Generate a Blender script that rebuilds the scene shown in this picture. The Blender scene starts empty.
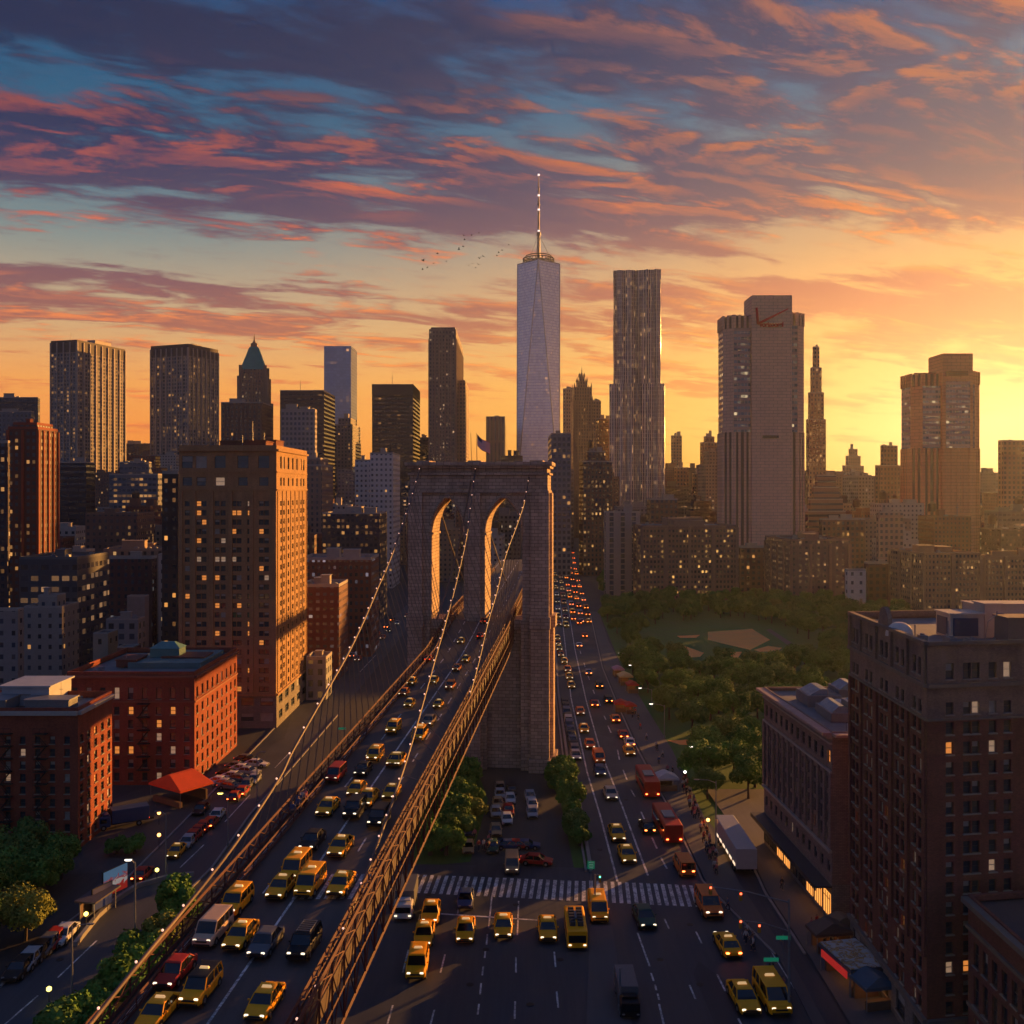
import bpy, bmesh, math, random
from mathutils import Vector, Matrix, noise as mnoise
R = math.radians
scene = bpy.context.scene
COL = scene.collection
# ---------------------------------------------------------------- camera
F = 983.0; HZ = 490.0; CH = 56.0          # focal length in pixels, horizon row, camera height
cd = bpy.data.cameras.new('camera'); cam = bpy.data.objects.new('camera', cd); COL.objects.link(cam)
cd.sensor_width = 36; cd.lens = 36*F/1024; cd.shift_y = (HZ-512)/1024
cd.clip_start = 0.5; cd.clip_end = 30000
cam.location = (0, 0, CH); cam.rotation_euler = (R(90), 0, 0)
scene.camera = cam
scene.view_settings.view_transform = 'Standard'; scene.view_settings.look = 'None'
scene.view_settings.exposure = 1.45; scene.view_settings.gamma = 1
scene.cycles.use_denoising = True
scene.cycles.max_bounces = 6; scene.cycles.volume_bounces = 0
scene.cycles.caustics_reflective = False; scene.cycles.caustics_refractive = False
scene.cycles.sample_clamp_indirect = 4

def srgb(r, g, b):
    f = lambda c: (c/255)/12.92 if c/255 <= .04045 else ((c/255+.055)/1.055)**2.4
    return (f(r), f(g), f(b), 1)
# ---------------------------------------------------------------- node helper
class NT:
    def __init__(s, nt): s.nt = nt; s.n = nt.nodes; s.l = nt.links
    def new(s, t, **kw):
        nd = s.n.new(t)
        for k, v in kw.items(): setattr(nd, k, v)
        return nd
    def put(s, sock, v):
        if isinstance(v, bpy.types.NodeSocket): s.l.new(v, sock)
        else:
            if hasattr(sock.default_value, '__len__') and not hasattr(v, '__len__'): v = (v,)*len(sock.default_value)
            if hasattr(sock.default_value, '__len__') and len(sock.default_value) == 3 and len(v) == 4: v = v[:3]
            sock.default_value = v
    def m(s, op, a, b=None, c=None, clamp=False):
        nd = s.new('ShaderNodeMath', operation=op, use_clamp=clamp)
        s.put(nd.inputs[0], a)
        if b is not None: s.put(nd.inputs[1], b)
        if c is not None: s.put(nd.inputs[2], c)
        return nd.outputs[0]
    def v(s, op, a, b=None, out=0):
        nd = s.new('ShaderNodeVectorMath', operation=op)
        s.put(nd.inputs[0], a)
        if b is not None: s.put(nd.inputs[3 if op == 'SCALE' else 1], b)
        return nd.outputs[out]
    def mix(s, f, a, b, blend='MIX'):
        nd = s.new('ShaderNodeMix', data_type='RGBA', blend_type=blend)
        s.put(nd.inputs[0], f); s.put(nd.inputs[6], a); s.put(nd.inputs[7], b)
        return nd.outputs[2]
    def ramp(s, f, stops, interp='LINEAR'):
        nd = s.new('ShaderNodeValToRGB'); cr = nd.color_ramp; cr.interpolation = interp
        while len(cr.elements) > 1: cr.elements.remove(cr.elements[-1])
        for i, (p, c) in enumerate(stops):
            e = cr.elements[0] if i == 0 else cr.elements.new(p)
            e.position = p; e.color = c if len(c) == 4 else (*c, 1)
        s.put(nd.inputs[0], f); return nd.outputs[0]
    def mr(s, v, a, b, c=0, d=1, smooth=True):
        nd = s.new('ShaderNodeMapRange', interpolation_type='SMOOTHSTEP' if smooth else 'LINEAR')
        for i, x in enumerate((v, a, b, c, d)): s.put(nd.inputs[i], x)
        return nd.outputs[0]
    def noise(s, vec, scale, detail=4, rough=.5, dist=0, out=0):
        nd = s.new('ShaderNodeTexNoise')
        if vec is not None: s.put(nd.inputs['Vector'], vec)
        s.put(nd.inputs['Scale'], scale); s.put(nd.inputs['Detail'], detail)
        s.put(nd.inputs['Roughness'], rough); s.put(nd.inputs['Distortion'], dist)
        return nd.outputs[out]
    def xyz(s, v):
        nd = s.new('ShaderNodeSeparateXYZ'); s.put(nd.inputs[0], v); return nd.outputs
    def comb(s, x, y, z):
        nd = s.new('ShaderNodeCombineXYZ')
        for i, q in enumerate((x, y, z)): s.put(nd.inputs[i], q)
        return nd.outputs[0]
# ---------------------------------------------------------------- world: dusk sky
SUN_AZ, SUN_EL = 44.0, 6.5
world = bpy.data.worlds.new('World'); scene.world = world; world.use_nodes = True
def build_world():
    t = NT(world.node_tree); t.n.clear()
    out = t.new('ShaderNodeOutputWorld'); bg = t.new('ShaderNodeBackground')
    tc = t.new('ShaderNodeTexCoord'); d = t.v('NORMALIZE', tc.outputs['Generated'])
    dx, dy, dz = t.xyz(d)
    # sky seen from the camera: t = tangent of elevation
    hor = t.m('SQRT', t.m('MAXIMUM', t.m('SUBTRACT', 1, t.m('MULTIPLY', dz, dz)), .0001))
    el = t.m('DIVIDE', dz, hor)
    hx = t.m('DIVIDE', dx, hor); hy = t.m('DIVIDE', dy, hor)
    ga = R(27)
    sx = t.m('ADD', t.m('MULTIPLY', hx, math.sin(ga)), t.m('MULTIPLY', hy, math.cos(ga)))   # cos of azimuth from the glow
    ang = t.m('ARCCOSINE', t.m('MINIMUM', t.m('MAXIMUM', sx, -1), 1))
    sd_ = t.m('SUBTRACT', t.m('MULTIPLY', hx, math.cos(ga)), t.m('MULTIPLY', hy, math.sin(ga)))   # > 0 right of the glow: the bright side reaches on there
    ang = t.m('MULTIPLY', ang, t.mr(sd_, -.05, .5, 1, .8))
    near = t.m('POWER', t.mr(ang, 1.0, .0), 1.35)                                  # 0 left .. 1 right in the frame
    S = srgb
    left = t.ramp(el, [(0, S(226,128,56)), (.05, S(240,152,72)), (.10, S(240,170,92)), (.165, S(208,178,136)), (.24, S(140,160,155)),
                       (.33, S(44,122,150)), (.5, S(6,84,130)), (.9, S(40,70,110))])
    right = t.ramp(el, [(0, S(255,190,78)), (.06, S(255,214,108)), (.12, S(255,206,108)), (.2, S(250,182,104)), (.29, S(200,175,140)),
                        (.38, S(70,136,158)), (.5, S(14,92,140)), (.9, S(45,75,115))])
    clear = t.mix(near, left, right)
    # clouds on a plane overhead
    k = t.m('DIVIDE', 1.0, t.m('ADD', t.m('MAXIMUM', dz, 0), .10))
    px = t.m('MULTIPLY', dx, k); py = t.m('MULTIPLY', dy, k)
    rx = t.m('ADD', t.m('MULTIPLY', px, .93), t.m('MULTIPLY', py, .36))
    ry = t.m('SUBTRACT', t.m('MULTIPLY', py, .93), t.m('MULTIPLY', px, .36))
    def cl(ox, oy, stretch, sc, det=7, rough=.58, dist=.5):
        P = t.comb(t.m('MULTIPLY', t.m('ADD', rx, ox), stretch), t.m('ADD', ry, oy), 0)
        return t.noise(P, sc, det, rough, dist)
    big = cl(CLX, CLY, .42, 1.15, 3, .5, .3)
    mid = cl(CLX+3, CLY+1, .46, 4.6, 9, .60, .45)
    mid2 = cl(CLX+3-.025, CLY+1-.035, .46, 4.6, 9, .60, .45)      # the same clouds a step towards the sun
    fine = cl(CLX+7, CLY+5, .42, 13, 8, .63, .5)
    patch = cl(CLX+PX, CLY+PY, .45, 1.5, 2, .5, .3)
    cov = t.m('ADD', t.m('ADD', t.m('MULTIPLY', big, .62), t.m('MULTIPLY', mid, .90)), t.m('MULTIPLY', fine, .42))
    bias = t.ramp(el, [(0, (.30,)*3), (.06, (.44,)*3), (.13, (.52,)*3), (.17, (.62,)*3), (.20, (.56,)*3), (.22, (.44,)*3), (.25, (.64,)*3), (.30, (.70,)*3), (.34, (.64,)*3), (.39, (.56,)*3), (.45, (.60,)*3), (.56, (.60,)*3), (.8, (.5,)*3)])
    cov = t.m('ADD', cov, t.m('MULTIPLY', t.m('SUBTRACT', bias, .5), .9))
    cov = t.m('SUBTRACT', cov, .045)
    mask = t.mr(cov, .90, 1.06)
    thick = t.mr(cov, 1.0, 1.22)
    shade = t.mix(near,
        t.ramp(el, [(0, S(222,124,62)), (.1, S(214,126,84)), (.18, S(140,92,98)), (.25, S(100,78,104)), (.32, S(44,58,100)), (.40, S(10,48,88)), (.54, S(0,38,76))]),
        t.ramp(el, [(0, S(255,180,75)), (.1, S(250,165,86)), (.2, S(205,120,90)), (.28, S(118,92,112)), (.35, S(58,82,120)), (.44, S(26,70,112)), (.55, S(6,54,98))]))
    lit = t.mix(near,
        t.ramp(el, [(0, S(244,140,62)), (.1, S(248,150,82)), (.2, S(248,138,82)), (.28, S(246,112,80)), (.34, S(216,96,84)), (.40, S(100,66,90)), (.48, S(40,56,90))]),
        t.ramp(el, [(0, S(255,205,92)), (.1, S(255,196,96)), (.2, S(255,164,74)), (.28, S(255,142,74)), (.36, S(255,136,84)), (.44, S(255,134,90)), (.55, S(255,128,92))]))
    grad = t.m('SUBTRACT', mid, mid2)
    l1 = t.mr(t.m('ADD', grad, t.m('MULTIPLY', t.m('SUBTRACT', fine, .5), .42)), -.03, .12)
    l1 = t.m('MULTIPLY', l1, t.mr(patch, PA, PB))
    l1 = t.m('MULTIPLY', l1, t.mr(thick, 1, .2, .35, 1))
    l1 = t.m('MULTIPLY', l1, t.mr(t.m('SUBTRACT', patch, t.mr(el, .33, .45, 0, .13)), .36, .52))
    cloud = t.mix(l1, shade, lit)
    wisp = t.m('MULTIPLY', t.mr(fine, .5, .72), .35)
    col = t.mix(t.m('MAXIMUM', t.m('MULTIPLY', mask, .96), t.m('MULTIPLY', wisp, t.mr(el, .02, .1))), clear, cloud)
    col = t.mix(1, col, t.ramp(el, [(0, (1.0, .86, .72)), (.12, (.97, .85, .74)), (.2, (.84, .80, .80)), (.27, (.68, .66, .72)), (.35, (.46, .56, .68)), (.5, (.40, .56, .72)), (.7, (.9, .9, .9))]), 'MULTIPLY')
    # glow round the low sun
    gel = t.m('SUBTRACT', el, .045)
    gr = t.m('SQRT', t.m('ADD', t.m('MULTIPLY', ang, ang), t.m('MULTIPLY', t.m('MULTIPLY', gel, gel), 3)))
    g = t.m('MULTIPLY', t.m('POWER', t.mr(gr, .50, 0, smooth=False), 3), 1.25)
    col = t.mix(1, col, t.mix(g, (0, 0, 0, 1), (.52, .36, .22, 1)), 'ADD')
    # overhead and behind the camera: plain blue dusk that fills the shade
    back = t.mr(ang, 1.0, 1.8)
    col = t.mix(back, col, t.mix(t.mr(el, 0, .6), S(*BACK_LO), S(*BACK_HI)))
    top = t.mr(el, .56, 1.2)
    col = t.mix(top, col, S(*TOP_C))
    # the physical dusk sky adds its own share
    sky = t.new('ShaderNodeTexSky', sky_type='NISHITA'); sky.sun_disc = False
    sky.sun_elevation = R(SUN_EL); sky.sun_rotation = R(SUN_AZ)
    skc = t.v('SCALE', sky.outputs[0], .0025)
    col = t.mix(1, col, skc, 'ADD')
    col = t.mix(t.mr(el, -.02, -.001), S(60, 50, 50), col)
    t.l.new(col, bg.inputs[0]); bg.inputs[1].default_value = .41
    t.l.new(bg.outputs[0], out.inputs[0])
CLX, CLY, PX, PY, PA, PB = 12.4, 77.7, 11.0, -4.0, .34, .52
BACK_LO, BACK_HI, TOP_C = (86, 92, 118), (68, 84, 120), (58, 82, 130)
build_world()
sd = bpy.data.lights.new('sun', 'SUN'); sun = bpy.data.objects.new('sun', sd); COL.objects.link(sun)
sd.energy = 3.9; sd.angle = R(.6); sd.color = (1, .43, .09)
sv = Vector((math.sin(R(SUN_AZ))*math.cos(R(SUN_EL)), math.cos(R(SUN_AZ))*math.cos(R(SUN_EL)), math.sin(R(SUN_EL))))
sun.rotation_euler = sv.to_track_quat('Z', 'Y').to_euler()
# ---------------------------------------------------------------- geometry helpers
def U(px, py, d):                                      # the point seen at a pixel, d metres ahead
    return Vector(((px-512)/F*d, d, CH-(py-HZ)/F*d))
def G(px, py, z=0.0):                                  # the ground point (height z) seen at a pixel
    d = (CH-z)*F/(py-HZ); return Vector(((px-512)/F*d, d, z))
class MB:
    def __init__(s): s.v = []; s.f = []; s.uv = []; s.mi = []
    def quad(s, pts, mi=0, uv=None):
        i = len(s.v); s.v += [tuple(p) for p in pts]; s.f.append(tuple(range(i, i+len(pts)))); s.mi.append(mi)
        if uv is None:
            a = Vector(pts[0]); e = (Vector(pts[1])-a)
            n = (Vector(pts[1])-a).cross(Vector(pts[-1])-a)
            if n.length > 1e-9 and abs(n.normalized().z) < .6:
                n.z = 0; n.normalize(); h = Vector((-n.y, n.x, 0))
                uv = [(Vector(p).dot(h), p[2]) for p in pts]
            else: uv = [(p[0], p[1]) for p in pts]
        s.uv += [tuple(q) for q in uv]
    def box(s, c, sz, rz=0, mi=0, bottom=True):
        hx, hy, hz = sz[0]/2, sz[1]/2, sz[2]/2; ca, sa = math.cos(rz), math.sin(rz)
        P = lambda x, y, z: (c[0]+x*ca-y*sa, c[1]+x*sa+y*ca, c[2]+z)
        s.prism([P(-hx, -hy, 0)[:2], P(hx, -hy, 0)[:2], P(hx, hy, 0)[:2], P(-hx, hy, 0)[:2]], c[2]-hz, c[2]+hz, mi, bottom=bottom)
    def prism(s, poly, z0, z1, mi=0, top=True, bottom=False, mtop=None, per=None):
        # counter-clockwise footprint, vertical walls; u runs along the wall
        u = 0; n = len(poly)
        for i in range(n):
            a, b = poly[i], poly[(i+1) % n]; L = math.hypot(b[0]-a[0], b[1]-a[1])
            s.quad([(a[0], a[1], z0), (b[0], b[1], z0), (b[0], b[1], z1), (a[0], a[1], z1)], mi,
                   [(0, z0), (L, z0), (L, z1), (0, z1)])
        if top: s.quad([(p[0], p[1], z1) for p in poly], mi if mtop is None else mtop)
        if bottom: s.quad([(p[0], p[1], z0) for p in reversed(poly)], mi)
    def loft(s, rings, mi=0, caps=True, closed=True):
        base = len(s.v); n = len(rings[0])
        for r in rings: s.v += [tuple(p) for p in r]
        for k in range(len(rings)-1):
            for i in range(n if closed else n-1):
                j = (i+1) % n; a = base+k*n
                s.f.append((a+i, a+j, a+n+j, a+n+i)); s.mi.append(mi)
                s.uv += [(i, k), (i+1, k), (i+1, k+1), (i, k+1)]
        if caps:
            s.f.append(tuple(base+i for i in reversed(range(n)))); s.mi.append(mi); s.uv += [(0, 0)]*n
            a = base+(len(rings)-1)*n
            s.f.append(tuple(a+i for i in range(n))); s.mi.append(mi); s.uv += [(0, 0)]*n
    def tube(s, pts, r, n=6, mi=0):
        pts = [Vector(p) for p in pts]; rings = []
        for i, p in enumerate(pts):
            t = (pts[min(i+1, len(pts)-1)]-pts[max(i-1, 0)]).normalized()
            a = t.cross(Vector((0, 0, 1)) if abs(t.z) < .95 else Vector((1, 0, 0))).normalized(); b = a.cross(t)
            rr = r[i] if hasattr(r, '__len__') else r
            rings.append([p+(a*math.cos(q*2*math.pi/n)+b*math.sin(q*2*math.pi/n))*rr for q in range(n)])
        s.loft(rings, mi)
    def cyl(s, c, r, h, n=12, r2=None, mi=0):
        s.loft([[(c[0]+r*math.cos(2*math.pi*i/n), c[1]+r*math.sin(2*math.pi*i/n), c[2]) for i in range(n)],
                [(c[0]+(r2 if r2 is not None else r)*math.cos(2*math.pi*i/n), c[1]+(r2 if r2 is not None else r)*math.sin(2*math.pi*i/n), c[2]+h) for i in range(n)]], mi)
    def mesh(s, name, mats, smooth=False):
        me = bpy.data.meshes.new(name); me.from_pydata(s.v, [], s.f)
        for m in (mats if isinstance(mats, (list, tuple)) else [mats]): me.materials.append(m)
        me.polygons.foreach_set('material_index', s.mi)
        uvl = me.uv_layers.new(name='UVMap'); uvl.data.foreach_set('uv', [c for q in s.uv for c in q])
        if smooth: me.polygons.foreach_set('use_smooth', [True]*len(s.f))
        me.update(); return me
    def build(s, name, mats, parent=None, loc=None, smooth=False):
        o = bpy.data.objects.new(name, s.mesh(name, mats, smooth)); COL.objects.link(o)
        if parent is not None: o.parent = parent
        if loc is not None: o.location = loc
        return o
def tag(o, label=None, cat=None, group=None, kind=None):
    if label: o['label'] = label
    if cat: o['category'] = cat
    if group: o['group'] = group
    if kind: o['kind'] = kind
    return o
def thing(name, label, cat, loc=(0, 0, 0), rz=0, group=None):
    o = bpy.data.objects.new(name, None); COL.objects.link(o); o.location = loc; o.rotation_euler = (0, 0, rz)
    o.empty_display_size = .2
    return tag(o, label, cat, group)
def copy_tree(o, parent=None):
    c = o.copy(); COL.objects.link(c)
    if parent is not None: c.parent = parent
    for ch in list(KIDS(o)): copy_tree(ch, c)
    return c
_kids = {}
def KIDS(o):
    if o.name not in _kids: _kids[o.name] = list(o.children)
    return _kids[o.name]
def inst(mesh, name, parent=None, loc=(0, 0, 0), rz=0, scale=None):
    o = bpy.data.objects.new(name, mesh); COL.objects.link(o)
    if parent is not None: o.parent = parent
    o.location = loc; o.rotation_euler = (0, 0, rz)
    if scale: o.scale = scale
    return o
# ---------------------------------------------------------------- materials
MC = {}
def mat(name, col, rough=.7, metal=0, var=.18, scale=.6, bump=0, spec=.3, emit=None, es=1, coat=0):
    if name in MC: return MC[name]
    m = bpy.data.materials.new(name); m.use_nodes = True; t = NT(m.node_tree); b = m.node_tree.nodes['Principled BSDF']
    tc = t.new('ShaderNodeTexCoord').outputs['Object']
    c = (*col[:3], 1)
    if var:
        n = t.noise(tc, scale, 6, .6); n2 = t.noise(tc, scale*9, 3, .6)
        k = t.m('ADD', t.m('MULTIPLY', n, .7), t.m('MULTIPLY', n2, .3))
        f = t.mr(k, .25, .75, 1-var, 1+var, False)
        t.put(b.inputs['Base Color'], t.v('SCALE', c[:3], f))
        if bump:
            bp = t.new('ShaderNodeBump'); bp.inputs['Strength'].default_value = bump; t.l.new(n2, bp.inputs['Height']); t.l.new(bp.outputs[0], b.inputs['Normal'])
    else: b.inputs['Base Color'].default_value = c
    b.inputs['Roughness'].default_value = rough; b.inputs['Metallic'].default_value = metal
    b.inputs['Specular IOR Level'].default_value = spec; b.inputs['Coat Weight'].default_value = coat
    if emit: b.inputs['Emission Color'].default_value = (*emit[:3], 1); b.inputs['Emission Strength'].default_value = es*.38
    MC[name] = m; return m
def facade(name, wall, glass=(.03, .04, .06), cw=3, ch=3.4, fx=.5, fy=.55, lit=.12, litc=(1, .44, .11), ls=1.2, seed=0, band=0, rough=.75, grough=.12, metal=0, group=1, soft=1.0, ox=.5, pier=0, brick=0, gvar=1, bmp=.5):
    """window grid in metres of wall: u along the wall, v up; a share of the cells glows as lit rooms"""
    if name in MC: return MC[name]
    m = bpy.data.materials.new(name); m.use_nodes = True; t = NT(m.node_tree); b = m.node_tree.nodes['Principled BSDF']
    uv = t.new('ShaderNodeUVMap'); uv.uv_map = 'UVMap'
    u, v, _ = t.xyz(uv.outputs[0])
    nrm = t.new('ShaderNodeNewGeometry'); nz = t.xyz(nrm.outputs['Normal'])[2]
    wallface = t.m('LESS_THAN', t.m('ABSOLUTE', nz), .6)
    cu = t.m('DIVIDE', u, cw); cv = t.m('DIVIDE', v, ch)
    fu = t.m('FRACT', cu); fv = t.m('FRACT', cv)
    iu = t.m('FLOOR', cu); iv = t.m('FLOOR', cv)
    wu = t.m('LESS_THAN', t.m('ABSOLUTE', t.m('SUBTRACT', fu, .5)), fx/2)
    wv = t.m('LESS_THAN', t.m('ABSOLUTE', t.m('SUBTRACT', fv, .5)), fy/2)
    win = t.m('MULTIPLY', t.m('MULTIPLY', wu, wv), wallface)
    obj = t.new('ShaderNodeObjectInfo')
    wn = t.new('ShaderNodeTexWhiteNoise', noise_dimensions='3D')
    gp = t.m('FLOOR', t.m('DIVIDE', iu, group)) if group > 1 else iu
    t.put(wn.inputs[0], t.comb(t.m('ADD', iu, .5), t.m('ADD', iv, .5), t.m('ADD', t.m('MULTIPLY', obj.outputs['Random'], 977), seed+.5)))
    r = wn.outputs[0]; rc = t.xyz(wn.outputs[1])
    # occupied floors come in runs
    run = t.noise(t.comb(t.m('MULTIPLY', cu, .13/group), t.m('MULTIPLY', iv, .83), t.m('MULTIPLY', obj.outputs['Random'], 99)), 1, 2, .5)
    p = t.m('MULTIPLY', t.mr(run, .3, .72, .1, 1.5, False), lit)
    on = t.m('MULTIPLY', t.m('LESS_THAN', r, p), win)
    n = t.noise(uv.outputs[0], .05, 5, .6); n2 = t.noise(uv.outputs[0], 1.3, 3, .6)
    wc = t.v('SCALE', wall[:3], t.mr(t.m('ADD', t.m('MULTIPLY', n, .6), t.m('MULTIPLY', n2, .4)), .25, .75, .75, 1.25, False))
    if brick:
        br = t.new('ShaderNodeTexBrick'); t.put(br.inputs['Vector'], uv.outputs[0])
        br.inputs['Scale'].default_value = brick; br.inputs['Color1'].default_value = (1, 1, 1, 1); br.inputs['Color2'].default_value = (.62, .62, .62, 1)
        br.inputs['Mortar'].default_value = (.5, .5, .5, 1); br.inputs['Mortar Size'].default_value = .015
        wc = t.mix(1, wc, br.outputs[0], 'MULTIPLY')
    if band:
        bd = t.m('LESS_THAN', t.m('FRACT', t.m('DIVIDE', iv, band)), .5/band)
        wc = t.mix(t.m('MULTIPLY', bd, .45), wc, (.02, .02, .025, 1)); 
    gc = t.v('SCALE', glass, t.mr(rc[1], 0, 1, 1-.5*gvar, 1+.7*gvar, False))
    t.put(b.inputs['Base Color'], t.mix(win, wc, gc))
    t.put(b.inputs['Roughness'], t.mr(win, 0, 1, rough, grough, False))
    b.inputs['Metallic'].default_value = 0
    if metal: t.put(b.inputs['Metallic'], t.m('MULTIPLY', win, metal))
    t.put(b.inputs['Specular IOR Level'], t.mr(win, 0, 1, .25, .8, False))
    lc = t.mix(rc[0], (*litc, 1), (litc[0], litc[1]*1.15, litc[2]*1.6, 1))
    t.put(b.inputs['Emission Color'], lc)
    t.put(b.inputs['Emission Strength'], t.m('MULTIPLY', on, t.mr(t.m('POWER', rc[2], 3), 0, 1, .03*ls, .24*ls, False)))
    bp = t.new('ShaderNodeBump'); bp.inputs['Strength'].default_value = bmp; bp.inputs['Distance'].default_value = .25
    t.put(bp.inputs['Height'], t.m('SUBTRACT', 1, win)); t.l.new(bp.outputs[0], b.inputs['Normal'])
    MC[name] = m; return m
def ground_mat(name, col, scale=.15, var=.25, rough=.85, bump=.15, crack=0, patch=0):
    if name in MC: return MC[name]
    m = bpy.data.materials.new(name); m.use_nodes = True; t = NT(m.node_tree); b = m.node_tree.nodes['Principled BSDF']
    P = t.new('ShaderNodeNewGeometry').outputs['Position']
    a = t.noise(P, scale, 6, .6, .4); f = t.noise(P, 6, 3, .7); s = t.noise(t.v('MULTIPLY', P, (1, .06, 1)), 1.6, 3, .5)
    k = t.m('ADD', t.m('ADD', t.m('MULTIPLY', a, .5), t.m('MULTIPLY', f, .25)), t.m('MULTIPLY', s, .25))
    c = t.v('SCALE', col[:3], t.mr(k, .3, .7, 1-var, 1+var, False))
    if patch:
        vo = t.new('ShaderNodeTexVoronoi', feature='F1'); t.put(vo.inputs['Vector'], t.v('MULTIPLY', P, (1, .35, 1))); vo.inputs['Scale'].default_value = .09
        c = t.mix(t.m('MULTIPLY', t.m('GREATER_THAN', t.xyz(vo.outputs['Color'])[0], .78), patch), c, (col[0]*.45, col[1]*.45, col[2]*.5, 1))
    t.put(b.inputs['Base Color'], c)
    t.put(b.inputs['Roughness'], t.mr(a, .3, .7, rough-.18, rough+.05, False)); b.inputs['Specular IOR Level'].default_value = .35
    bp = t.new('ShaderNodeBump'); bp.inputs['Strength'].default_value = bump; bp.inputs['Distance'].default_value = .05
    t.l.new(f, bp.inputs['Height']); t.l.new(bp.outputs[0], b.inputs['Normal'])
    MC[name] = m; return m
ASPH = ground_mat('asphalt', (.052, .057, .068), .1, .42, .72, .2, patch=.5)
ASPHD = ground_mat('deck_asphalt', (.085, .072, .068), .12, .42, .75, .2, patch=.35)
PAVE = ground_mat('pavement', (.10, .095, .095), .2, .22)
CITY = ground_mat('city_ground', (.05, .05, .052), .02, .3)
GRASS = ground_mat('grass_field', (.05, .13, .022), .08, .35, .9, .5)
CLAY = ground_mat('infield_clay', (.95, .36, .09), .15, .12, .95, .2)
def worn_paint():
    m = bpy.data.materials.new('road_paint'); m.use_nodes = True; t = NT(m.node_tree); b = m.node_tree.nodes['Principled BSDF']
    P = t.new('ShaderNodeNewGeometry').outputs['Position']; n = t.noise(P, .5, 5, .7); f = t.noise(P, 5, 4, .7)
    w = t.mr(t.m('ADD', t.m('MULTIPLY', n, .5), t.m('MULTIPLY', f, .5)), .42, .58, 0, .85)
    t.put(b.inputs['Base Color'], t.mix(w, (.78, .76, .72, 1), (.14, .14, .14, 1))); b.inputs['Roughness'].default_value = .7; return m
PAINT = worn_paint()
YPAINT = mat('yellow_paint', (.5, .32, .06), .6, var=.3, scale=3)
CONC = mat('concrete', (.26, .245, .23), .8, var=.2, scale=.5, bump=.1)
ROOF = mat('roof_felt', (.17, .175, .185), .85, var=.3, scale=.25, bump=.1)
ROOFD = mat('roof_tar', (.07, .07, .075), .85, var=.3, scale=.25)
STEEL = mat('galvanised_steel', (.24, .25, .26), .5, .4, .15, 2)
DSTEEL = mat('dark_steel', (.05, .052, .055), .5, .3, .15, 2)
RUST = mat('rust_painted_steel', (.11, .036, .027), .75, 0, .45, 1.2)
LIMEW = mat('limestone_trim', (.36, .32, .28), .8, var=.2, scale=.5)
BULB = mat('warm_bulb', (.9, .8, .6), .4, var=0, emit=(1, .5, .36), es=1.3)
WLAMP = mat('white_lamp', (.9, .9, .8), .4, var=0, emit=(1, .9, .75), es=3)
YLAMP = mat('yellow_lamp', (.9, .8, .3), .4, var=0, emit=(1, .8, .15), es=4)
OLAMP = mat('orange_lamp', (.9, .5, .2), .4, var=0, emit=(1, .38, .08), es=7)
SHOPG = mat('lit_shop_glass', (.5, .3, .1), .3, var=.4, scale=.8, emit=(1, .36, .07), es=1.3)

def sheet(name, pts, m, z=0.0, kind='structure', h=0):
    mb = MB(); P = [(p[0], p[1]) for p in pts]
    area = sum(P[i][0]*P[(i+1) % len(P)][1]-P[(i+1) % len(P)][0]*P[i][1] for i in range(len(P)))
    if area < 0: P.reverse()
    if h: mb.prism(P, z, z+h)
    else: mb.quad([(x, y, z) for x, y in P])
    o = mb.build(name, m); tag(o, kind=kind)
    if len(P) > 4:
        bm = bmesh.new(); bm.from_mesh(o.data); bmesh.ops.triangulate(bm, faces=[f for f in bm.faces if len(f.verts) > 4]); bm.to_mesh(o.data); bm.free()
    return o
def gp(*pix, z=0): return [G(x, y, z) for x, y in pix]
def strip(mb, pts, w, z, dash=None, mi=0):
    """painted line along ground points; dash = (on, off)"""
    pts = [Vector((p[0], p[1], 0)) for p in pts]
    for a, b in zip(pts, pts[1:]):
        L = (b-a).length; t = (b-a)/L; n = Vector((-t.y, t.x, 0))*w/2
        segs = [(0, L)] if not dash else [(s, min(s+dash[0], L)) for s in [k*(dash[0]+dash[1]) for k in range(int(L/(dash[0]+dash[1]))+1)]]
        for s0, s1 in segs:
            p, q = a+t*s0, a+t*s1
            zf = z if not callable(z) else None
            za, zb = (zf, zf) if zf is not None else (z(p.y), z(q.y))
            mb.quad([(*(p-n)[:2], za), (*(q-n)[:2], zb), (*(q+n)[:2], zb), (*(p+n)[:2], za)][::-1] if False else [(*(p+n)[:2], za), (*(p-n)[:2], za), (*(q-n)[:2], zb), (*(q+n)[:2], zb)], mi)
# ---------------------------------------------------------------- haze
HAZE_D = .000055
def build_haze():
    mb = MB(); mb.prism([(-1500, -60), (1500, -60), (1500, 2300), (-1500, 2300)], -1.0, 575, bottom=True)
    m = bpy.data.materials.new('haze_air'); m.use_nodes = True; t = NT(m.node_tree); t.n.clear()
    o = t.new('ShaderNodeOutputMaterial'); v = t.new('ShaderNodeVolumePrincipled')
    v.inputs['Color'].default_value = (.66, .76, .95, 1); v.inputs['Density'].default_value = HAZE_D; v.inputs['Anisotropy'].default_value = .62
    t.l.new(v.outputs[0], o.inputs['Volume'])
    tag(mb.build('haze', m), 'thin warm haze hanging over the whole city', None, None, 'stuff')
build_haze()
# ---------------------------------------------------------------- ground and streets
sheet('ground', [(-1450, -50), (1450, -50), (1450, 2250), (-1450, 2250)], CITY, 0)
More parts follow.
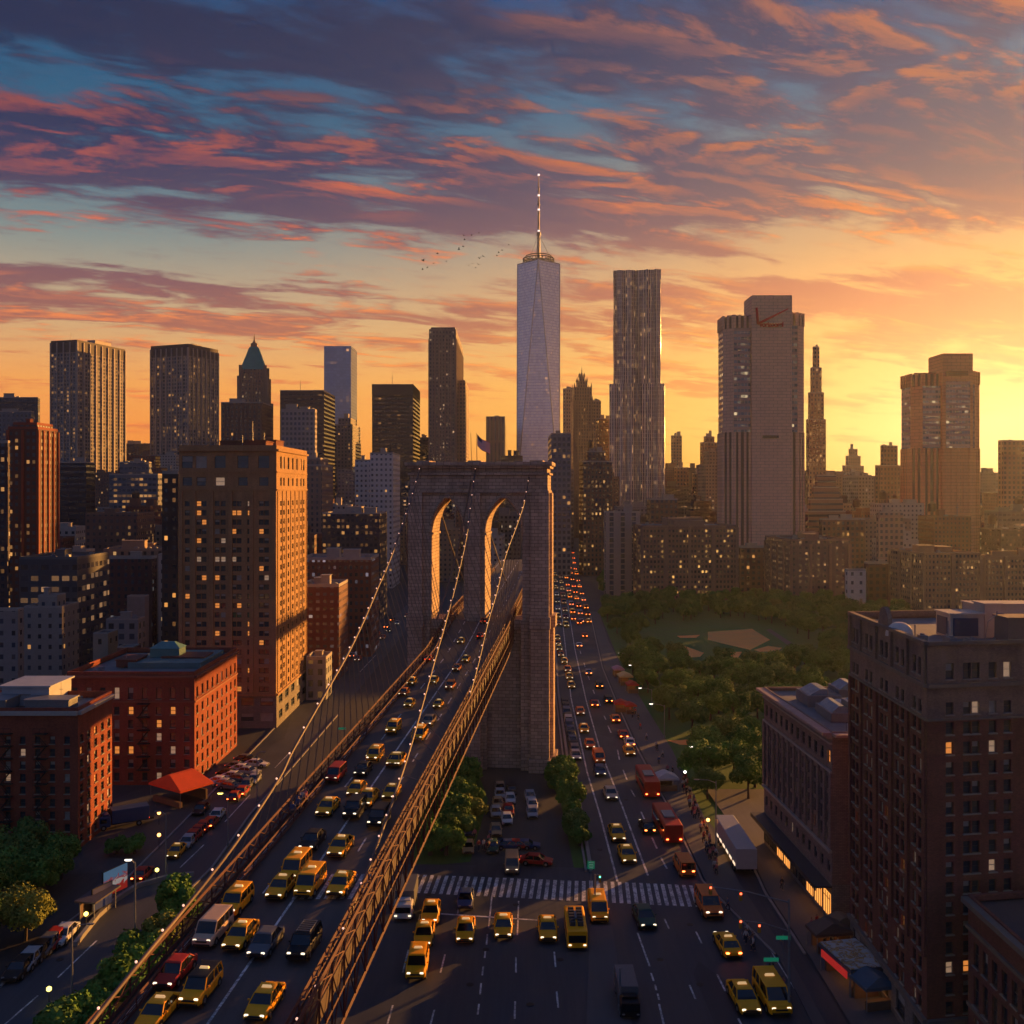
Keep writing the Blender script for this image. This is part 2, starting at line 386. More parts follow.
# avenue kerb lines, pixel rows of the photograph laid on the ground
AV_L = [(598, 1030), (606, 985), (596, 920), (591, 881), (579, 800), (567, 756), (558.5, 694), (554.6, 633), (553.5, 600), (552, 570), (553, 548), (555, 530)]
AV_R = [(823, 1030), (775, 955), (702, 881), (672, 815), (637.6, 750), (618, 706), (602.5, 668), (596, 640), (590, 612), (583, 590), (577, 568), (574, 548), (570, 530)]
avL = gp(*AV_L); avR = gp(*AV_R)
sheet('avenue', avL+avR[::-1], ASPH, .05)
sheet('plaza_road', gp((300, 1060), (840, 1060), (760, 960), (705, 886), (700, 872), (592, 868), (400, 864), (380, 900)), ASPH, .03)
sheet('frontage_lane', gp((577, 868), (592, 868), (578, 800), (566, 756), (557.5, 694), (553.6, 633), (546, 633), (548, 694), (556, 756), (566, 800)), ground_mat('lane_asphalt', (.05, .05, .054), .1, .3), .035)
sheet('underbridge_street', gp((440, 868), (577, 868), (560, 800), (545, 772), (548, 764), (478, 764), (490, 800), (470, 835)), ground_mat('dark_asphalt', (.055, .056, .06), .1, .3), .02)
sheet('median_pavement', gp((590, 926), (612, 926), (618, 965), (640, 1060), (585, 1060)), PAVE, .05, h=.12)
# pavement of the avenue (right) out to the park edge
SW = [(845, 1060), (790, 960), (740, 885), (703, 815), (672, 750), (645, 706), (622, 668), (608, 640), (599, 612)]
sheet('pavement', gp((830, 1060), (777, 955), (706, 883), (674, 815), (640, 750), (620, 706), (604, 668), (597.5, 640), (591, 612))+gp(*SW)[::-1], PAVE, .05, h=.13)
sheet('service_road', gp((835, 1060), (782, 955), (742, 893), (728, 868), (705, 818), (690, 790), (704, 790), (745, 850), (765, 893), (805, 955), (870, 1060)), ASPH, .028)
sheet('shop_pavement', gp((872, 1060), (808, 955), (768, 893), (748, 850), (706, 790), (765, 790), (790, 850), (870, 930), (960, 1060)), ground_mat('plaza_pavement', (.12, .11, .105), .2, .25), .05, h=.12)
# left street
LS_L = [(-60, 1060), (0, 988), (38, 945), (75, 918), (130, 876), (180, 826), (240, 764), (296, 706), (352, 654), (392, 618), (425, 590)]
LS_R = [(95, 1060), (120, 990), (140, 955), (175, 905), (212, 868), (250, 815), (292, 768), (338, 715), (380, 664), (408, 628), (432, 598)]
sheet('left_street', gp(*LS_L)+gp(*LS_R)[::-1], ASPH, .04)
sheet('side_street', gp((40, 875), (130, 872), (182, 826), (240, 772), (200, 765), (112, 800), (118, 840)), ground_mat('lot_asphalt', (.06, .06, .062), .1, .3), .02)
# park
sheet('park_lawn', gp((599, 612), (622, 668), (672, 750), (703, 815), (720, 835), (770, 850), (870, 830), (930, 640), (880, 603), (640, 603)), GRASS, .03)
for pix in ([(668, 649), (684, 646), (704, 653), (700, 657), (682, 658), (670, 655)], [(708, 632), (752, 629), (770, 640), (750, 650), (720, 643), (708, 640)],
            [(718, 656), (724, 652), (742, 652), (738, 658), (726, 659)], [(754, 650), (768, 646), (782, 648), (778, 651), (760, 652)], [(677, 636), (700, 635), (696, 638), (680, 638)], [(668, 741), (700, 739), (725, 742), (722, 746), (680, 745)]):
    sheet('infield', gp(*pix), CLAY, .06)
sheet('park_path', gp((766, 630), (770, 629), (806, 652), (803, 656)), PAVE, .065)
sheet('garden_lawn', gp((410, 868), (470, 862), (488, 800), (476, 766), (440, 776), (425, 800)), GRASS, .025)
sheet('garden_strip', gp((545, 772), (560, 800), (574, 868), (592, 868), (578, 800), (566, 760)), GRASS, .042)
# ---- painted markings
mk = MB()
def pl(pix, w=.22, dash=None, z=.062, mi=0): strip(mk, gp(*pix), w, z, dash, mi)
pl([(617.5, 882), (600, 815), (587, 772), (571, 698), (565, 643), (560, 600)], .3)
pl([(648, 876), (622, 806), (600, 750), (586, 700), (575, 650), (567, 600)], .3)
for a, b in (((617.5, 750), (619.5, 760)), ((623, 770), (627, 780)), ((631, 790), (635, 797)), ((641, 812), (646, 823)), ((652, 838), (657, 849)), ((661, 858), (667, 869)), ((608, 726), (611, 733)), ((604, 716), (606, 720)), ((598, 700), (600.5, 706)), ((593, 690), (594.5, 694)), ((588, 676), (589.5, 680)), ((584, 663), (585, 667)), ((580, 651), (581, 654))): pl([a, b], .28)
for x0, y0, x1, y1 in ((262, 615, 250, 665), (218, 748, 197, 833), (160, 955, 140, 1024), (355, 765, 338, 833), (315, 972, 300, 1030), (513, 690, 510, 728), (507, 745, 503, 778), (498, 810, 494, 843), (490, 872, 486, 915), (482, 950, 477, 990), (620, 775, 620, 833), (617, 940, 615, 1005), (763, 755, 768, 812), (772, 903, 778, 965), (408, 550, 402, 612), (530, 548, 518, 665), (630, 565, 625, 693)):
    pl([(350+x0/3.736, 750+y0/3.736), (350+x1/3.736, 750+y1/3.736)], .2, z=.045)
for x0, y0, x1, y1 in ((390, 632, 408, 670), (508, 680, 530, 725), (587, 840, 618, 903), (484, 880, 506, 932), (665, 1005, 690, 1050), (290, 685, 335, 810), (340, 835, 350, 865), (355, 878, 360, 900), (365, 912, 370, 935), (370, 950, 395, 1060)):
    pl([(560+x0/3.736, 750+y0/3.736), (560+x1/3.736, 750+y1/3.736)], .22)
pl([(439.6, 914), (538.7, 920.5)], .35, z=.045)
pl([(812, 1015), (790, 982), (770, 950)], .15); pl([(812, 1024), (786, 978), (757, 925), (735, 893)], .14, z=.04)
pl([(-30, 1055), (38, 996)], .2, z=.055); pl([(57.8, 978), (96.7, 941)], .2, z=.055); pl([(180, 868), (204, 845)], .2, z=.055); pl([(225, 822), (250, 795)], .2, z=.055); pl([(275, 768), (300, 742)], .2, z=.055)
pl([(360, 672), (376, 655)], .2, z=.055)
tag(mk.build('road_markings', PAINT), kind='structure')
for i, (px, py) in enumerate(((470, 985), (530, 1005), (560, 960), (660, 960), (690, 925), (640, 930), (700, 985), (600, 850), (626, 800), (596, 720), (486, 950), (428, 895), (60, 960), (160, 880), (745, 985), (516, 905))):
    p = G(px, py, .0); mh = MB(); mh.cyl((p.x, p.y, .05), .42, .022, 18); o = mh.build('manhole_cover', mat('cast_iron', (.035, .033, .03), .55, .5)); tag(o, kind='structure')
# zebra crossing in front of the bridge
zb = MB(); n = 43
for i in range(n):
    f = i/(n-1); x = 416+f*(722-416)
    ty = 875+f*12 if x < 590 else 881+(x-590)/130*6
    by = 893+f*16; lean = -4*(1-f)*1 + 9*max(0, (f-.4))
    a = G(x-lean*.5+0, ty); b = G(x+lean*.6+(f-.5)*6, by)
    strip(zb, [a, b], .52, .066)
tag(zb.build('crosswalk_markings', PAINT), kind='structure')
kb = MB()
def kerb(pix, w=.3, h=.17):
    P = gp(*pix)
    for a, b in zip(P, P[1:]):
        t = (b-a); L = t.length; t /= L; c = (a+b)/2
        kb.box((c.x, c.y, h/2+.04), (L, w, h), math.atan2(t.y, t.x))
kerb([(591, 872), (579, 800), (567, 756), (558.5, 694), (554.6, 633)], .5, .5)
kerb([(586, 872), (574.5, 800), (563, 756), (555.5, 694)], .3, .3)
kerb(AV_R[1:9]); kerb([(75, 947), (98, 918), (116, 902), (137, 888), (165, 880), (194, 876)], .5, .6)
kerb(LS_L[1:9]); kerb(LS_R[1:8]); kerb([(805, 955), (765, 893), (745, 850)])
tag(kb.build('kerb', CONC), kind='structure')
# ---------------------------------------------------------------- suspension bridge
def deck_h(d): return 34-8*(d-60)/137 if d < 197 else 26-.02*(d-197)
def dz(d): return CH-deck_h(d)
def lerp(T, d):
    for (a, x), (b, y) in zip(T, T[1:]):
        if d <= b: return x+(y-x)*(d-a)/(b-a)
    return T[-1][1]
XL = [(30, -29.8), (60, -25.8), (165, -14.2), (197, -12.7), (330, -4)]
XR = [(30, -16.3), (60, -13.3), (182, -1.1), (217, 1.6), (330, 9)]
xl = lambda d: lerp(XL, d); xr = lambda d: lerp(XR, d)
STONE_T = None
def stone_mat():
    m = bpy.data.materials.new('tower_stone'); m.use_nodes = True; t = NT(m.node_tree); b = m.node_tree.nodes['Principled BSDF']
    uv = t.new('ShaderNodeUVMap').outputs[0]
    br = t.new('ShaderNodeTexBrick'); t.put(br.inputs['Vector'], uv); br.inputs['Scale'].default_value = .62
    br.inputs['Color1'].default_value = (.60, .44, .34, 1); br.inputs['Color2'].default_value = (.42, .305, .24, 1); br.inputs['Mortar'].default_value = (.09, .07, .06, 1)
    br.inputs['Mortar Size'].default_value = .022; br.inputs['Mortar Smooth'].default_value = .3; br.inputs['Brick Width'].default_value = .9; br.inputs['Row Height'].default_value = .42
    n = t.noise(uv, .09, 6, .65, .6); s = t.noise(t.v('MULTIPLY', uv, (1, .12, 1)), .5, 4, .6)
    c = t.v('SCALE', br.outputs[0], t.mr(t.m('ADD', t.m('MULTIPLY', n, .5), t.m('MULTIPLY', s, .5)), .3, .7, .6, 1.3, False))
    t.put(b.inputs['Base Color'], c); b.inputs['Roughness'].default_value = .85; b.inputs['Specular IOR Level'].default_value = .2
    bp = t.new('ShaderNodeBump'); bp.inputs['Strength'].default_value = .7; bp.inputs['Distance'].default_value = .2
    t.put(bp.inputs['Height'], t.m('SUBTRACT', t.m('MULTIPLY', n, .5), br.outputs[1])); t.l.new(bp.outputs[0], b.inputs['Normal'])
    return m
STONE = stone_mat()
bridge = thing('suspension_bridge', 'old stone towered suspension bridge carrying rush hour traffic beside the avenue', 'bridge', (0, 0, 0))
def build_tower():
    root = thing('stone_tower', None, None, (-6.7, 197, 0), R(-6)); root.parent = bridge
    W = 13.6; D = 9.0; Z0, ZT = 0, 61.6
    jam = [(-9.6, -3.0), (1.3, 8.8)]          # openings in local x
    mb = MB(); zs, zp = 47.4, 54.6; zb = 30.0
    def slab(x0, x1, z0, z1, y0=0, y1=D, b=mb): b.box(((x0+x1)/2, (y0+y1)/2, (z0+z1)/2), (x1-x0, y1-y0, z1-z0))
    # piers from the road up
    slab(-W, -9.6, zb, zs); slab(-3.0, 1.3, zb, zs); slab(8.8, W, zb, zs)
    slab(-W, W, zp+.4, ZT-2.6, .0, D)
    # spandrels with pointed arches
    def az(th, hw): r = ((zp-zs)**2+hw*hw)/(2*hw); return zs+math.sqrt(max(0, r*r-(r-th*hw)**2))
    for a, b in jam:
        c = (a+b)/2; hw = (b-a)/2
        for sgn in (-1, 1):
            arc = []
            for i in range(13):
                th = i/12; x = c+sgn*hw*(1-th); z = az(th, hw)
                arc.append((x, z))
            ex = a if sgn < 0 else b
            for (x0, z0), (x1, z1) in zip(arc, arc[1:]):
                A = [(x0, z0), (x1, z1), (x1, zp+.4), (x0, zp+.4)]
                if sgn > 0: A.reverse()
                mb.quad([(x, 0, z) for x, z in A]); mb.quad([(x, D, z) for x, z in reversed(A)])
                q = [(x0, 0, z0), (x0, D, z0), (x1, D, z1), (x1, 0, z1)]
                mb.quad(q if sgn < 0 else q[::-1])
    # fill between piers and openings already solid above springing
    slab(-W, -9.6, zs, zp+.4); slab(-3.0, 1.3, zs, zp+.4); slab(8.8, W, zs, zp+.4)
    # lower shaft below the road
    slab(-W, W, 0, zb-2, 1.6, D-1); slab(-W, -9.9, 0, zb); slab(-3.3, 1.6, 0, zb); slab(8.5, W, 0, zb)
    slab(-W, W, zb-2, zb-.02, .8, D-.5)
    mb.build('shaft', STONE, root)
    # buttresses, ledges, plinths
    pb = MB()
    for x0, x1 in ((-W-.6, -11.3), (-2.1, .4), (10.6, W+.6)):
        slab(x0, x1, zb+.8, ZT-6.2, -.9, -.003, pb)
        slab(x0-.25, x1+.25, zb-1.6, zb+.8, -1.3, -.003, pb)
        slab(x0-.05, x1+.05, 2.6, zb-1.6, -1.1, -.003, pb)
        slab(x0-.4, x1+.4, 0, 2.6, -1.7, -.003, pb)
    slab(W+.003, W+1.0, zb+.8, ZT-6.2, 2.5, 6.5, pb); slab(W+.003, W+1.3, 0, zb-1.6, 2.2, 6.8, pb); slab(W+.003, W+1.7, zb-1.6, zb+.8, 1.9, 7.1, pb)
    slab(W+.003, W+1.9, 0, 2.6, 1.7, 7.3, pb)
    pb.build('buttress', STONE, root)
    ck = MB(); o = [(0, .3), (.35, .35), (.9, .35), (1.25, .5)]
    slab(-W-.5, W+.5, ZT-6.2, ZT-5.7, -.6, D+.5, ck); slab(-W-.3, W+.3, ZT-5.699, ZT-2.6, -.35, D+.3, ck)
    slab(-W-.7, W+.7, ZT-2.599, ZT-2.2, -.8, D+.7, ck); slab(-W-.2, W+.2, ZT-2.199, ZT-1.3, -.3, D+.2, ck)
    slab(-W-.8, W+.8, ZT-1.299, ZT-.75, -1.0, D+.8, ck); slab(-W-1.2, W+1.2, ZT-.749, ZT, -1.5, D+1.2, ck)
    for x in (-11.5, -1, 11.5): slab(x-1.3, x+1.3, ZT+.001, ZT+.35, 1, D-1, ck)
    ck.build('cornice', STONE, root)
    hd = MB()
    for a, b in jam:
        c = (a+b)/2; hw = (b-a)/2
        for sgn in (-1, 1):                   # raised arch moulding with keystone
            pts = []
            for i in range(13):
                th = i/12; x = c+sgn*(hw*(1-th)+.25); z = az(th, hw)+.3*th
                pts.append((x, -.12, z))
            hd.tube(pts, .28, 4)
        hd.box((c, -.2, zp+.35), (1.1, .5, 1.1))
        for x in (a-.15, b+.15): hd.box((x, D/2, zs-.2), (.8, D+.4, .5))
    hd.build('arch_moulding', STONE, root)
    return root
tower = build_tower()
# deck
dk = MB(); dt = MB(); ds = [30+6*i for i in range(51)]
for a, b in zip(ds, ds[1:]):
    L0, R0, L1, R1 = (xl(a)-.2, a), (xr(a)+.2, a), (xl(b)-.2, b), (xr(b)+.2, b)
    za, zb_ = dz(a), dz(b); T = 1.3
    dk.quad([(*L0, za), (*R0, za), (*R1, zb_), (*L1, zb_)])
    dt.quad([(*L1, zb_-T), (*R1, zb_-T), (*R0, za-T), (*L0, za-T)])
    dt.quad([(*R0, za-T), (*R1, zb_-T), (*R1, zb_-.01), (*R0, za-.01)]); dt.quad([(*L1, zb_-T), (*L0, za-T), (*L0, za-.01), (*L1, zb_-.01)])
deck = dk.build('deck', ASPHD, bridge); dt.build('deck_underside', mat('dark_girder', (.10, .07, .06), .6, .1, .3, .5), bridge)
lm = MB()
def deckline(f, w=.16, dash=None, d0=32, d1=330):
    step = 6; d = d0
    while d < d1:
        e = min(d+(dash[0] if dash else step), d1)
        x = lambda q: xl(q)+(xr(q)-xl(q))*f
        lm.quad([(x(d)-w/2, d, dz(d)+.012), (x(d)+w/2, d, dz(d)+.012), (x(e)+w/2, e, dz(e)+.012), (x(e)-w/2, e, dz(e)+.012)])
        d = e+(dash[1] if dash else 0)
deckline(.05); deckline(.95); deckline(.27, dash=(3, 5)); deckline(.5, .2); deckline(.73, dash=(3, 5))
for k in range(9):                                     # crossing on the deck
    f = .50+k*.052; x = lambda q: xl(q)+(xr(q)-xl(q))*f
    lm.quad([(x(79)-.17, 79, dz(79)+.014), (x(79)+.17, 79, dz(79)+.014), (x(83.5)+.17, 83.5, dz(83.5)+.014), (x(83.5)-.17, 83.5, dz(83.5)+.014)])
lm.build('lane_marking', PAINT, deck)
# stiffening trusses: left one is low, the right one hangs below the deck and catches the sun
def truss(X, top, bot, name, cell=3.2, dstart=34, dend=300, chord=.10, diag=.05, side=1):
    deep = bot > .5; hs = [top, top*.35, -bot*.45, -bot] if deep else [top, top*.5, .12]; n = int((dend-dstart)/cell)
    q = MB(); ds_ = [dstart+cell*i for i in range(n+1)]
    for d, e in zip(ds_, ds_[1:]):
        q.tube([(X(d), d, dz(d)+hs[0]), (X(d), d, dz(d)+hs[-1])], diag*1.5, 4)
        for hh, kk in ((0, 1), (1, -1)) if deep else ((0, -1),):
            q.tube([(X(d), d, dz(d)+hs[hh]), (X(e), e, dz(e)+hs[kk])], diag, 4); q.tube([(X(e), e, dz(e)+hs[hh]), (X(d), d, dz(d)+hs[kk])], diag, 4)
    t = q.build(name, RUST, bridge)
    for i, h in enumerate(hs):
        m = MB(); m.tube([(X(d), d, dz(d)+h) for d in ds_], chord*(1.35 if i in (0, len(hs)-1) else .75), 4); m.build('chord' if deep else 'rail', RUST, t)
    return t
truss(lambda d: xl(d)-.1, 1.5, .3, 'railing', 2.6, chord=.10, diag=.045)
truss(lambda d: xr(d)+.35, 1.7, 4.2, 'stiffening_truss', 3.0)
truss(lambda d: xr(d)-.55, 1.3, .3, 'railing', 2.6, chord=.09, diag=.04)
truss(lambda d: xl(d)+1.0, .9, .2, 'railing', 3.4, dstart=40, chord=.07, diag=.035)
# cables
def cable(pix, r, bulbs=0, susp=None, wires=0, X=None, smooth=True):
    P = [U(*p) for p in pix]
    # Catmull-Rom resample
    Q = []
    for i in range(len(P)-1):
        p0, p1, p2, p3 = P[max(i-1, 0)], P[i], P[i+1], P[min(i+2, len(P)-1)]
        for k in range(6):
            t = k/6; Q.append(.5*((2*p1)+(-p0+p2)*t+(2*p0-5*p1+4*p2-p3)*t*t+(-p0+3*p1-3*p2+p3)*t**3))
    Q.append(P[-1])
    mb = MB(); mb.tube(Q, r, 6); c = mb.build('main_cable', mat('cable_steel', (.14, .095, .08), .6, 0, .25, 2), bridge, smooth=True)
    def at(d):
        for a, b in zip(Q, Q[1:]):
            if min(a.y, b.y) <= d <= max(a.y, b.y): return a.lerp(b, (d-a.y)/(b.y-a.y+1e-9))
        return Q[-1]
    lo, hi = min(p.y for p in Q), max(p.y for p in Q)
    if bulbs:
        acc = []; total = sum((b-a).length for a, b in zip(Q, Q[1:]))
        for k in range(bulbs):
            # even spacing along the wire, nearer the road more than the top
            d = lo+(hi-lo)*((k+.5)/bulbs)
            p = at(d)
            acc.append(inst(BULBM, 'cable_lamp', c, p+Vector((0, 0, r+.18))))
    for k in range(wires):
        d = lo+(hi-lo)*(k+.6)/wires; p = at(d); zz = dz(d)+1.2
        if p.z-zz < .6 or d > 194: continue
        w = MB(); x1 = X(d)
        w.tube([p, (x1, d, zz)], .055, 4); w.build('suspender', mat('suspender_wire', (.2, .17, .15), .5, .3, .1, 2), bridge)
    return c
bb = MB(); bb.loft([[(math.cos(a)*r, math.sin(a)*r, z) for a in [i*math.pi/3 for i in range(6)]] for r, z in ((.03, -.09), (.085, -.04), (.085, .04), (.03, .09))])
BULBM = bb.mesh('cable_lamp', BULB, True)
cable([(421, 464, 198.5), (411, 500, 186), (392, 554, 163), (378, 587, 147), (363, 622, 132), (347, 655, 118), (326, 692, 106), (293, 750, 95.5), (278, 780, 90.5), (235, 844, 81), (182.5, 911, 73), (150, 950, 66.5), (95, 1018, 60), (40, 1090, 54)], .16, 34, wires=50, X=lambda d: xl(d)-.3)
cable([(476, 464, 198.5), (467, 532, 178), (456, 582, 160), (446, 620, 146), (436, 655, 131), (423.5, 700, 120), (411.7, 742, 110), (400, 779, 101.5), (383, 828, 91), (364, 881, 82), (348, 916, 75.6), (337, 953, 70), (316, 991, 65), (297, 1024, 61), (270, 1070, 55)], .15, 36, wires=32, X=lambda d: xr(d)-.5)
cable([(531, 464, 198.5), (525.5, 497, 191), (517, 524, 181), (505, 557, 170), (497, 590, 160), (487, 625, 150), (479, 660, 142), (468.3, 700, 133)], .14, 25, wires=20, X=lambda d: xr(d)+.3)
cable([(474, 465, 198.5), (464, 518, 193), (455, 560, 188), (446, 592, 182), (437, 619, 176)], .16)
for pts in ([(430, 478, 206), (442, 516, 228), (456, 560, 250), (468, 590, 262)], [(482, 478, 206), (489, 528, 226), (499, 561, 246), (507, 585, 262)]): cable(pts, .16)
# gantries and lamps over the road
def gantry(d):
    g = MB(); z = dz(d)
    for x in (xl(d)-.1, xr(d)-.4): g.tube([(x, d, z), (x, d, z+5)], .12, 6)
    g.tube([(xl(d)-.1, d, z+5), (xr(d)-.4, d, z+5)], .12, 6); g.build('portal_frame', RUST, bridge)
# ---------------------------------------------------------------- buildings
rnd = random.Random(7)
def brick_mat(name, c1, c2, mortar=(.12, .10, .09), s=3.2, hi=None, stain=.35):
    m = bpy.data.materials.new(name); m.use_nodes = True; t = NT(m.node_tree); b = m.node_tree.nodes['Principled BSDF']
    uv = t.new('ShaderNodeUVMap').outputs[0]; br = t.new('ShaderNodeTexBrick'); t.put(br.inputs['Vector'], uv)
    br.inputs['Scale'].default_value = s; br.inputs['Color1'].default_value = (*c1, 1); br.inputs['Color2'].default_value = (*c2, 1); br.inputs['Mortar'].default_value = (*mortar, 1)
    br.inputs['Mortar Size'].default_value = .02; br.inputs['Brick Width'].default_value = .7; br.inputs['Row Height'].default_value = .26
    n = t.noise(uv, .16, 6, .62, .5); st = t.noise(t.v('MULTIPLY', uv, (1, .1, 1)), .8, 4, .6); f = t.noise(uv, 2.2, 4, .7)
    k = t.m('ADD', t.m('ADD', t.m('MULTIPLY', n, .45), t.m('MULTIPLY', st, .3)), t.m('MULTIPLY', f, .25))
    t.put(b.inputs['Base Color'], t.v('SCALE', br.outputs[0], t.mr(k, .32, .68, 1-stain, 1+stain, False)))
    b.inputs['Roughness'].default_value = .88; b.inputs['Specular IOR Level'].default_value = .2
    bp = t.new('ShaderNodeBump'); bp.inputs['Strength'].default_value = .4; bp.inputs['Distance'].default_value = .04
    t.put(bp.inputs['Height'], t.m('SUBTRACT', 1, br.outputs[1])); t.l.new(bp.outputs[0], b.inputs['Normal'])
    return m
def k_(px): return (px-512)/F
def foot(xa, xc, xb, d, phi=90, dep=None):
    C = Vector((k_(xc)*d, d)); p = R(phi); r = Vector((math.cos(p), math.sin(p))); l = Vector((-math.sin(p), math.cos(p)))
    kb, ka = k_(xb), k_(xa)
    if xb > xc: Lr = (kb*C.y-C.x)/(r.x-kb*r.y)
    else: Lr = dep or 20
    if xa < xc: Ll = (C.x-ka*C.y)/(-l.x+ka*l.y)
    else: Ll = dep or 20
    if dep and phi == 90 : Lr = min(Lr, 1e9)
    return [C, C+r*Lr, C+r*Lr+l*Ll, C+l*Ll]
def ring(mb, poly, z0, z1, t=.4, mi=0):
    c = sum(poly, Vector((0, 0)))/len(poly); inn = []
    for p in poly:
        v = c-p; inn.append(p+v.normalized()*t*1.4)
    n = len(poly)
    for i in range(n):
        a, b, ia, ib = poly[i], poly[(i+1) % n], inn[i], inn[(i+1) % n]
        L = (b-a).length
        mb.quad([(*a, z0), (*b, z0), (*b, z1), (*a, z1)], mi, [(0, z0), (L, z0), (L, z1), (0, z1)])
        mb.quad([(*ib, z0), (*ia, z0), (*ia, z1), (*ib, z1)], mi)
        mb.quad([(*a, z1), (*b, z1), (*ib, z1), (*ia, z1)], mi)
def shrink(poly, f, g=None):
    c = sum(poly, Vector((0, 0)))/len(poly)
    return [c+(p-c)*f for p in poly]
BL = []                                                    # (centre x, y, radius) of everything built
def rooftop(root, poly, z, rnd, m, n=2, tank=False, antenna=0, sc=1.0, lights=0):
    c = sum(poly, Vector((0, 0)))/len(poly); e1 = poly[1]-poly[0]; e2 = poly[3]-poly[0]
    rz = math.atan2(e1.y, e1.x); L1, L2 = e1.length, e2.length; e1 = e1.normalized(); e2 = e2.normalized()
    used = []
    for i in range(n):
        w = rnd.uniform(.16, .36)*L1; dd = rnd.uniform(.16, .36)*L2; h = rnd.uniform(1.6, 3.6)*sc
        a, b = rnd.uniform(-.25, .25), rnd.uniform(-.25, .25)
        p = c+e1*a*L1+e2*b*L2
        if any(abs((p-q).dot(e1)) < (w+w2)/2+.1 and abs((p-q).dot(e2)) < (dd+d2)/2+.1 for q, w2, d2 in used): continue
        used.append((p, w, dd))
        mb = MB(); mb.box((p.x, p.y, z+h/2), (w, dd, h), rz); mb.box((p.x, p.y, z+h+.1), (w+.4, dd+.4, .2), rz)
        mb.build('roof_bulkhead', m, root)
    a_ = MB(); got = False
    for i in range(int(n*2)):
        p = c+e1*rnd.uniform(-.4, .4)*L1+e2*rnd.uniform(-.4, .4)*L2; s = rnd.uniform(.7, 1.6)*sc
        if any(abs((p-q).dot(e1)) < (s+w2)/2+.2 and abs((p-q).dot(e2)) < (s+d2)/2+.2 for q, w2, d2 in used): continue
        used.append((p, s, s)); got = True
        mb = MB(); mb.box((p.x, p.y, z+s*.35), (s, s*1.2, s*.7), rz); mb.cyl((p.x, p.y, z+s*.7), s*.3, s*.12, 8); mb.build('air_unit', STEEL, root)
    if tank:
        p = c+e1*.3*L1*rnd.choice((-1, 1))+e2*rnd.uniform(-.2, .2)*L2; r = 1.5*sc
        mb = MB()
        for q in range(4): mb.tube([(p.x+math.cos(q*1.57+.8)*r*.8, p.y+math.sin(q*1.57+.8)*r*.8, z), (p.x+math.cos(q*1.57+.8)*r*.8, p.y+math.sin(q*1.57+.8)*r*.8, z+2.2*sc)], .12, 4)
        mb.cyl((p.x, p.y, z+2.2*sc), r, 3*sc, 12); mb.cyl((p.x, p.y, z+5.2*sc), r*1.06, 1.1*sc, 12, .1)
        mb.build('water_tank', mat('tank_wood', (.11, .07, .045), .8), root)
    for i in range(antenna):
        p = c+e1*rnd.uniform(-.3, .3)*L1+e2*rnd.uniform(-.3, .3)*L2; h = rnd.uniform(4, 9)*sc
        mb = MB(); mb.tube([(p.x, p.y, z), (p.x, p.y, z+h)], [.14*sc, .05*sc], 5); mb.tube([(p.x-.7*sc, p.y, z+h*.7), (p.x+.7*sc, p.y, z+h*.7)], .05*sc, 4)
        mb.build('antenna', STEEL, root)
def bld(name, label, cat, poly, z, wm, trim=None, tiers=(), roofn=2, tank=False, ant=0, sc=1.0, fins=None, par=.9, group=None, roofm=None, bands=(), seed=None, rootkeep=False):
    """box building on a footprint; tiers = [(z, shrink)], fins = (spacing, width, depth, z0, z1)"""
    poly = [Vector(p) for p in poly]; c = sum(poly, Vector((0, 0)))/len(poly)
    root = thing(name, label, cat, (c.x, c.y, 0), 0, group)
    P = [p-c for p in poly]; trim = trim or LIMEW; rn = random.Random(seed if seed is not None else int(abs(c.x)*13+c.y*7))
    w = MB(); w.prism(P, 0, z, 0, top=False)
    if fins:
        sp, fw, fd, f0, f1 = fins
        n = len(P)
        for i in range(n):
            a, b = P[i], P[(i+1) % n]; L = (b-a).length; t = (b-a)/L; o = Vector((t.y, -t.x)); m_ = max(1, round(L/sp))
            if ((a+b)/2+c).dot(o) > 0 and L > 3 and (Vector(((a+b)/2+c)).normalized().dot(o) > .12): continue
            for j in range(m_+1):
                q = a+t*L*j/m_+o*(fd/2+.003)
                w.box((q.x, q.y, (f0+f1)/2), (fw, fd, f1-f0), math.atan2(t.y, t.x), 1)
    w.build('wall', [wm, trim], root)
    Q, zz = P, z
    def cap(Q, zz, last):
        r = MB(); r.quad([(*p, zz) for p in Q]); 
        r.build('roof', roofm or (ROOF if rn.random() < .5 else ROOFD), root)
        if par: pr = MB(); ring(pr, Q, zz, zz+par, .35*sc); pr.build('parapet', trim, root)
    cap(Q, zz, not tiers)
    for tz, sh in tiers:
        Q2 = shrink(Q, sh); w = MB(); w.prism(Q2, zz+.001, tz, 0, top=False); w.build('upper_storeys', [wm, trim], root); Q, zz = Q2, tz; cap(Q, zz, True)
    for bz, bh, bo in bands:
        b_ = MB(); b_.prism([p+(p).normalized()*bo*1.3 for p in P], bz, bz+bh, 0, bottom=True); b_.build('string_course', trim, root)
    rooftop(root, Q, zz, rn, trim, roofn, tank, ant, sc)
    BL.append((c.x, c.y, max(p.length for p in P)))
    return root
def ZT(y, d): return CH-(y-HZ)/F*d
FM = {}
def fm(key, **kw):
    return facade(key, **kw)
BRN = (.20, .125, .10); TAN = (.36, .28, .21); DRK = (.045, .045, .055); GRY = (.20, .20, .21); LGT = (.42, .40, .38); RED = (.26, .075, .045); BLU = (.10, .13, .17); CON = (.34, .31, .28)
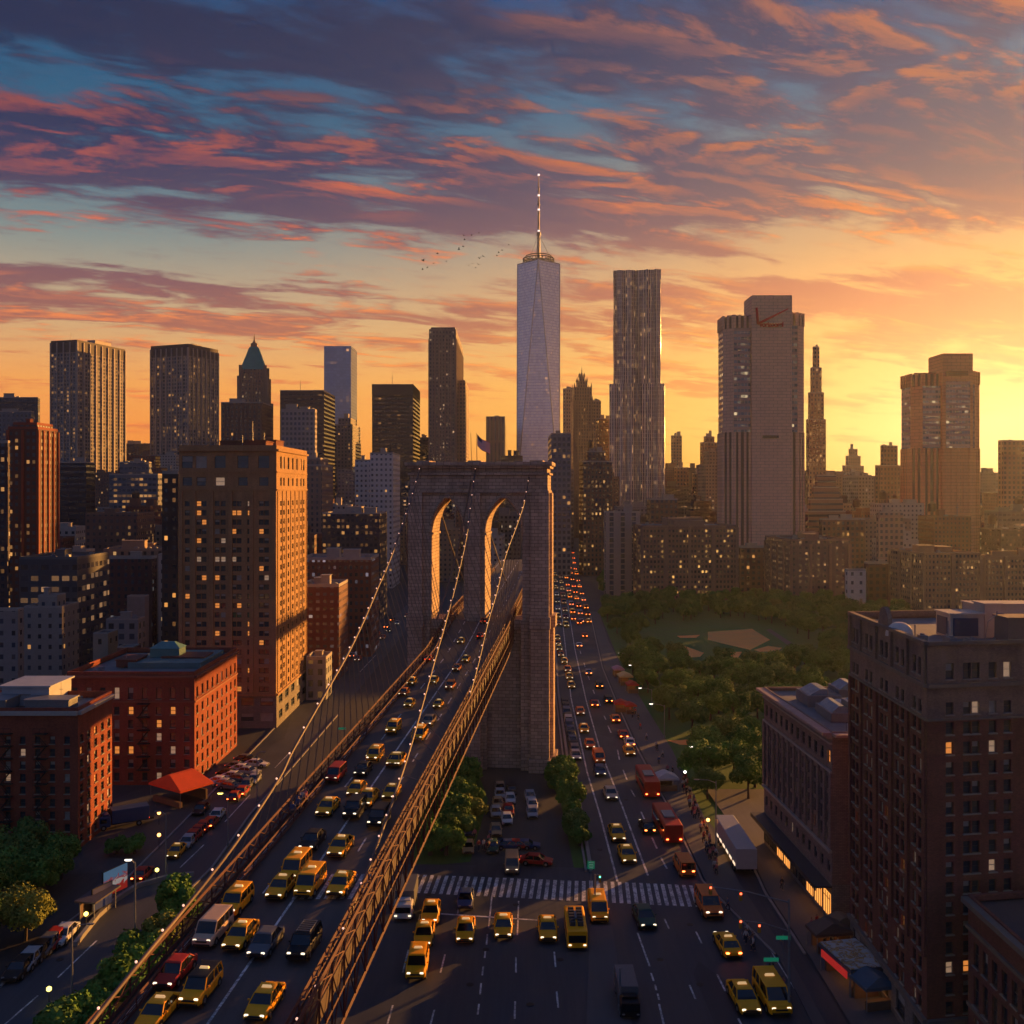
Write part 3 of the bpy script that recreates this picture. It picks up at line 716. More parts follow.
# --- skyline, left to right: (name, label, category, xa, xc, xb, ytop, depth, phi, material, extras)
S_ = []
def S(*a, **k): S_.append((a, k))
glassA = fm('glazed_grid', wall=(.30, .26, .23), glass=(.05, .06, .08), cw=4.2, ch=4.2, fx=.62, fy=.6, lit=.30, ls=.8, grough=.08)
glassD = fm('dark_curtain_wall', wall=(.075, .075, .085), glass=(.03, .035, .05), cw=4, ch=4, fx=.8, fy=.55, lit=.16, ls=.8, group=3)
S('office_tower', 'tall twin office tower with golden grid side, the farther left of the pair', 'skyscraper', 51, 77, 125, 341, 1100, 73, glassA, trim=mat('tower_mullion', (.42, .36, .31), .6), fins=(9.5, 1.4, 1.2, 0, 222), roofn=2, ant=3, sc=2.2, par=0, crown=(12, (.10, .085, .08)))
S('office_tower', 'tall twin office tower with golden grid side, just left of the green roofed spire', 'skyscraper', 151, 188, 218, 345, 1130, 68, glassA, trim=mat('tower_mullion', (.42, .36, .31), .6), fins=(8, 1.3, 1.2, 0, 220), roofn=1, ant=2, sc=2.2, par=0, crown=(12, (.10, .085, .08)))
S('office_block', 'dark flat office slab at the far left edge of the skyline', 'office building', -30, 38, 40, 398, 900, 90, glassD, sc=2)
S('office_block', 'grey blue office block before the dark slab at far left', 'office building', -20, 31, 34, 412, 760, 90, fm('greyblue', wall=(.13, .15, .18), cw=3.4, ch=3.6, lit=.1, ls=.8), sc=1.5)
S('brick_tower', 'dark brick apartment tower with a red sunlit side at the left edge', 'apartment tower', 8, 38, 58, 429, 360, 90, fm('darkbrickA', wall=(.12, .06, .05), cw=2.1, ch=2.6, fx=.5, fy=.5, lit=.22, ls=1.3, grough=.3), trim=mat('brick_pier', (.26, .07, .04), .8), fins=(4.4, .9, .5, 0, 78), tiers=[(80, .8)], roofn=1)
S('brick_tower', 'dark tower with yellow lit windows, cut by the left edge of the photo', 'apartment tower', -40, 8, 10, 443, 330, 90, fm('darkbrickB', wall=(.07, .05, .055), cw=2.2, ch=2.5, lit=.42, ls=1.5), roofn=1)
S('office_block', 'black blank slab block below the leftmost twin tower', 'office building', 58, 86, 95, 463, 560, 90, fm('blackslab', wall=(.035, .038, .05), glass=(.02, .022, .03), cw=6, ch=3.4, fx=.9, fy=.4, lit=.01), sc=1.3, par=.6)
S('office_block', 'grey office block with stripes of lit floors between the twin towers', 'office building', 109, 158, 162, 475, 640, 90, fm('greylit', wall=(.16, .17, .19), cw=2.8, ch=3.6, fx=.8, fy=.45, lit=.42, ls=.9, group=4), tiers=[(ZT(463, 640), .6)], sc=1.5)
S('office_block', 'dull brown block standing low between the two twin towers', 'office building', 120, 150, 154, 444, 1250, 90, fm('dullbrown', wall=(.10, .085, .085), cw=5, ch=4, lit=.06), sc=2)
S('brick_tower', 'dark brown tower close behind the left edge of the sunlit brick slab', 'apartment tower', 162, 178, 182, 474, 268, 90, fm('darkbrickC', wall=(.085, .06, .055), cw=2.2, ch=2.6, fx=.4, fy=.45, lit=.35, litc=(1, .4, .08), ls=1.6), roofn=1)
S('office_block', 'plain brown box at the foot of the green roofed spire tower', 'office building', 221, 262, 273, 403, 880, 90, fm('brownbox', wall=(.13, .085, .075), cw=4, ch=4, fx=.4, lit=.05), sc=2)
S('office_block', 'dark block with an orange sunlit side right of the green roofed tower', 'office building', 280, 324, 335, 391, 930, 90, fm('darkorange', wall=(.10, .07, .065), glass=(.04, .035, .04), cw=4, ch=4, fx=.8, fy=.4, lit=.04), sc=2, ant=1, bands=[])
S('office_block', 'pale grid fronted block standing before the dark orange sided block', 'office building', 281, 315, 317, 410, 820, 90, fm('palegrid', wall=(.34, .30, .29), cw=3.4, ch=4.2, fx=.55, fy=.55, lit=.03), sc=1.8)
S('glass_tower', 'smooth pale glass tower with a bright golden edge, left of centre', 'skyscraper', 324, 351, 357, 346, 1250, 90, fm('paleglass', wall=(.42, .46, .54), glass=(.42, .48, .58), cw=4, ch=4, fx=.9, fy=.8, lit=.05, grough=.3, metal=.6, gvar=.15, bmp=.05), par=0, roofn=0)
S('stepped_tower', 'grey stepped tower in front of the smooth pale glass tower', 'skyscraper', 334, 352, 361, 425, 1050, 90, fm('greystep', wall=(.24, .21, .20), cw=3.6, ch=3.8, fx=.45, lit=.2, ls=.8), tiers=[(ZT(418, 1050), .7)], sc=2)
S('office_block', 'broad dark bronze block with rows of faint lights, left of the pinstriped tower', 'office building', 372, 413, 420, 386, 1000, 90, fm('bronze', wall=(.075, .06, .055), glass=(.05, .045, .05), cw=3.2, ch=4.2, fx=.8, fy=.45, lit=.13, ls=.6), sc=2, ant=1, par=2, crown=(9, (.06, .048, .045)))
S('residential_tower', 'slim dark tower with a column of white lights above the bridge arch', 'skyscraper', 429, 456, 463, 330, 1000, 90, fm('slimdark', wall=(.19, .15, .145), glass=(.05, .05, .06), cw=3.3, ch=3.9, fx=.4, fy=.5, lit=.22, litc=(1, .6, .3), ls=1.1), sc=2, tiers=[(ZT(327, 1000), .9)], fins=(5.5, .8, .7, 0, 210), trim=mat('slim_fin', (.26, .19, .17), .7))
S('residential_tower', 'lower brown wing against the right side of the slim dark tower', 'skyscraper', 456, 465, 469, 381, 1020, 90, fm('wing', wall=(.26, .18, .14), cw=3.4, ch=3.9, fx=.4, lit=.1), sc=2)
S('office_block', 'small dark block between the bronze block and the slim tower', 'office building', 419, 429, 431, 438, 1150, 90, glassD, sc=2)
S('office_block', 'small ribbed brown tower just left of the tallest glass spire tower', 'office building', 486, 505, 506, 417, 1300, 90, fm('ribbed', wall=(.16, .12, .115), cw=5, ch=60, fx=.4, fy=.96, lit=0), sc=2)
S('apartment_block', 'white apartment block with dark square windows left of the bridge tower', 'apartment block', 370, 393, 400, 454, 560, 90, fm('whiteapt', wall=(.62, .57, .53), glass=(.08, .08, .1), cw=2.6, ch=3, fx=.45, fy=.45, lit=.05), sc=1.2)
S('apartment_block', 'low white wing left of the white apartment block', 'apartment block', 355, 372, 376, 461, 590, 90, fm('whiteapt', wall=(1,)*3), sc=1.2)
S('apartment_block', 'tan stepped apartment block behind the sunlit brick slab', 'apartment block', 300, 322, 333, 466, 520, 90, fm('tanstep', wall=(.26, .18, .14), cw=2.6, ch=3, fx=.4, lit=.12), tiers=[(ZT(459, 520), .7)])
S('apartment_block', 'wide dark block with scattered lights and a pale roof line left of the bridge', 'apartment block', 322, 380, 387, 514, 420, 90, fm('widedark', wall=(.07, .065, .075), cw=2.0, ch=2.6, fx=.6, fy=.5, lit=.30, ls=1.0), trim=LIMEW, par=.6)
S('apartment_block', 'brick apartment block with a broad orange sunlit end wall', 'apartment block', 300, 371, 379, 560, 330, 90, fm('aptE', wall=(.17, .075, .055), glass=(.06, .07, .09), cw=1.8, ch=2.4, fx=.5, fy=.5, lit=.2, litc=(.7, .6, .7), ls=.5), roofn=3)
S('apartment_block', 'lower brick block with an orange end wall, nearest to the left bridge cable', 'apartment block', 300, 339, 348, 587, 290, 90, fm('aptF', wall=(.15, .06, .05), glass=(.12, .11, .13), cw=2.1, ch=2.2, fx=.5, fy=.4, lit=.12, litc=(.9, .7, .6), ls=.5), roofn=2)
S('shop_building', 'pale low building at the foot of the sunlit brick slab', 'low building', 306, 326, 332, 660, 262, 90, fm('lowpale', wall=(.30, .30, .29), cw=2.5, ch=3, lit=.05), roofn=1)
# centre
S('office_block', 'grey blue block partly hiding the foot of the tallest spire tower', 'office building', 548, 566, 571, 439, 700, 90, fm('bluegreyB', wall=(.17, .18, .21), cw=3, ch=3.8, fx=.6, lit=.08), sc=1.4)
S('office_block', 'plain tan tower behind the small ornate crowned tower', 'office building', 563, 566, 576, 389, 1350, 45, fm('tanB', wall=(.34, .24, .18), cw=5, ch=5, fx=.4, lit=.03), sc=2)
S('office_block', 'brown shoulder block right of the small ornate crowned tower', 'office building', 590, 593, 601, 401, 1150, 30, fm('brownS', wall=(.20, .14, .11), cw=4, ch=4, fx=.4, lit=.06), sc=2)
S('office_block', 'dark brown slab left of the rippled steel tower', 'office building', 596, 599, 613, 419, 950, 20, fm('brownT', wall=(.15, .095, .085), cw=3.6, ch=4, fx=.45, lit=.10), sc=2)
S('brick_tower', 'dark brick tower with amber lights above the far end of the avenue', 'apartment tower', 579, 583, 612, 462, 640, 12, fm('amber', wall=(.13, .08, .07), cw=2.6, ch=3, fx=.45, lit=.3, litc=(1, .5, .14), ls=1.3), tiers=[(ZT(452, 640), .6)], tank=True, sc=1.3)
S('office_block', 'grey tower in the haze right behind the bridge tower', 'office building', 552, 560, 574, 470, 900, 60, fm('greyhz', wall=(.20, .19, .20), cw=3.5, ch=4, fx=.5, lit=.12), sc=1.6)
S('office_block', 'brown low tower with a gold lit parapet below the rippled steel tower', 'office building', 647, 650, 678, 500, 560, 8, fm('goldpar', wall=(.17, .10, .075), cw=2.8, ch=3, fx=.5, lit=.15), sc=1.2)
S('civic_building', 'tan stone building with a dark central window stripe beside the far avenue', 'civic building', 604, 606, 640, 513, 520, 6, fm('striped', wall=(.36, .29, .25), glass=(.04, .045, .07), cw=6, ch=2.8, fx=.36, fy=.8, lit=.04), sc=1.2, roofn=1)
S('apartment_block', 'wide brown apartment slab with amber windows facing the park', 'apartment block', 627, 642, 737, 527, 500, 4, fm('parkslab', wall=(.21, .125, .105), glass=(.05, .045, .05), cw=1.9, ch=2.6, fx=.55, fy=.5, lit=.24, litc=(1, .5, .12), ls=1.5), trim=mat('brown_pier', (.24, .15, .125), .8), fins=(11.5, 1.6, .5, 0, 37), roofn=4, sc=1.2)
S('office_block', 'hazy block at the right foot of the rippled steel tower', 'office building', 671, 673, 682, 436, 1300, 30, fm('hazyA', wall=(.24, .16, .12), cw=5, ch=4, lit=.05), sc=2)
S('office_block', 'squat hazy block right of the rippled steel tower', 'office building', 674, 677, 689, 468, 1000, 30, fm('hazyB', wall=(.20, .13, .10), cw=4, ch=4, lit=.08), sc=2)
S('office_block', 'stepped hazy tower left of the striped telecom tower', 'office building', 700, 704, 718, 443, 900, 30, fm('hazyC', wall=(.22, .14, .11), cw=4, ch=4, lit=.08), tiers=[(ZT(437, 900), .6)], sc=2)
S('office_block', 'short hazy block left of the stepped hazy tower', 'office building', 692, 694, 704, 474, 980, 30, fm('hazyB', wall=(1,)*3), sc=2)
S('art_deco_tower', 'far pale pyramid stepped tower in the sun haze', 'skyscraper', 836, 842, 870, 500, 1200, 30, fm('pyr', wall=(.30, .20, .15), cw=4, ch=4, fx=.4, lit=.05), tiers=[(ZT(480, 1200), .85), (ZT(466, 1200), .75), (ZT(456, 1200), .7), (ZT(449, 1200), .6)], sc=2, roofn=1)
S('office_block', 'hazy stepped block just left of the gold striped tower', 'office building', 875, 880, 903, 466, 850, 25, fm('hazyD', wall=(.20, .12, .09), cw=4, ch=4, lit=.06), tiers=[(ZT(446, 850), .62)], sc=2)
S('office_block', 'hazy orange block at the right edge of the skyline', 'office building', 998, 1003, 1060, 441, 800, 10, fm('hazyE', wall=(.22, .13, .10), cw=4, ch=4, lit=.04), sc=2)
S('apartment_block', 'brown brick block with a grid of lit windows behind the park trees', 'apartment block', 765, 791, 850, 541, 470, 3, fm('parkblk', wall=(.16, .11, .11), glass=(.05, .05, .06), cw=3.0, ch=2.7, fx=.36, fy=.42, lit=.4, litc=(1, .5, .16), ls=.9), roofn=5, sc=1.3, fins=(9.5, 1.4, .4, 0, 30), trim=mat('brown_pier', (.24, .15, .125), .8))
S('apartment_block', 'low brown block between the two big park side slabs', 'apartment block', 735, 740, 772, 548, 540, 3, fm('lowbrn', wall=(.13, .08, .07), cw=3, ch=3, lit=.08), roofn=2)
S('apartment_block', 'small white building with few windows beside the park', 'low building', 845, 848, 866, 571, 445, 3, fm('smallwhite', wall=(.60, .53, .48), glass=(.1, .09, .1), cw=4.0, ch=4, fx=.3, fy=.4, lit=.05), roofn=0)
S('apartment_block', 'dark brick block right of the small white building', 'apartment block', 864, 868, 892, 564, 452, 3, fm('darkR', wall=(.11, .06, .05), cw=3, ch=3, lit=.05), roofn=1)
S('apartment_block', 'wide tan apartment block above the corner brick building, with speckled lights', 'apartment block', 889, 924, 981, 555, 420, 4, fm('tanblk', wall=(.33, .20, .12), glass=(.06, .05, .05), cw=1.7, ch=2.4, fx=.5, fy=.5, lit=.22, litc=(1, .5, .15), ls=1.0), roofn=5, sc=1.3, fins=(11, 1.5, .5, 0, 28), trim=mat('tan_pier', (.36, .22, .13), .8))
S('apartment_block', 'tan apartment block running out of the right edge', 'apartment block', 978, 984, 1070, 557, 425, 4, fm('tanblk', wall=(1,)*3), roofn=3, sc=1.3, fins=(11, 1.5, .5, 0, 27), trim=mat('tan_pier', (.36, .22, .13), .8))
S('office_block', 'white topped block with lit edge left of the gold striped tower foot', 'office building', 876, 879, 903, 513, 560, 6, fm('litblk', wall=(.34, .24, .18), cw=3, ch=3.4, lit=.05), roofn=2)
S('office_block', 'brown wide block at the foot of the striped telecom tower', 'office building', 819, 822, 865, 520, 600, 6, fm('wbrn', wall=(.20, .11, .08), cw=3, ch=3.4, lit=.08), roofn=3)
# left middle ground
S('apartment_block', 'concrete apartment block with orange sunlit right wall, left middle ground', 'apartment block', 24, 62, 79, 608, 245, 90, fm('concA', wall=(.30, .27, .24), cw=2.6, ch=2.6, fx=.3, fy=.4, lit=.05), tiers=[(ZT(598, 245), .5)], roofn=1, par=.5)
S('apartment_block', 'grey concrete block at the left edge above the corner brick block', 'apartment block', -40, 18, 24, 611, 215, 90, fm('concB', wall=(.24, .23, .22), cw=2.6, ch=2.6, fx=.3, fy=.4, lit=.04), roofn=1, par=.5)
S('apartment_block', 'dark red brick block behind the concrete block, with few white lights', 'apartment block', 60, 86, 95, 552, 350, 90, fm('dred', wall=(.12, .045, .04), cw=2.6, ch=2.8, fx=.35, lit=.2, litc=(1, .8, .6)), roofn=1)
S('apartment_block', 'long brick block with an orange lit end left of the sunlit slab', 'apartment block', 95, 152, 157, 559, 345, 90, fm('longb', wall=(.12, .055, .05), cw=2.4, ch=2.5, fx=.4, lit=.18, litc=(.8, .75, .7), ls=.7), roofn=2)
S('apartment_block', 'grey windowless box block beside the sunlit slab foot', 'low building', 127, 145, 149, 597, 300, 90, CONC, roofn=0, par=.4)
S('apartment_block', 'low grey block with roof clutter behind the red brick pair', 'low building', 106, 138, 145, 620, 285, 90, fm('lowg', wall=(.24, .24, .24), cw=3, ch=3, lit=.05), roofn=3, par=.4)
S('stair_tower', 'small tan tower block with one window behind the red brick building', 'low building', 93, 108, 118, 634, 245, 90, fm('tantw', wall=(.36, .29, .22), cw=3.4, ch=5.2, fx=.25, fy=.25, lit=0), roofn=0, par=.3)
S('stair_tower', 'low reddish block with an orange lit side beside the small tan tower', 'low building', 117, 133, 140, 648, 240, 90, mat('red_render', (.24, .10, .07), .8), roofn=0, par=.3)
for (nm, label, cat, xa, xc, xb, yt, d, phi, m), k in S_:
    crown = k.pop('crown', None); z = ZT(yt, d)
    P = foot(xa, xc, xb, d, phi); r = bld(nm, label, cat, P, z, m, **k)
    if crown:                                             # dark plant floors at the top
        c = sum(P, Vector((0, 0)))/4; q = [p-c for p in P]; q = [p*1.006 for p in q]
        mb = MB(); mb.prism(q, z-crown[0], z+1.5, 0); mb.build('plant_floor', mat('plant_floor', crown[1], .7), r)
# --- the tallest glass spire tower
def spire_tower():
    d = 1500; x0, x1 = 517, 561.5; W = (x1-x0)/F*d; zt = ZT(259, d); zb = 56.
    c = Vector((k_((x0+x1)/2)*d, d+W/2)); root = thing('spire_tower', 'tallest glass tower with tapering triangular faces, a roof ring and a long spire', 'skyscraper', (c.x, c.y, 0), R(0))
    gm = fm('spire_glass', wall=(.62, .66, .76), glass=(.90, .93, 1.0), cw=3.6, ch=4.4, fx=.97, fy=.84, lit=.05, ls=.7, grough=.3, rough=.4, metal=.15, gvar=.2, bmp=.02)
    h = W/2; a0 = R(-3); rot = lambda x, y, a: (x*math.cos(a)-y*math.sin(a), x*math.sin(a)+y*math.cos(a))
    s = h/ (math.cos(a0)+abs(math.sin(a0)))*1.0
    bot = [rot(sx*s, sy*s, a0) for sx, sy in ((-1, -1), (1, -1), (1, 1), (-1, 1))]
    t = s*1.02; top = [rot(*q, a0+R(0)) for q in ((0, -t*1.0), (t*1.0, 0), (0, t), (-t, 0))]
    mb = MB(); mb.prism([Vector(b) for b in bot], 0, zb, 0, top=False)
    for i in range(4):
        A, B = bot[i], bot[(i+1) % 4]; T0, T1 = top[i], top[(i+1) % 4]
        L = 2*s
        mb.quad([(*A, zb), (*B, zb), (*T0, zt)], 0, [(0, zb), (L, zb), (L/2, zt)])
        mb.quad([(*B, zb), (*T1, zt), (*T0, zt)], 0, [(L, zb), (L*1.5, zt), (L/2, zt)])
    mb.quad([(*p, zt) for p in top], 1)
    mb.build('glass_wall', [gm, ROOFD], root)
    ed = MB()
    for i in range(4):
        ed.tube([(*bot[i], zb), (*top[i], zt)], .9, 4); ed.tube([(*bot[(i+1) % 4], zb), (*top[i], zt)], .9, 4); ed.tube([(*top[i], zt), (*top[(i+1) % 4], zt)], .8, 4)
    ed.build('edge_trim', mat('edge_steel', (.5, .5, .52), .3, .8), root)
    rg = MB(); n = 28
    for zz, rr in ((3, 24), (8, 24), (12, 20)):
        rg.tube([(math.cos(i*2*math.pi/n)*rr, math.sin(i*2*math.pi/n)*rr, zt+zz) for i in range(n+1)], .8, 4)
    for i in range(n):
        a = i*2*math.pi/n; rg.tube([(math.cos(a)*24, math.sin(a)*24, zt), (math.cos(a)*24, math.sin(a)*24, zt+8)], .5, 4)
        if i % 2 == 0: rg.tube([(math.cos(a)*24, math.sin(a)*24, zt+8), (math.cos(a)*9, math.sin(a)*9, zt+3)], .5, 4)
    rg.build('roof_ring', DSTEEL, root)
    sp = MB(); zs = ZT(168, d)-zt
    sp.cyl((0, 0, zt), 7, 6, 12, 5); sp.cyl((0, 0, zt+6), 2.7, zs*.28, 8, 2.2); sp.cyl((0, 0, zt+6+zs*.28), 3.4, 5, 10, 3.4); sp.cyl((0, 0, zt+11+zs*.28), 1.7, zs*.3, 8, 1.5)
    sp.cyl((0, 0, zt+11+zs*.58), 2.4, 2.5, 8); sp.cyl((0, 0, zt+13.5+zs*.58), 1.3, zs*.16, 8, 1.1); sp.cyl((0, 0, zt+13.5+zs*.74), 1.9, 2, 8); sp.cyl((0, 0, zt+15.5+zs*.74), 1.0, zs*.26-15.5, 8, .7)
    for i in range(3):
        a = i*2.09+.3; sp.tube([(math.cos(a)*22, math.sin(a)*22, zt+6), (0, 0, zt+zs*.34)], .35, 4)
    s_ = sp.build('spire', mat('spire_steel', (.22, .20, .21), .5, .4), root)
    for q in (.36, .6, .76, .99): l = MB(); l.cyl((0, 0, 0), 1.6, 2.4, 8); l.build('beacon', mat('beacon', (.8, .7, .7), .4, var=0, emit=(1, .75, .7), es=1.5), s_, (0, -2.2, zt+zs*q))
    BL.append((c.x, c.y, W*.7))
spire_tower()
# --- rippled steel residential tower
def rippled_tower():
    d = 900; root = thing('rippled_tower', 'tall residential tower with rippled steel front, right of the spire tower', 'skyscraper', (k_(640)*d, d+22, 0), R(-7))
    m = fm('ripple_steel', wall=(.66, .57, .50), glass=(.10, .10, .12), cw=2.1, ch=3.6, fx=.46, fy=.93, lit=.2, litc=(1, .5, .18), ls=.9, grough=.2, rough=.4, metal=.3)
    zt = ZT(268, d)
    def body(w, dd, z0, z1, ph, notch=1):
        n = 34; rings = []; lv = max(2, int((z1-z0)/5))
        for q in range(lv+1):
            z = z0+(z1-z0)*q/lv; ring_ = []
            for i in range(n):
                x = -w/2+w*i/(n-1); rip = 1.5*math.sin(x*.75+.9*math.sin(z*.03+ph))+.7*math.sin(x*1.6+z*.02)
                nt = 3.2 if notch and abs(x-.5) < 1.9 else 0
                ring_.append((x, -dd/2-rip+nt, z))
            for i in range(12):
                y = -dd/2+dd*(i+.5)/12; ring_.append((w/2+.5*math.sin(y*1.3+z*.05), y, z))
            ring_.append((w/2, dd/2, z)); ring_.append((-w/2, dd/2, z))
            for i in range(12):
                y = dd/2-dd*(i+.5)/12; ring_.append((-w/2-.5*math.sin(y*1.3+z*.05), y, z))
            rings.append(ring_)
        mb = MB(); nn = len(rings[0]); 
        per = [0]
        for i in range(nn): a, b = rings[0][i], rings[0][(i+1) % nn]; per.append(per[-1]+math.dist(a, b))
        for q in range(lv):
            for i in range(nn):
                j = (i+1) % nn; A, B, C_, D_ = rings[q][i], rings[q][j], rings[q+1][j], rings[q+1][i]
                mb.quad([A, B, C_, D_], 0, [(per[i], A[2]), (per[i+1], B[2]), (per[i+1], C_[2]), (per[i], D_[2])])
        mb.v += rings[-1]; mb.f.append(tuple(range(len(mb.v)-nn, len(mb.v)))); mb.mi.append(1); mb.uv += [(0, 0)]*nn
        return mb
    s = d/F
    body(47*s, 30, 0, zt, 0).build('tower_wall', [m, ROOFD], root)
    body(55*s, 33, 0, ZT(383, d), 1.3).build('lower_wing', [m, ROOFD], root)
    rooftop(root, [Vector((-18, -10)), Vector((18, -10)), Vector((18, 10)), Vector((-18, 10))], zt, random.Random(2), mat('ripple_crown', (.3, .24, .2), .5), 2, sc=1.6)
    BL.append((root.location.x, root.location.y, 32))
rippled_tower()
# --- telecom tower with a blank stone slab, and its twin farther right
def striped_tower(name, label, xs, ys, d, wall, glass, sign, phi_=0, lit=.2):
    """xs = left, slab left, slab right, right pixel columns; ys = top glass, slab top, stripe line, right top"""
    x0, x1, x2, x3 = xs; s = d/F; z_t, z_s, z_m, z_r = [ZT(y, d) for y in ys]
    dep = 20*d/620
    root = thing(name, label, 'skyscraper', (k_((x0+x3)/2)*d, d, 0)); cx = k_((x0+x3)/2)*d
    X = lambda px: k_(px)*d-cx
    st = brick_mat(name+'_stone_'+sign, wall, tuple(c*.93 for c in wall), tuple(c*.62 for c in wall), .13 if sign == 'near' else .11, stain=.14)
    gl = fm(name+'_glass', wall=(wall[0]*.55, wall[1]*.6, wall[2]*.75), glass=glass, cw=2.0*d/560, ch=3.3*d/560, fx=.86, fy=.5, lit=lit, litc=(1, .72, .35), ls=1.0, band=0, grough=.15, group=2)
    # chamfered left body
    def block(xa, xb, zt, ch_l, ch_r, y0, y1):
        mb = MB(); A, B = X(xa), X(xb); c_ = 5*d/560
        poly = []
        poly += [Vector((A, y0+c_)), Vector((A+c_, y0))] if ch_l else [Vector((A, y0))]
        poly += [Vector((B-c_, y0)), Vector((B, y0+c_))] if ch_r else [Vector((B, y0))]
        poly += [Vector((B, y1)), Vector((A, y1))]
        return poly
    Lp = block(x0, x1-.5, z_t, True, False, 0, dep); Rp = block(x2+.5, x3, z_r, False, True, 2, dep)
    for P, zt in ((Lp, z_t), (Rp, z_r)):
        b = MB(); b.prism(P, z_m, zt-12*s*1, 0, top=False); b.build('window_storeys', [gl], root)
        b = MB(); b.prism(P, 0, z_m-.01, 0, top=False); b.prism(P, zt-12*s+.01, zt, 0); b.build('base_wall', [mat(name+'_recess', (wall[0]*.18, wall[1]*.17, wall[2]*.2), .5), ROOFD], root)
        f = MB(); n = len(P)
        for i in range(n):
            a, q = P[i], P[(i+1) % n]; L = (q-a).length; t = (q-a)/L; o = Vector((t.y, -t.x))
            if o.y > .5: continue
            m_ = max(1, round(L/(5.4*s)))
            for j in range(m_+1):
                p = a+t*L*j/m_+o*.55*s
                if j in (0, m_): p = p-t*(.9 if j else -.9)*s
                for z0, z1 in ((0, z_m), (zt-12*s, zt+.8)): f.box((p.x, p.y, (z0+z1)/2), (2.3*s, 1.1*s, z1-z0), math.atan2(t.y, t.x))
            if .3 < abs(t.x) < .9: 
                p = a+t*L/2+o*.3*s; f.box((p.x, p.y, (z_m+zt-12*s)/2), (L*.98, .5*s, zt-12*s-z_m), math.atan2(t.y, t.x))
        f.build('stone_pier', st, root)
    sl = MB(); A, B = X(x1), X(x2); sl.box(((A+B)/2, dep/2-3*s, z_s/2), (B-A, dep+2*s, z_s)); slab = sl.build('stone_slab', st, root)
    ya = -3*s-s
    if sign == 'near':
        g = MB(); zz = ZT(437, d); g.box(((A+B)/2-1.5*s, ya-.2, zz), (16*s, .6, 2.6*s)); g.build('louvre_slot', DSTEEL, slab)
        redm = mat('sign_red', (.60, .03, .025), .5, var=0)
        lg = MB(); pt = lambda px, py: (X(px), ZT(py, d))
        def bar(p, q, w0, w1):
            (x0_, z0_), (x1_, z1_) = pt(*p), pt(*q); v = Vector((x1_-x0_, z1_-z0_)); n_ = Vector((-v.y, v.x)).normalized()
            P4 = [(x0_-n_.x*w0, z0_-n_.y*w0), (x1_-n_.x*w1, z1_-n_.y*w1), (x1_+n_.x*w1, z1_+n_.y*w1), (x0_+n_.x*w0, z0_+n_.y*w0)]
            lg.quad([(x, ya-.5, z) for x, z in P4]); lg.quad([(x, ya-.02, z) for x, z in reversed(P4)])
            for i in range(4): a_, b_ = P4[i], P4[(i+1) % 4]; lg.quad([(a_[0], ya-.5, a_[1]), (a_[0], ya-.02, a_[1]), (b_[0], ya-.02, b_[1]), (b_[0], ya-.5, b_[1])])
        bar((755.5, 308.5), (757, 325), 1.1*s, 1.2*s); bar((757, 324.5), (787, 309.5), 1.35*s, .5*s)
        lg.build('check_mark', redm, slab)
        fc = bpy.data.curves.new('sign_lettering', 'FONT'); fc.body = 'vorizoorel'; fc.size = 7*s; fc.extrude = .25; fc.offset = .2*s; fc.materials.append(redm); fc.space_character = .92
        fo = bpy.data.objects.new('sign_lettering', fc); COL.objects.link(fo); fo.parent = slab; fo.location = (X(758.5), ya-.35, ZT(327.5, d)); fo.rotation_euler = (R(90), 0, 0)
        fo.scale = (.88, 1, 1)
        bpy.context.view_layer.update(); lm_ = bpy.data.meshes.new_from_object(fo.evaluated_get(bpy.context.evaluated_depsgraph_get())); bpy.data.objects.remove(fo)
        lo = bpy.data.objects.new('sign_lettering', lm_); COL.objects.link(lo); lo.parent = slab; lo.location = (X(758.5), ya-.35, ZT(327.5, d)); lo.rotation_euler = (R(90), 0, 0); lo.scale = (.88, 1, 1)
    else:
        g = MB(); zz = ZT(374, d); g.box(((A+B)/2-1*s, ya-.2, zz), (22*s, .6, 5*s)); g.build('name_band', mat('band_brown', (.22, .10, .06), .6), slab)
        w_ = MB(); w_.box(((A+B)/2, ya-.05-.2, (ZT(382, d)+z_m)/2), ((B-A)*.8, .4, ZT(382, d)-z_m)); w_.build('window_storeys', gl, slab)
        for j in range(5):
            p = A+(B-A)*(j+.5)/5; q = MB(); q.box((p, ya-.4, z_m/2), (2.2*s, .8, z_m)); q.build('stone_pier', st, root)
    rooftop(root, [Vector((p.x, p.y)) for p in (Lp[0]+Vector((3, 3)), Vector((A-1, 3)), Vector((A-1, dep-2)), Vector((Lp[0].x+3, dep-2)))], z_t, random.Random(5), st, 2, sc=s*1.2, ant=0) if False else None
    q = MB()
    for px, w in ((x0+8, 5), (x0+16, 7), (x1-6, 4), (x3-8, 6)):
        zt = z_t if px < x1 else z_r; q.box((X(px), dep*.4, zt+1.2*s), (w*s, 5*s, 2.4*s))
    q.tube([(X(x1+14), dep*.4, z_s), (X(x1+14), dep*.4, z_s+3*s)], .3*s, 5); q.build('plant_box', st, root)
    BL.append((cx, d+dep/2, (X(x3)-X(x0))*.7))
    return root
striped_tower('telecom_tower', 'tall tower with a blank stone slab bearing a red check mark sign', (725, 751, 791, 807), (316, 296, 432, 313), 620, (.74, .47, .36), (.15, .18, .22), 'near')
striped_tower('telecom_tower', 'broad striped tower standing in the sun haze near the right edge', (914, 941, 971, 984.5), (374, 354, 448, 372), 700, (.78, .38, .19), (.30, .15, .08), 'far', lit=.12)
P = foot(808, 812, 830, 820, 20)
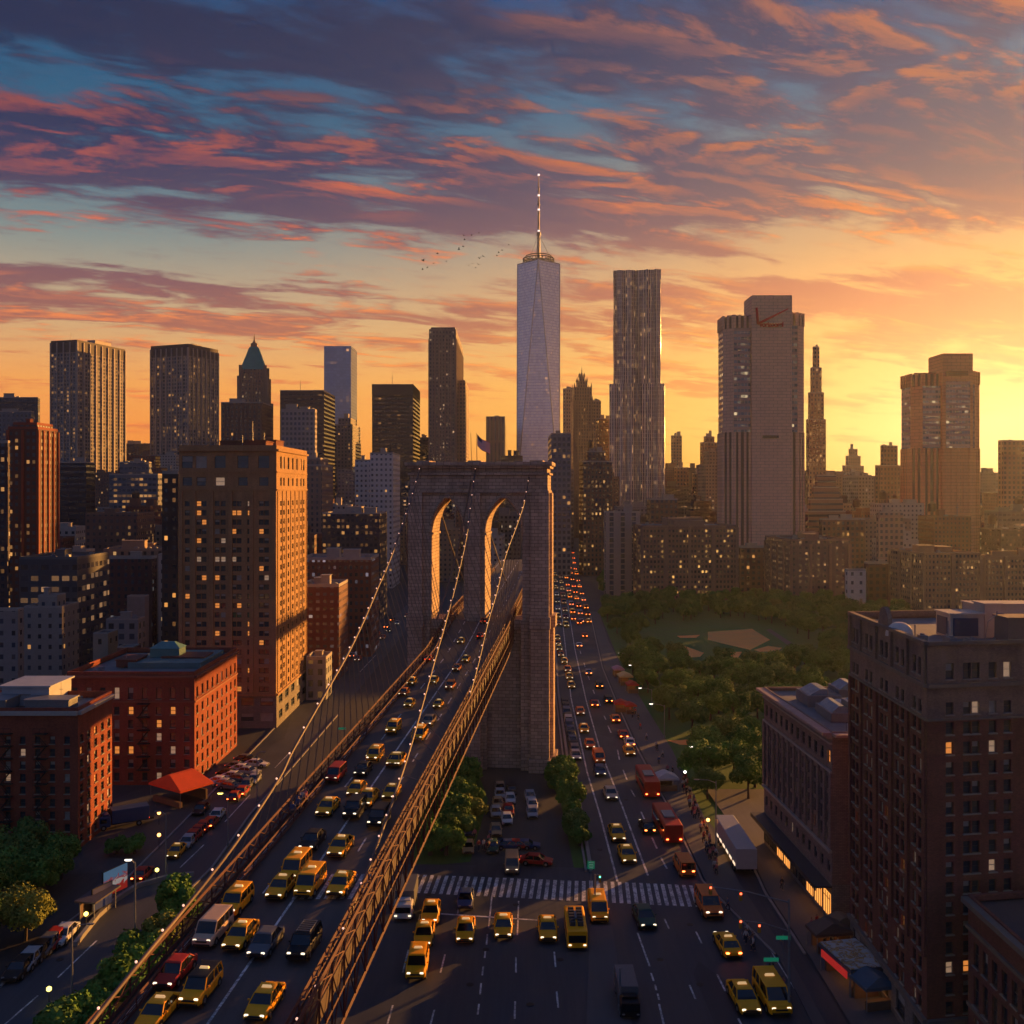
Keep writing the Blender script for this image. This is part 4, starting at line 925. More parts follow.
# stepped tower right behind the telecom tower
S2 = bld('stepped_tower', 'slender stepped tower close behind the right side of the telecom tower', 'skyscraper', foot(806, 809, 826, 820, 10), ZT(420, 820), fm('stepb', wall=(.30, .20, .13), cw=3, ch=3.6, fx=.45, lit=.3, litc=(1, .5, .15)), tiers=[(ZT(393, 820), .8), (ZT(368, 820), .72), (ZT(347, 820), .6)], roofn=1, sc=1.2)
bld('stepped_tower', 'low terraced base block beside the foot of the telecom tower', 'low building', foot(805, 808, 846, 690, 8), ZT(512, 690), fm('terr', wall=(.26, .17, .12), cw=40, ch=4, fx=.98, fy=.4, lit=0), tiers=[(ZT(500, 690), .85), (ZT(488, 690), .8), (ZT(476, 690), .75)], roofn=1, sc=1.2)
# --- green roofed spire tower
def green_spire():
    d = 950; s = d/F; px = 250.5; c = k_(px)*d; root = thing('ornate_tower', 'ornate masonry tower with a steep green copper roof and needle spire', 'skyscraper', (c, d+14, 0), R(8))
    m = fm('ornate', wall=(.30, .19, .13), cw=3.2, ch=3.8, fx=.4, fy=.55, lit=.25, litc=(1, .6, .25), ls=.9); tr = mat('ornate_trim', (.34, .23, .16), .8)
    def sq(w): return [Vector((-w, -w)), Vector((w, -w)), Vector((w, w)), Vector((-w, w))]
    w = MB()
    lv = [(16.5*s, 0, ZT(405, d)), (14.5*s, ZT(405, d)+.01, ZT(380, d)), (13*s, ZT(380, d)+.01, ZT(369, d))]
    for h, z0, z1 in lv:
        w.prism(sq(h), z0, z1, 0)
        for x in (-1, 1):
            for y in (-1, 1): w.box((x*h*.93, y*h*.93, (z0+z1)/2+2), (h*.22, h*.22, z1-z0+4), 0, 1)
        for j in range(-2, 3): w.box((j*h*.36, -h-.25, (z0+z1)/2), (h*.07, .5, z1-z0), 0, 1); w.box((h+.25, j*h*.36, (z0+z1)/2), (.5, h*.07, z1-z0), 0, 1)
    w.build('shaft', [m, tr], root)
    r = MB(); z0 = ZT(369, d); cols = [(12.2*s, z0), (11*s, z0+4*s), (7.5*s, ZT(355, d)), (4.6*s, ZT(346, d)), (3.4*s, ZT(345, d))]
    r.loft([[(x*h, y*h, z) for x, y in ((-1, -1), (1, -1), (1, 1), (-1, 1))] for h, z in cols]); r.build('copper_roof', mat('copper_green', (.10, .30, .24), .6, var=.3, scale=.1), root)
    n = MB(); z1 = ZT(345, d)
    n.prism(sq(3.2*s), z1, z1+3.5*s, 0); n.cyl((0, 0, z1+3.5*s), 2.4*s, 2.6*s, 8, 1.2*s); n.cyl((0, 0, z1+6.1*s), .9*s, 7*s, 6, .15*s)
    for x in (-1, 1):
        for y in (-1, 1): n.cyl((x*10.5*s, y*10.5*s, z0), 1.2*s, 5*s, 6, .1)
    n.build('lantern_spire', tr, root)
    BL.append((c, d+14, 20))
green_spire()
def crown_spire():
    d = 1150; s = d/F; c = k_(582.5)*d; root = thing('ornate_tower', 'small ornate tower with a pinnacled crown, between the spire and rippled towers', 'skyscraper', (c, d+12, 0), R(4))
    m = fm('ornateB', wall=(.20, .15, .125), cw=3, ch=4, fx=.4, fy=.7, lit=.12); tr = mat('ornateB_trim', (.24, .18, .15), .8)
    w = MB()
    for h, z0, z1 in ((10*s, 0, ZT(400, d)), (9*s, ZT(400, d)+.01, ZT(387, d)), (5*s, ZT(387, d)+.01, ZT(381, d)), (2.6*s, ZT(381, d)+.01, ZT(376, d))):
        w.prism([Vector((-h, -h)), Vector((h, -h)), Vector((h, h)), Vector((-h, h))], z0, z1)
        for x in (-1, 1):
            for y in (-1, 1): w.cyl((x*h*.94, y*h*.94, z1), 1.0*s, 4.5*s, 6, .1)
    for j in range(-3, 4): w.box((j*2.9*s, -10*s-.3, ZT(400, d)/2), (.9*s, .6, ZT(400, d)), 0, 0)
    w.build('shaft', [m], root)
    n = MB(); n.cyl((0, 0, ZT(376, d)), 1.8*s, 4*s, 8, .9*s); n.cyl((0, 0, ZT(372, d)), .6*s, 7*s, 6, .1); n.build('pinnacle', tr, root)
    BL.append((c, d+12, 16))
crown_spire()
# ---------------------------------------------------------------- near buildings with real window openings
def holed(mb, A, B, z0, z1, ops, depth=.22, mi=0, rmi=0):
    A, B = Vector(A), Vector(B); L = (B-A).length; t = (B-A)/L; n = Vector((t.y, -t.x))
    P = lambda u, v, dd=0: ((A+t*u-n*dd).x, (A+t*u-n*dd).y, v)
    def q(u0, u1, v0, v1):
        if u1-u0 < 1e-4 or v1-v0 < 1e-4: return
        mb.quad([P(u0, v0), P(u1, v0), P(u1, v1), P(u0, v1)], mi, [(u0, v0), (u1, v0), (u1, v1), (u0, v1)])
    rows = {}
    for o in ops:
        if o[0] > .05 and o[1] < L-.05 and o[2] > z0 and o[3] < z1: rows.setdefault((round(o[2], 3), round(o[3], 3)), []).append(o)
    v = z0
    for (a, b) in sorted(rows):
        q(0, L, v, a); u = 0
        for o in sorted(rows[(a, b)]):
            q(u, o[0], a, b); u0, u1 = o[0], o[1]; u = u1
            mb.quad([P(u0, a), P(u1, a), P(u1, a, depth), P(u0, a, depth)], rmi); mb.quad([P(u0, b, depth), P(u1, b, depth), P(u1, b), P(u0, b)], rmi)
            mb.quad([P(u0, a), P(u0, a, depth), P(u0, b, depth), P(u0, b)], rmi); mb.quad([P(u1, a, depth), P(u1, a), P(u1, b), P(u1, b, depth)], rmi)
        q(u, L, a, b); v = b
    q(0, L, v, z1)
    out = []
    for r in rows.values():
        for u0, u1, v0, v1 in r: out.append((P((u0+u1)/2, (v0+v1)/2, depth), math.atan2(t.y, t.x), u1-u0, v1-v0))
    return out
GL = mat('window_glass', (.04, .055, .07), .08, var=.5, scale=.3, spec=.9)
GLB = mat('window_blind', (.32, .31, .28), .6, var=.3, scale=1)
GLO = mat('window_lit_orange', (.4, .2, .1), .5, var=.4, scale=1.2, emit=(1, .32, .06), es=.6)
GLP = mat('window_lit_pale', (.5, .45, .35), .5, var=.4, scale=1.2, emit=(1, .60, .34), es=.22)
FRD = mat('window_frame_dark', (.05, .045, .042), .5, var=.1); FRL = mat('window_frame_pale', (.33, .31, .28), .6, var=.1)
SILL = mat('window_sill', (.30, .26, .22), .8, var=.2)
def win_mb(w, h, style, frame=.06, sill=True, double=True):
    """mats: 0 frame 1 glass 2 second pane material 3 sill"""
    mb = MB(); f = frame
    mb.box((0, 0, h/2-f/2), (w, .1, f)); mb.box((0, 0, -h/2+f/2), (w, .1, f))
    for s in (-1, 1): mb.box((s*(w/2-f/2), 0, 0), (f, .1, h-2*f))
    if double: mb.box((0, .005, 0), (w-2*f, .07, f))
    top = 1 if style != 'half' else 2
    mb.quad([(-w/2+f, .03, 0), (w/2-f, .03, 0), (w/2-f, .03, h/2-f), (-w/2+f, .03, h/2-f)], top)
    mb.quad([(-w/2+f, .03, -h/2+f), (w/2-f, .03, -h/2+f), (w/2-f, .03, 0), (-w/2+f, .03, 0)], 1)
    if sill: mb.box((0, -.22, -h/2-.06), (w+.16, .34, .12), 0, 3)
    return mb
WSTY = {'dark': [FRD, GL, GL, SILL], 'half': [FRD, GL, GLB, SILL], 'blind': [FRL, GLB, GLB, SILL], 'orange': [FRD, GLO, GLO, SILL], 'pale': [FRL, GLP, GLP, SILL]}
WM = {}
def put_windows(root, wins, rn, lit=.05, pale=.05, cap=98, sill=True, name='window'):
    wins = sorted(wins, key=lambda w: (Vector(w[0][:2])+Vector(root.location[:2])).length-w[0][2]*.3)
    rest = {}
    for k, (p, rz, w, h) in enumerate(wins):
        r = rn.random(); st = 'orange' if r < lit else 'pale' if r < lit+pale else 'half' if r < lit+pale+.18 else 'blind' if r < lit+pale+.25 else 'dark'
        key = (round(w, 2), round(h, 2), st, sill)
        if key not in WM: WM[key] = (win_mb(w, h, st, max(.05, min(.09, w*.07)), sill), None)
        if k < cap:
            mbp, me = WM[key]
            if me is None: me = mbp.mesh('window', WSTY[st]); WM[key] = (mbp, me)
            inst(me, name, root, p, rz)
        else:
            mb = rest.setdefault('all', MB()); src = WM[key][0]; c, s = math.cos(rz), math.sin(rz); b = len(mb.v)
            mb.v += [(p[0]+x*c-y*s, p[1]+x*s+y*c, p[2]+z) for x, y, z in src.v]; mb.f += [tuple(i+b for i in f) for f in src.f]; mb.uv += src.uv
            off = list(WSTY).index(st)*4; mb.mi += [i+off for i in src.mi]
    if rest:
        allm = [m for st in WSTY.values() for m in st]
        o = rest['all'].build('window', allm, root); o['kind'] = 'stuff'
def grid_ops(us, vs, w, h): return [(u-w/2, u+w/2, v-h/2, v+h/2) for v in vs for u in us]
def course(root, name, m, A, B, z, h, out):
    q = MB(); strip_box(q, A, B, z, h, out); q.build(name, m, root)
def strip_box(mb, A, B, z, h, out, mi=0, inset=0, gap=.003):
    A, B = Vector(A), Vector(B); t = (B-A).normalized(); n = Vector((t.y, -t.x)); L = (B-A).length
    c = (A+B)/2+n*(out/2+gap); mb.box((c.x, c.y, z+h/2), (L-2*inset, out, h), math.atan2(t.y, t.x), mi)
def near_building(name, label, poly, bandsdef, walls, roofmat=ROOF, rn=None, lit=.05, pale=.05, par=.9, sill=True, cap=98, partrim=None, cat='apartment building'):
    """bandsdef = [(z0, z1, material)], walls = {edge: ops}"""
    poly = [Vector(p) for p in poly]; c = sum(poly, Vector((0, 0)))/len(poly); root = thing(name, label, cat, (c.x, c.y, 0)); P = [p-c for p in poly]
    mats = [b[2] for b in bandsdef]; mb = MB(); wins = []
    for i in range(len(P)):
        A, B = P[i], P[(i+1) % len(P)]
        for bi, (z0, z1, _) in enumerate(bandsdef): wins += holed(mb, A, B, z0, z1, walls.get(i, []), mi=bi, rmi=bi)
    mb.build('wall', mats, root); zt = bandsdef[-1][1]
    r = MB(); r.quad([(*p, zt-.25) for p in P]); r.build('roof', roofmat, root)
    if par: q = MB(); ring(q, P, zt, zt+par, .35); q.build('parapet', partrim or mats[-1], root)
    put_windows(root, wins, rn or random.Random(3), lit, pale, cap, sill)
    BL.append((c.x, c.y, max(p.length for p in P)))
    return root, P, zt
STREET = ground_mat('x', (.1, .1, .1)) if False else None
# --- sunlit brick slab tower on the left
bk_tan = brick_mat('tan_brick', (.46, .27, .13), (.36, .21, .105), s=2.4)
bk_red = brick_mat('red_brick', (.34, .085, .045), (.24, .055, .032)); bk_dark = brick_mat('brown_brick', (.24, .085, .06), (.165, .06, .045))
bk_light = brick_mat('pale_brick', (.30, .21, .165), (.23, .16, .125)); base_st = brick_mat('base_stone', (.26, .23, .20), (.20, .18, .16), s=1.1)
def slab_tower():
    P = foot(179, 276.5, 307, 231, 90); zt = ZT(449, 231); L0 = (P[1]-P[0]).length; L3 = (P[0]-P[3]).length
    wf = L3; vs = [9.2+2.18*i for i in range(21)]; tops = [57.2, 61.6]
    uF = [L3*(x-65)/(385-65) for x in (92, 130, 147, 190, 210, 245, 262, 297, 335, 352)]; uS = [L0*q for q in (.13, .22, .36, .50, .64, .78, .88)]
    ops3 = grid_ops(uF, vs, 1.15, 1.25)+grid_ops([L3*(x-65)/320 for x in (92, 138, 200, 275, 343)], [58.0], 2.2, 2.0)+grid_ops([L3*(x-65)/320 for x in (92, 138, 200, 275, 343)], [62.6], 2.6, 2.9)
    ops0 = grid_ops(uS, vs, 1.5, 1.25)+grid_ops(uS, [58.0], 1.5, 2.0)+grid_ops(uS, [62.6], 1.7, 2.9)
    ops3 = [o for o in ops3]; base = grid_ops([L3*q for q in (.1, .3, .5, .7, .9)], [2.6, 6.2], 3.0, 1.9); base0 = grid_ops([L0*q for q in (.12, .31, .5, .69, .88)], [2.6, 6.2], 3.6, 1.9)
    root, Q, z = near_building('brick_slab_tower', 'tall tan brick apartment tower with a golden sunlit side, left of the bridge', P, [(0, 7.9, base_st), (7.901, zt, bk_tan)],
        {3: ops3+base, 0: ops0+base0}, rn=random.Random(11), lit=.09, pale=.03, cap=98, sill=False)
    tr = MB()
    for i in (3, 0): 
        A, B = Q[i], Q[(i+1) % 4]
        strip_box(tr, A, B, 7.6, .5, .35); strip_box(tr, A, B, 55.9, .3, .25); strip_box(tr, A, B, 60.1, .3, .2); strip_box(tr, A, B, zt-.5, .5, .5)
        t = (B-A).normalized(); n = Vector((t.y, -t.x)); L = (B-A).length
        us = ([0.02, .155, .335, .53, .745, .98] if i == 3 else [.03, .17, .29, .43, .57, .71, .83, .97])
        for u in us:
            c = A+t*L*u+n*.2; w = .9 if i == 3 else .5
            if 0.0 < u < 1: tr.box((c.x-(0 if i == 3 else n.x*.12), c.y-(0 if i == 3 else n.y*.12), (8.2+55.8)/2), (w, .35 if i == 3 else .16, 47.5), math.atan2(t.y, t.x))
    tr.build('brick_pier', bk_tan, root)
    rooftop(root, Q, z, random.Random(4), bk_dark, 6, antenna=3, sc=.9)
slab_tower()
def brick_pair():
    P = foot(67, 194.5, 237, 186.6, 90); zt = 20.6; L0 = (P[1]-P[0]).length; L3 = (P[0]-P[3]).length
    vs = [1.6, 4.1, 6.6, 9.1, 11.6, 14.1, 17.4]; uF = [L3*q for q in (.06, .17, .28, .39, .50, .61, .72, .83, .94)]; uS = [L0*(i+.5)/9 for i in range(9)]
    root, Q, z = near_building('brick_block', 'red brick block with a green blue roof deck and orange sunlit side wall', P, [(0, zt, bk_red)], {3: grid_ops(uF, vs[:-1], 1.0, 1.5)+grid_ops(uF, [17.4], 1.0, 2.2), 0: grid_ops(uS, vs[:-1], 1.1, 1.5)+grid_ops(uS, [17.4], 1.1, 1.9)}, rn=random.Random(5), lit=.12, pale=.06)
    tr = MB()
    for i in (3, 0): strip_box(tr, Q[i], Q[(i+1) % 4], 15.6, .35, .2); strip_box(tr, Q[i], Q[(i+1) % 4], zt-.3, .45, .45)
    tr.build('cornice', mat('brick_trim', (.27, .10, .06), .8), root)
    c = (Q[0]+Q[2])/2; g = MB(); g.box((c.x+3, c.y+3, z+.35), (L3*.6, L0*.55, 1.2)); g.build('roof_deck', mat('verdigris_deck', (.10, .19, .20), .6, var=.35, scale=.4), root)
    h = MB(); h.box((c.x+1, c.y+3, z+1.9), (6, 4, 1.8)); h.loft([[(c.x+1+x*3.2, c.y+3+y*2.2, z+2.8) for x, y in ((-1, -1), (1, -1), (1, 1), (-1, 1))], [(c.x+1+x*1.4, c.y+3+y*.2, z+4) for x, y in ((-1, -1), (1, -1), (1, 1), (-1, 1))]]); h.build('roof_shelter', mat('verdigris', (.09, .22, .22), .6), root)
    rooftop(root, Q, z, random.Random(8), bk_dark, 4, antenna=1, sc=.6)
    P = foot(-75, 78, 112, 152.9, 90); zt = 21.2; L0 = (P[1]-P[0]).length; L3 = (P[0]-P[3]).length
    vs = [1.5+1.95*i for i in range(9)]; uF = [L3-(1.7+2.3*i) for i in range(10)]; uS = [L0*(i+.5)/5 for i in range(5)]
    root, Q, z = near_building('brick_block', 'nearest red brick block with a pale rooftop penthouse at the left edge', P, [(0, zt, bk_red)], {3: grid_ops(uF, vs, .85, 1.15), 0: grid_ops(uS, vs, 1.1, 1.2)}, rn=random.Random(6), lit=.09, pale=.05)
    tr = MB()
    for i in (3, 0): strip_box(tr, Q[i], Q[(i+1) % 4], zt-.2, .6, .5)
    tr.build('cornice', mat('pale_cornice', (.42, .38, .34), .7), root)
    a = U(5, 700, 160).x-root.location.x; b = U(52, 700, 160).x-root.location.x; y0 = 159-root.location.y
    h = MB(); h.box(((a+b)/2, y0+4, z+1.4), (b-a, 8, 3.1)); h.box(((a+b)/2, y0+4, z+3.05), (b-a+.8, 8.8, .25)); h.build('penthouse', mat('pale_metal', (.40, .42, .45), .6), root)
    rooftop(root, Q, z, random.Random(12), STEEL, 4, antenna=2, sc=.5)
brick_pair()
# --- corner brick building at the right
def corner_building():
    C = Vector((40.36, 95.6)); Lf = Vector((41.16, 119.7)); Rr = C+Vector((math.cos(R(9)), math.sin(R(9))))*28; zt = 40.5
    P = [C, Rr, Rr+(Lf-C), Lf]; L3 = (C-Lf).length
    us = [L3-u for u in (1.8, 3.3, 6.5, 8.1, 11.4, 12.9, 16.4, 18, 21.3, 22.7)]; uf = [2.4, 4.25, 5.2, 7.0, 8.6, 11.5, 13.2, 14.2, 16.2, 17.9, 20.5, 22.3, 24, 26]
    vs = [36.6-2.03-1.95*i+.1 for i in range(16)]
    root, Q, z = near_building('corner_building', 'tall dark brick corner building with a pale top storey at the right edge', P,
        [(0, 4.2, base_st), (4.201, 33.6, bk_dark), (33.601, zt, bk_light)],
        {3: grid_ops(us, vs, .82, 1.25)+grid_ops(us, [38.6], .82, 1.7)+grid_ops([L3*q for q in (.1, .3, .5, .7, .9)], [2.2], 2.6, 2.2),
         0: grid_ops(uf, vs, .8, 1.2)+grid_ops(uf, [38.3], .85, 1.55)+grid_ops([3, 8, 13, 18, 23], [2.2], 2.6, 2.2)}, rn=random.Random(21), lit=.03, pale=.06, par=.7, cap=99)
    tr = MB()
    for i in (3, 0):
        A, B = Q[i], Q[(i+1) % 4]
        for z_, h_, o_ in ((36.75, .4, .35), (33.5, .22, .18), (4.1, .4, .4), (zt+.4, .35, .3)): course(root, 'string_course', mat('course_stone', (.20, .16, .13), .8), A, B, z_, h_, o_)
    pr = MB(); A, B = Q[3], Q[0]; t = (B-A).normalized(); n = Vector((t.y, -t.x))
    for u in (.05, .98*L3/2*0+4.4, 9.7, 14.6, L3-4.9, L3-.1):
        c = A+t*min(max(u, .45), L3-.45)+n*.14; pr.box((c.x, c.y, 22), (.24, .6, 23)); 
        c = A+t*min(max(u, .45), L3-.45)+n*.2; pr.box((c.x, c.y, zt-1.5), (.24, .5, 4.2), 0, 1)
    pr.build('brick_pier', [bk_dark, bk_light], root)
    # curved gable on the parapet of the left wall
    gb = MB(); u0 = L3-12.2
    pts = [(-2.0, 0)]+[(-1.5*math.cos(a), .7+1.7*math.sin(a)) for a in [i*math.pi/10 for i in range(11)]]+[(2.0, 0)]
    for off, sgn in ((.06, 1), (-.4, -1)):
        row = [(*(A+t*(u0+x)+n*off), zt+.3+y) for x, y in pts]
        gb.quad(row[::-1] if sgn > 0 else row)
    for (x0, y0), (x1, y1) in zip(pts, pts[1:]):
        gb.quad([(*(A+t*(u0+x0)+n*.06), zt+.3+y0), (*(A+t*(u0+x1)+n*.06), zt+.3+y1), (*(A+t*(u0+x1)-n*.4), zt+.3+y1), (*(A+t*(u0+x0)-n*.4), zt+.3+y0)][::1])
    gb.build('gable', bk_light, root)
    lx = lambda px, d: k_(px)*d-root.location.x; ly = lambda d: d-root.location.y
    pm = mat('plaster_pale', (.46, .40, .35), .8, var=.2, scale=.4, bump=.1); bp = mat('blue_panel', (.05, .07, .13), .4)
    def rb(x0, x1, d0, d1, h, m, nm, z_=zt-.2, roof=True):
        b = MB(); X0, X1 = lx(x0, d0), lx(x1, d0); b.box(((X0+X1)/2, (ly(d0)+ly(d1))/2, z_+h/2), (X1-X0, d1-d0, h)); 
        if roof: b.box(((X0+X1)/2, (ly(d0)+ly(d1))/2, z_+h+.08), (X1-X0+.3, d1-d0+.3, .16))
        return b.build(nm, m, root)
    b1 = rb(950, 984, 104, 107.4, 2.5, pm, 'roof_bulkhead'); rb(984.5, 1001, 104.5, 107, 3.5, pm, 'roof_bulkhead'); rb(1008, 1060, 99, 101.8, 2.7, mat('brown_render', (.24, .16, .13), .8), 'roof_bulkhead'); rb(975, 1040, 108.5, 111.5, 3.0, pm, 'roof_bulkhead')
    b = MB(); X0, X1 = lx(953, 104), lx(978, 104); b.box(((X0+X1)/2, ly(103.95), zt+1.0), (X1-X0, .08, 1.9)); b.build('blue_screen', bp, b1)
    b = MB(); b.box((lx(950, 104)-.05, ly(105.8), zt+1.0), (.08, 2.4, 1.9)); b.build('blue_screen', bp, b1)
    dm = MB(); rings = []
    for i in range(6):
        a = i/6*math.pi/2; rings.append([(lx(903, 105)+math.cos(q)*1.5*math.cos(a), ly(106)+math.sin(q)*1.2*math.cos(a), zt-.2+1.5*math.sin(a)) for q in [j*math.pi/6 for j in range(12)]])
    dm.loft(rings); dm.build('roof_dome', mat('dome_white', (.55, .52, .48), .6), root)
    rc = random.Random(2)
    for k in range(9):
        px = rc.uniform(915, 1000); d = rc.uniform(98, 102); s = rc.uniform(.4, .9); b = MB(); b.box((lx(px, d), ly(d), zt-.2+s/2), (s, s*1.3, s)); b.cyl((lx(px, d), ly(d), zt-.2+s), s*.3, .15, 8); b.build('air_unit', STEEL, root)
    for px, h in ((915, 1.6), (997, 3.0), (948, 2)): b = MB(); b.tube([(lx(px, 101.5), ly(101.5), zt-.3), (lx(px, 101.5), ly(101.5), zt+h)], .07, 5); b.build('vent_pipe', STEEL, root)
    pp = MB(); pp.tube([(lx(985, 101), ly(101), zt+.2), (lx(988, 101), ly(101), zt+2), (lx(998, 101), ly(101), zt+2.8), (lx(1004, 101), ly(101), zt+2.8)], .06, 5); pp.build('duct', STEEL, root)
corner_building()
# --- stone faced hotel block behind it with shops
def shop_building():
    C = Vector((41.2, 126.5)); Lf = Vector((39.9, 155.6)); Rr = C+Vector((15, .4)); zt = 24.5; P = [C, Rr, Rr+(Lf-C), Lf]; L3 = (C-Lf).length
    us = [L3*(i+.5)/12 for i in range(12)]; st = brick_mat('pinkish_stone', (.29, .20, .17), (.22, .155, .135), s=1.3, stain=.25)
    root, Q, z = near_building('shop_building', 'pinkish stone block with a wide cornice and glowing shop windows beside the park', P, [(0, 5.2, base_st), (5.201, zt, st)],
        {3: grid_ops(us, [7.2], 1.0, 1.5)+grid_ops(us, [11.4, 13.6, 15.8, 18.0], 1.15, 1.6)+grid_ops(us, [21.4], 1.15, 1.7)}, rn=random.Random(31), lit=.03, pale=.03, par=.35, sill=False)
    A, B = Q[3], Q[0]; t = (B-A).normalized(); n = Vector((t.y, -t.x)); tr = MB()
    for z_, h_, o_ in ((9.2, .35, .4), (19.5, .3, .25), (23.2, .25, .3)): course(root, 'string_course', LIMEW, A, B, z_, h_, o_)
    c = MB(); 
    for i in (3, 0): strip_box(c, Q[i], Q[(i+1) % 4], zt-.1, .35, 1.3)
    strip_box(c, A, B, zt-.5, .399, .7); c.build('cornice', mat('cornice_pink', (.36, .25, .22), .7), root)
    pi = MB()
    for i in range(13):
        q = A+t*min(max(L3*i/12, .3), L3-.3)+n*.15; pi.box((q.x, q.y, 14.6), (.75, .24, 9.7), math.atan2(t.y, t.x))
    pi.build('pilaster', st, root)
    cn = MB(); q = (A+B)/2+n*1.1; cn.box((q.x, q.y, 4.9), (L3, 2.2, .25), math.atan2(t.y, t.x)); cn.box((q.x+n.x*1.05, q.y+n.y*1.05, 4.75), (L3, .1, .6), math.atan2(t.y, t.x)); cn.build('shop_canopy', mat('canopy_dark', (.07, .07, .075), .6), root)
    for i in range(9):
        q = A+t*(L3*(i+.5)/9)+n*.06; s = MB(); s.box((q.x, q.y, 2.3), (2.3, .12, 2.9), math.atan2(t.y, t.x)); 
        lit = i in (2, 3, 6, 7, 8)
        w = s.build('shop_window', SHOPG if lit else GL, root)
        f = MB()
        for o in (-1.15, -.38, .38, 1.15): p = q+t*o+n*.08; f.box((p.x, p.y, 2.3), (.08, .06, 2.9), math.atan2(t.y, t.x))
        p = q+n*.08; f.box((p.x, p.y, 3.1), (2.2, .055, .08), math.atan2(t.y, t.x)); f.build('window_frame', FRD, w)
    for i in range(5):
        q = A+t*(L3*(i+.7)/5.2)+n*1.2; l = MB(); l.cyl((q.x, q.y, 4.2), .12, .3, 8); l.build('canopy_lamp', OLAMP if i > 2 else YLAMP, root)
    rf = random.Random(9); bl = mat('skylight_blue', (.12, .20, .26), .2, var=.4, scale=.6)
    for dx, dy, w, dd, h in ((4.5, 20, 5, 6, 1.6), (9, 21, 4, 5, 2.2), (4, 11, 3.4, 7, 1.2), (9, 12, 6, 5, 1.9), (12, 5, 3, 4, 1.5)):
        p = C-Vector(root.location[:2])+Vector((dx, dy)); b = MB(); b.box((p.x, p.y, z+h/2-.2), (w, dd, h)); b.build('roof_unit', ROOF if rf.random() < .5 else STEEL, root)
        s = MB(); s.loft([[(p.x+x*w*.42, p.y+y*dd*.42, z+h-.19) for x, y in ((-1, -1), (1, -1), (1, 1), (-1, 1))], [(p.x+x*w*.1, p.y+y*dd*.4, z+h+.7) for x, y in ((-1, -1), (1, -1), (1, 1), (-1, 1))]]); s.build('skylight', bl, root)
    dm = MB(); p = C-Vector(root.location[:2])+Vector((6, 15.5)); dm.loft([[(p.x+math.cos(q)*1.9*math.cos(a), p.y+math.sin(q)*1.6*math.cos(a), z-.2+1.5*math.sin(a)) for q in [j*math.pi/6 for j in range(12)]] for a in [i*.25 for i in range(6)]]); dm.build('roof_dome', mat('dome_white', (.55, .52, .48), .6), root)
    for k in range(5):
        p = C-Vector(root.location[:2])+Vector((rf.uniform(3, 12), rf.uniform(3, 25))); b = MB(); b.tube([(p.x, p.y, z), (p.x, p.y, z+rf.uniform(1.5, 3))], .06, 5); b.build('vent_pipe', STEEL, root)
    b = MB(); 
    for k in range(14): x = C.x-root.location.x+2.5+k*.85; b.tube([(x, C.y-root.location.y+2, z-.2), (x, C.y-root.location.y+2, z+1.1)], .03, 4)
    b.tube([(C.x-root.location.x+2.5, C.y-root.location.y+2, z+1.1), (C.x-root.location.x+13.5, C.y-root.location.y+2, z+1.1)], .035, 4); b.build('roof_railing', DSTEEL, root)
shop_building()
def low_right():
    A = Vector((43.25, 93.2)); B = Vector((43.3, 55)); zt = 17.2; P = [B, B+Vector((26, 0)), A+Vector((26, 4)), A]; L = (B-A).length
    us = [1.6+1.75*i for i in range(21)]
    root, Q, z = near_building('warehouse_block', 'lower brick block with tall windows in the bottom right corner', P, [(0, zt, bk_dark)], {3: grid_ops(us, [2.2, 5.6, 12.6], 1.0, 2.2)+grid_ops(us, [9.2], 1.0, 2.8)}, rn=random.Random(41), lit=.05, pale=.05, par=.5, roofm=ROOFD) if False else near_building('warehouse_block', 'lower brick block with tall windows in the bottom right corner', P, [(0, zt, bk_dark)], {3: grid_ops(us, [2.2, 5.6, 12.6], 1.0, 2.2)+grid_ops(us, [9.2], 1.0, 2.8)}, ROOFD, random.Random(41), .05, .05, .5)
    c = MB(); strip_box(c, Q[3], Q[0], zt-.2, .5, .7); strip_box(c, Q[3], Q[0], 14.6, .3, .3); strip_box(c, Q[3], Q[0], 7.3, .3, .2); c.build('cornice', mat('course_stone', (.20, .16, .13), .8), root)
    b = MB(); b.box((5, 12, z+1.2), (6, 10, 2.8)); b.build('roof_bulkhead', mat('grey_render', (.2, .2, .21), .8), root)
low_right()

def fire_escape(root_label, u0, zs, w=2.4):
    r = next(o for o in COL.objects if o.get('label') == root_label); wall = next(c for c in r.children if c.name.startswith('wall'))
    v = wall.data.vertices; xs = max(p.co.x for p in v); ys = min(p.co.y for p in v)      # front wall faces the camera
    m = MB()
    for i, z in enumerate(zs):
        x = xs-u0; y = ys-.6
        m.box((x, y, z), (w, 1.0, .06))
        for dx in (-w/2, 0, w/2): m.tube([(x+dx, ys-1.08, z), (x+dx, ys-1.08, z+.9)], .025, 4)
        m.tube([(x-w/2, ys-1.08, z+.9), (x+w/2, ys-1.08, z+.9)], .03, 4)
        if i: s_ = 1 if i % 2 else -1; m.tube([(x-s_*w*.4, ys-.9, zs[i-1]), (x+s_*w*.4, ys-.9, z)], .06, 4); m.tube([(x-s_*w*.4, ys-.4, zs[i-1]), (x+s_*w*.4, ys-.4, z)], .06, 4)
    m.build('fire_escape', mat('escape_iron', (.03, .028, .028), .7, var=0), r)
fire_escape('red brick block with a green blue roof deck and orange sunlit side wall', 9.5, [3+2.5*i for i in range(6)])
fire_escape('nearest red brick block with a pale rooftop penthouse at the left edge', 5.5, [2.6+1.95*i for i in range(9)], 2.0)
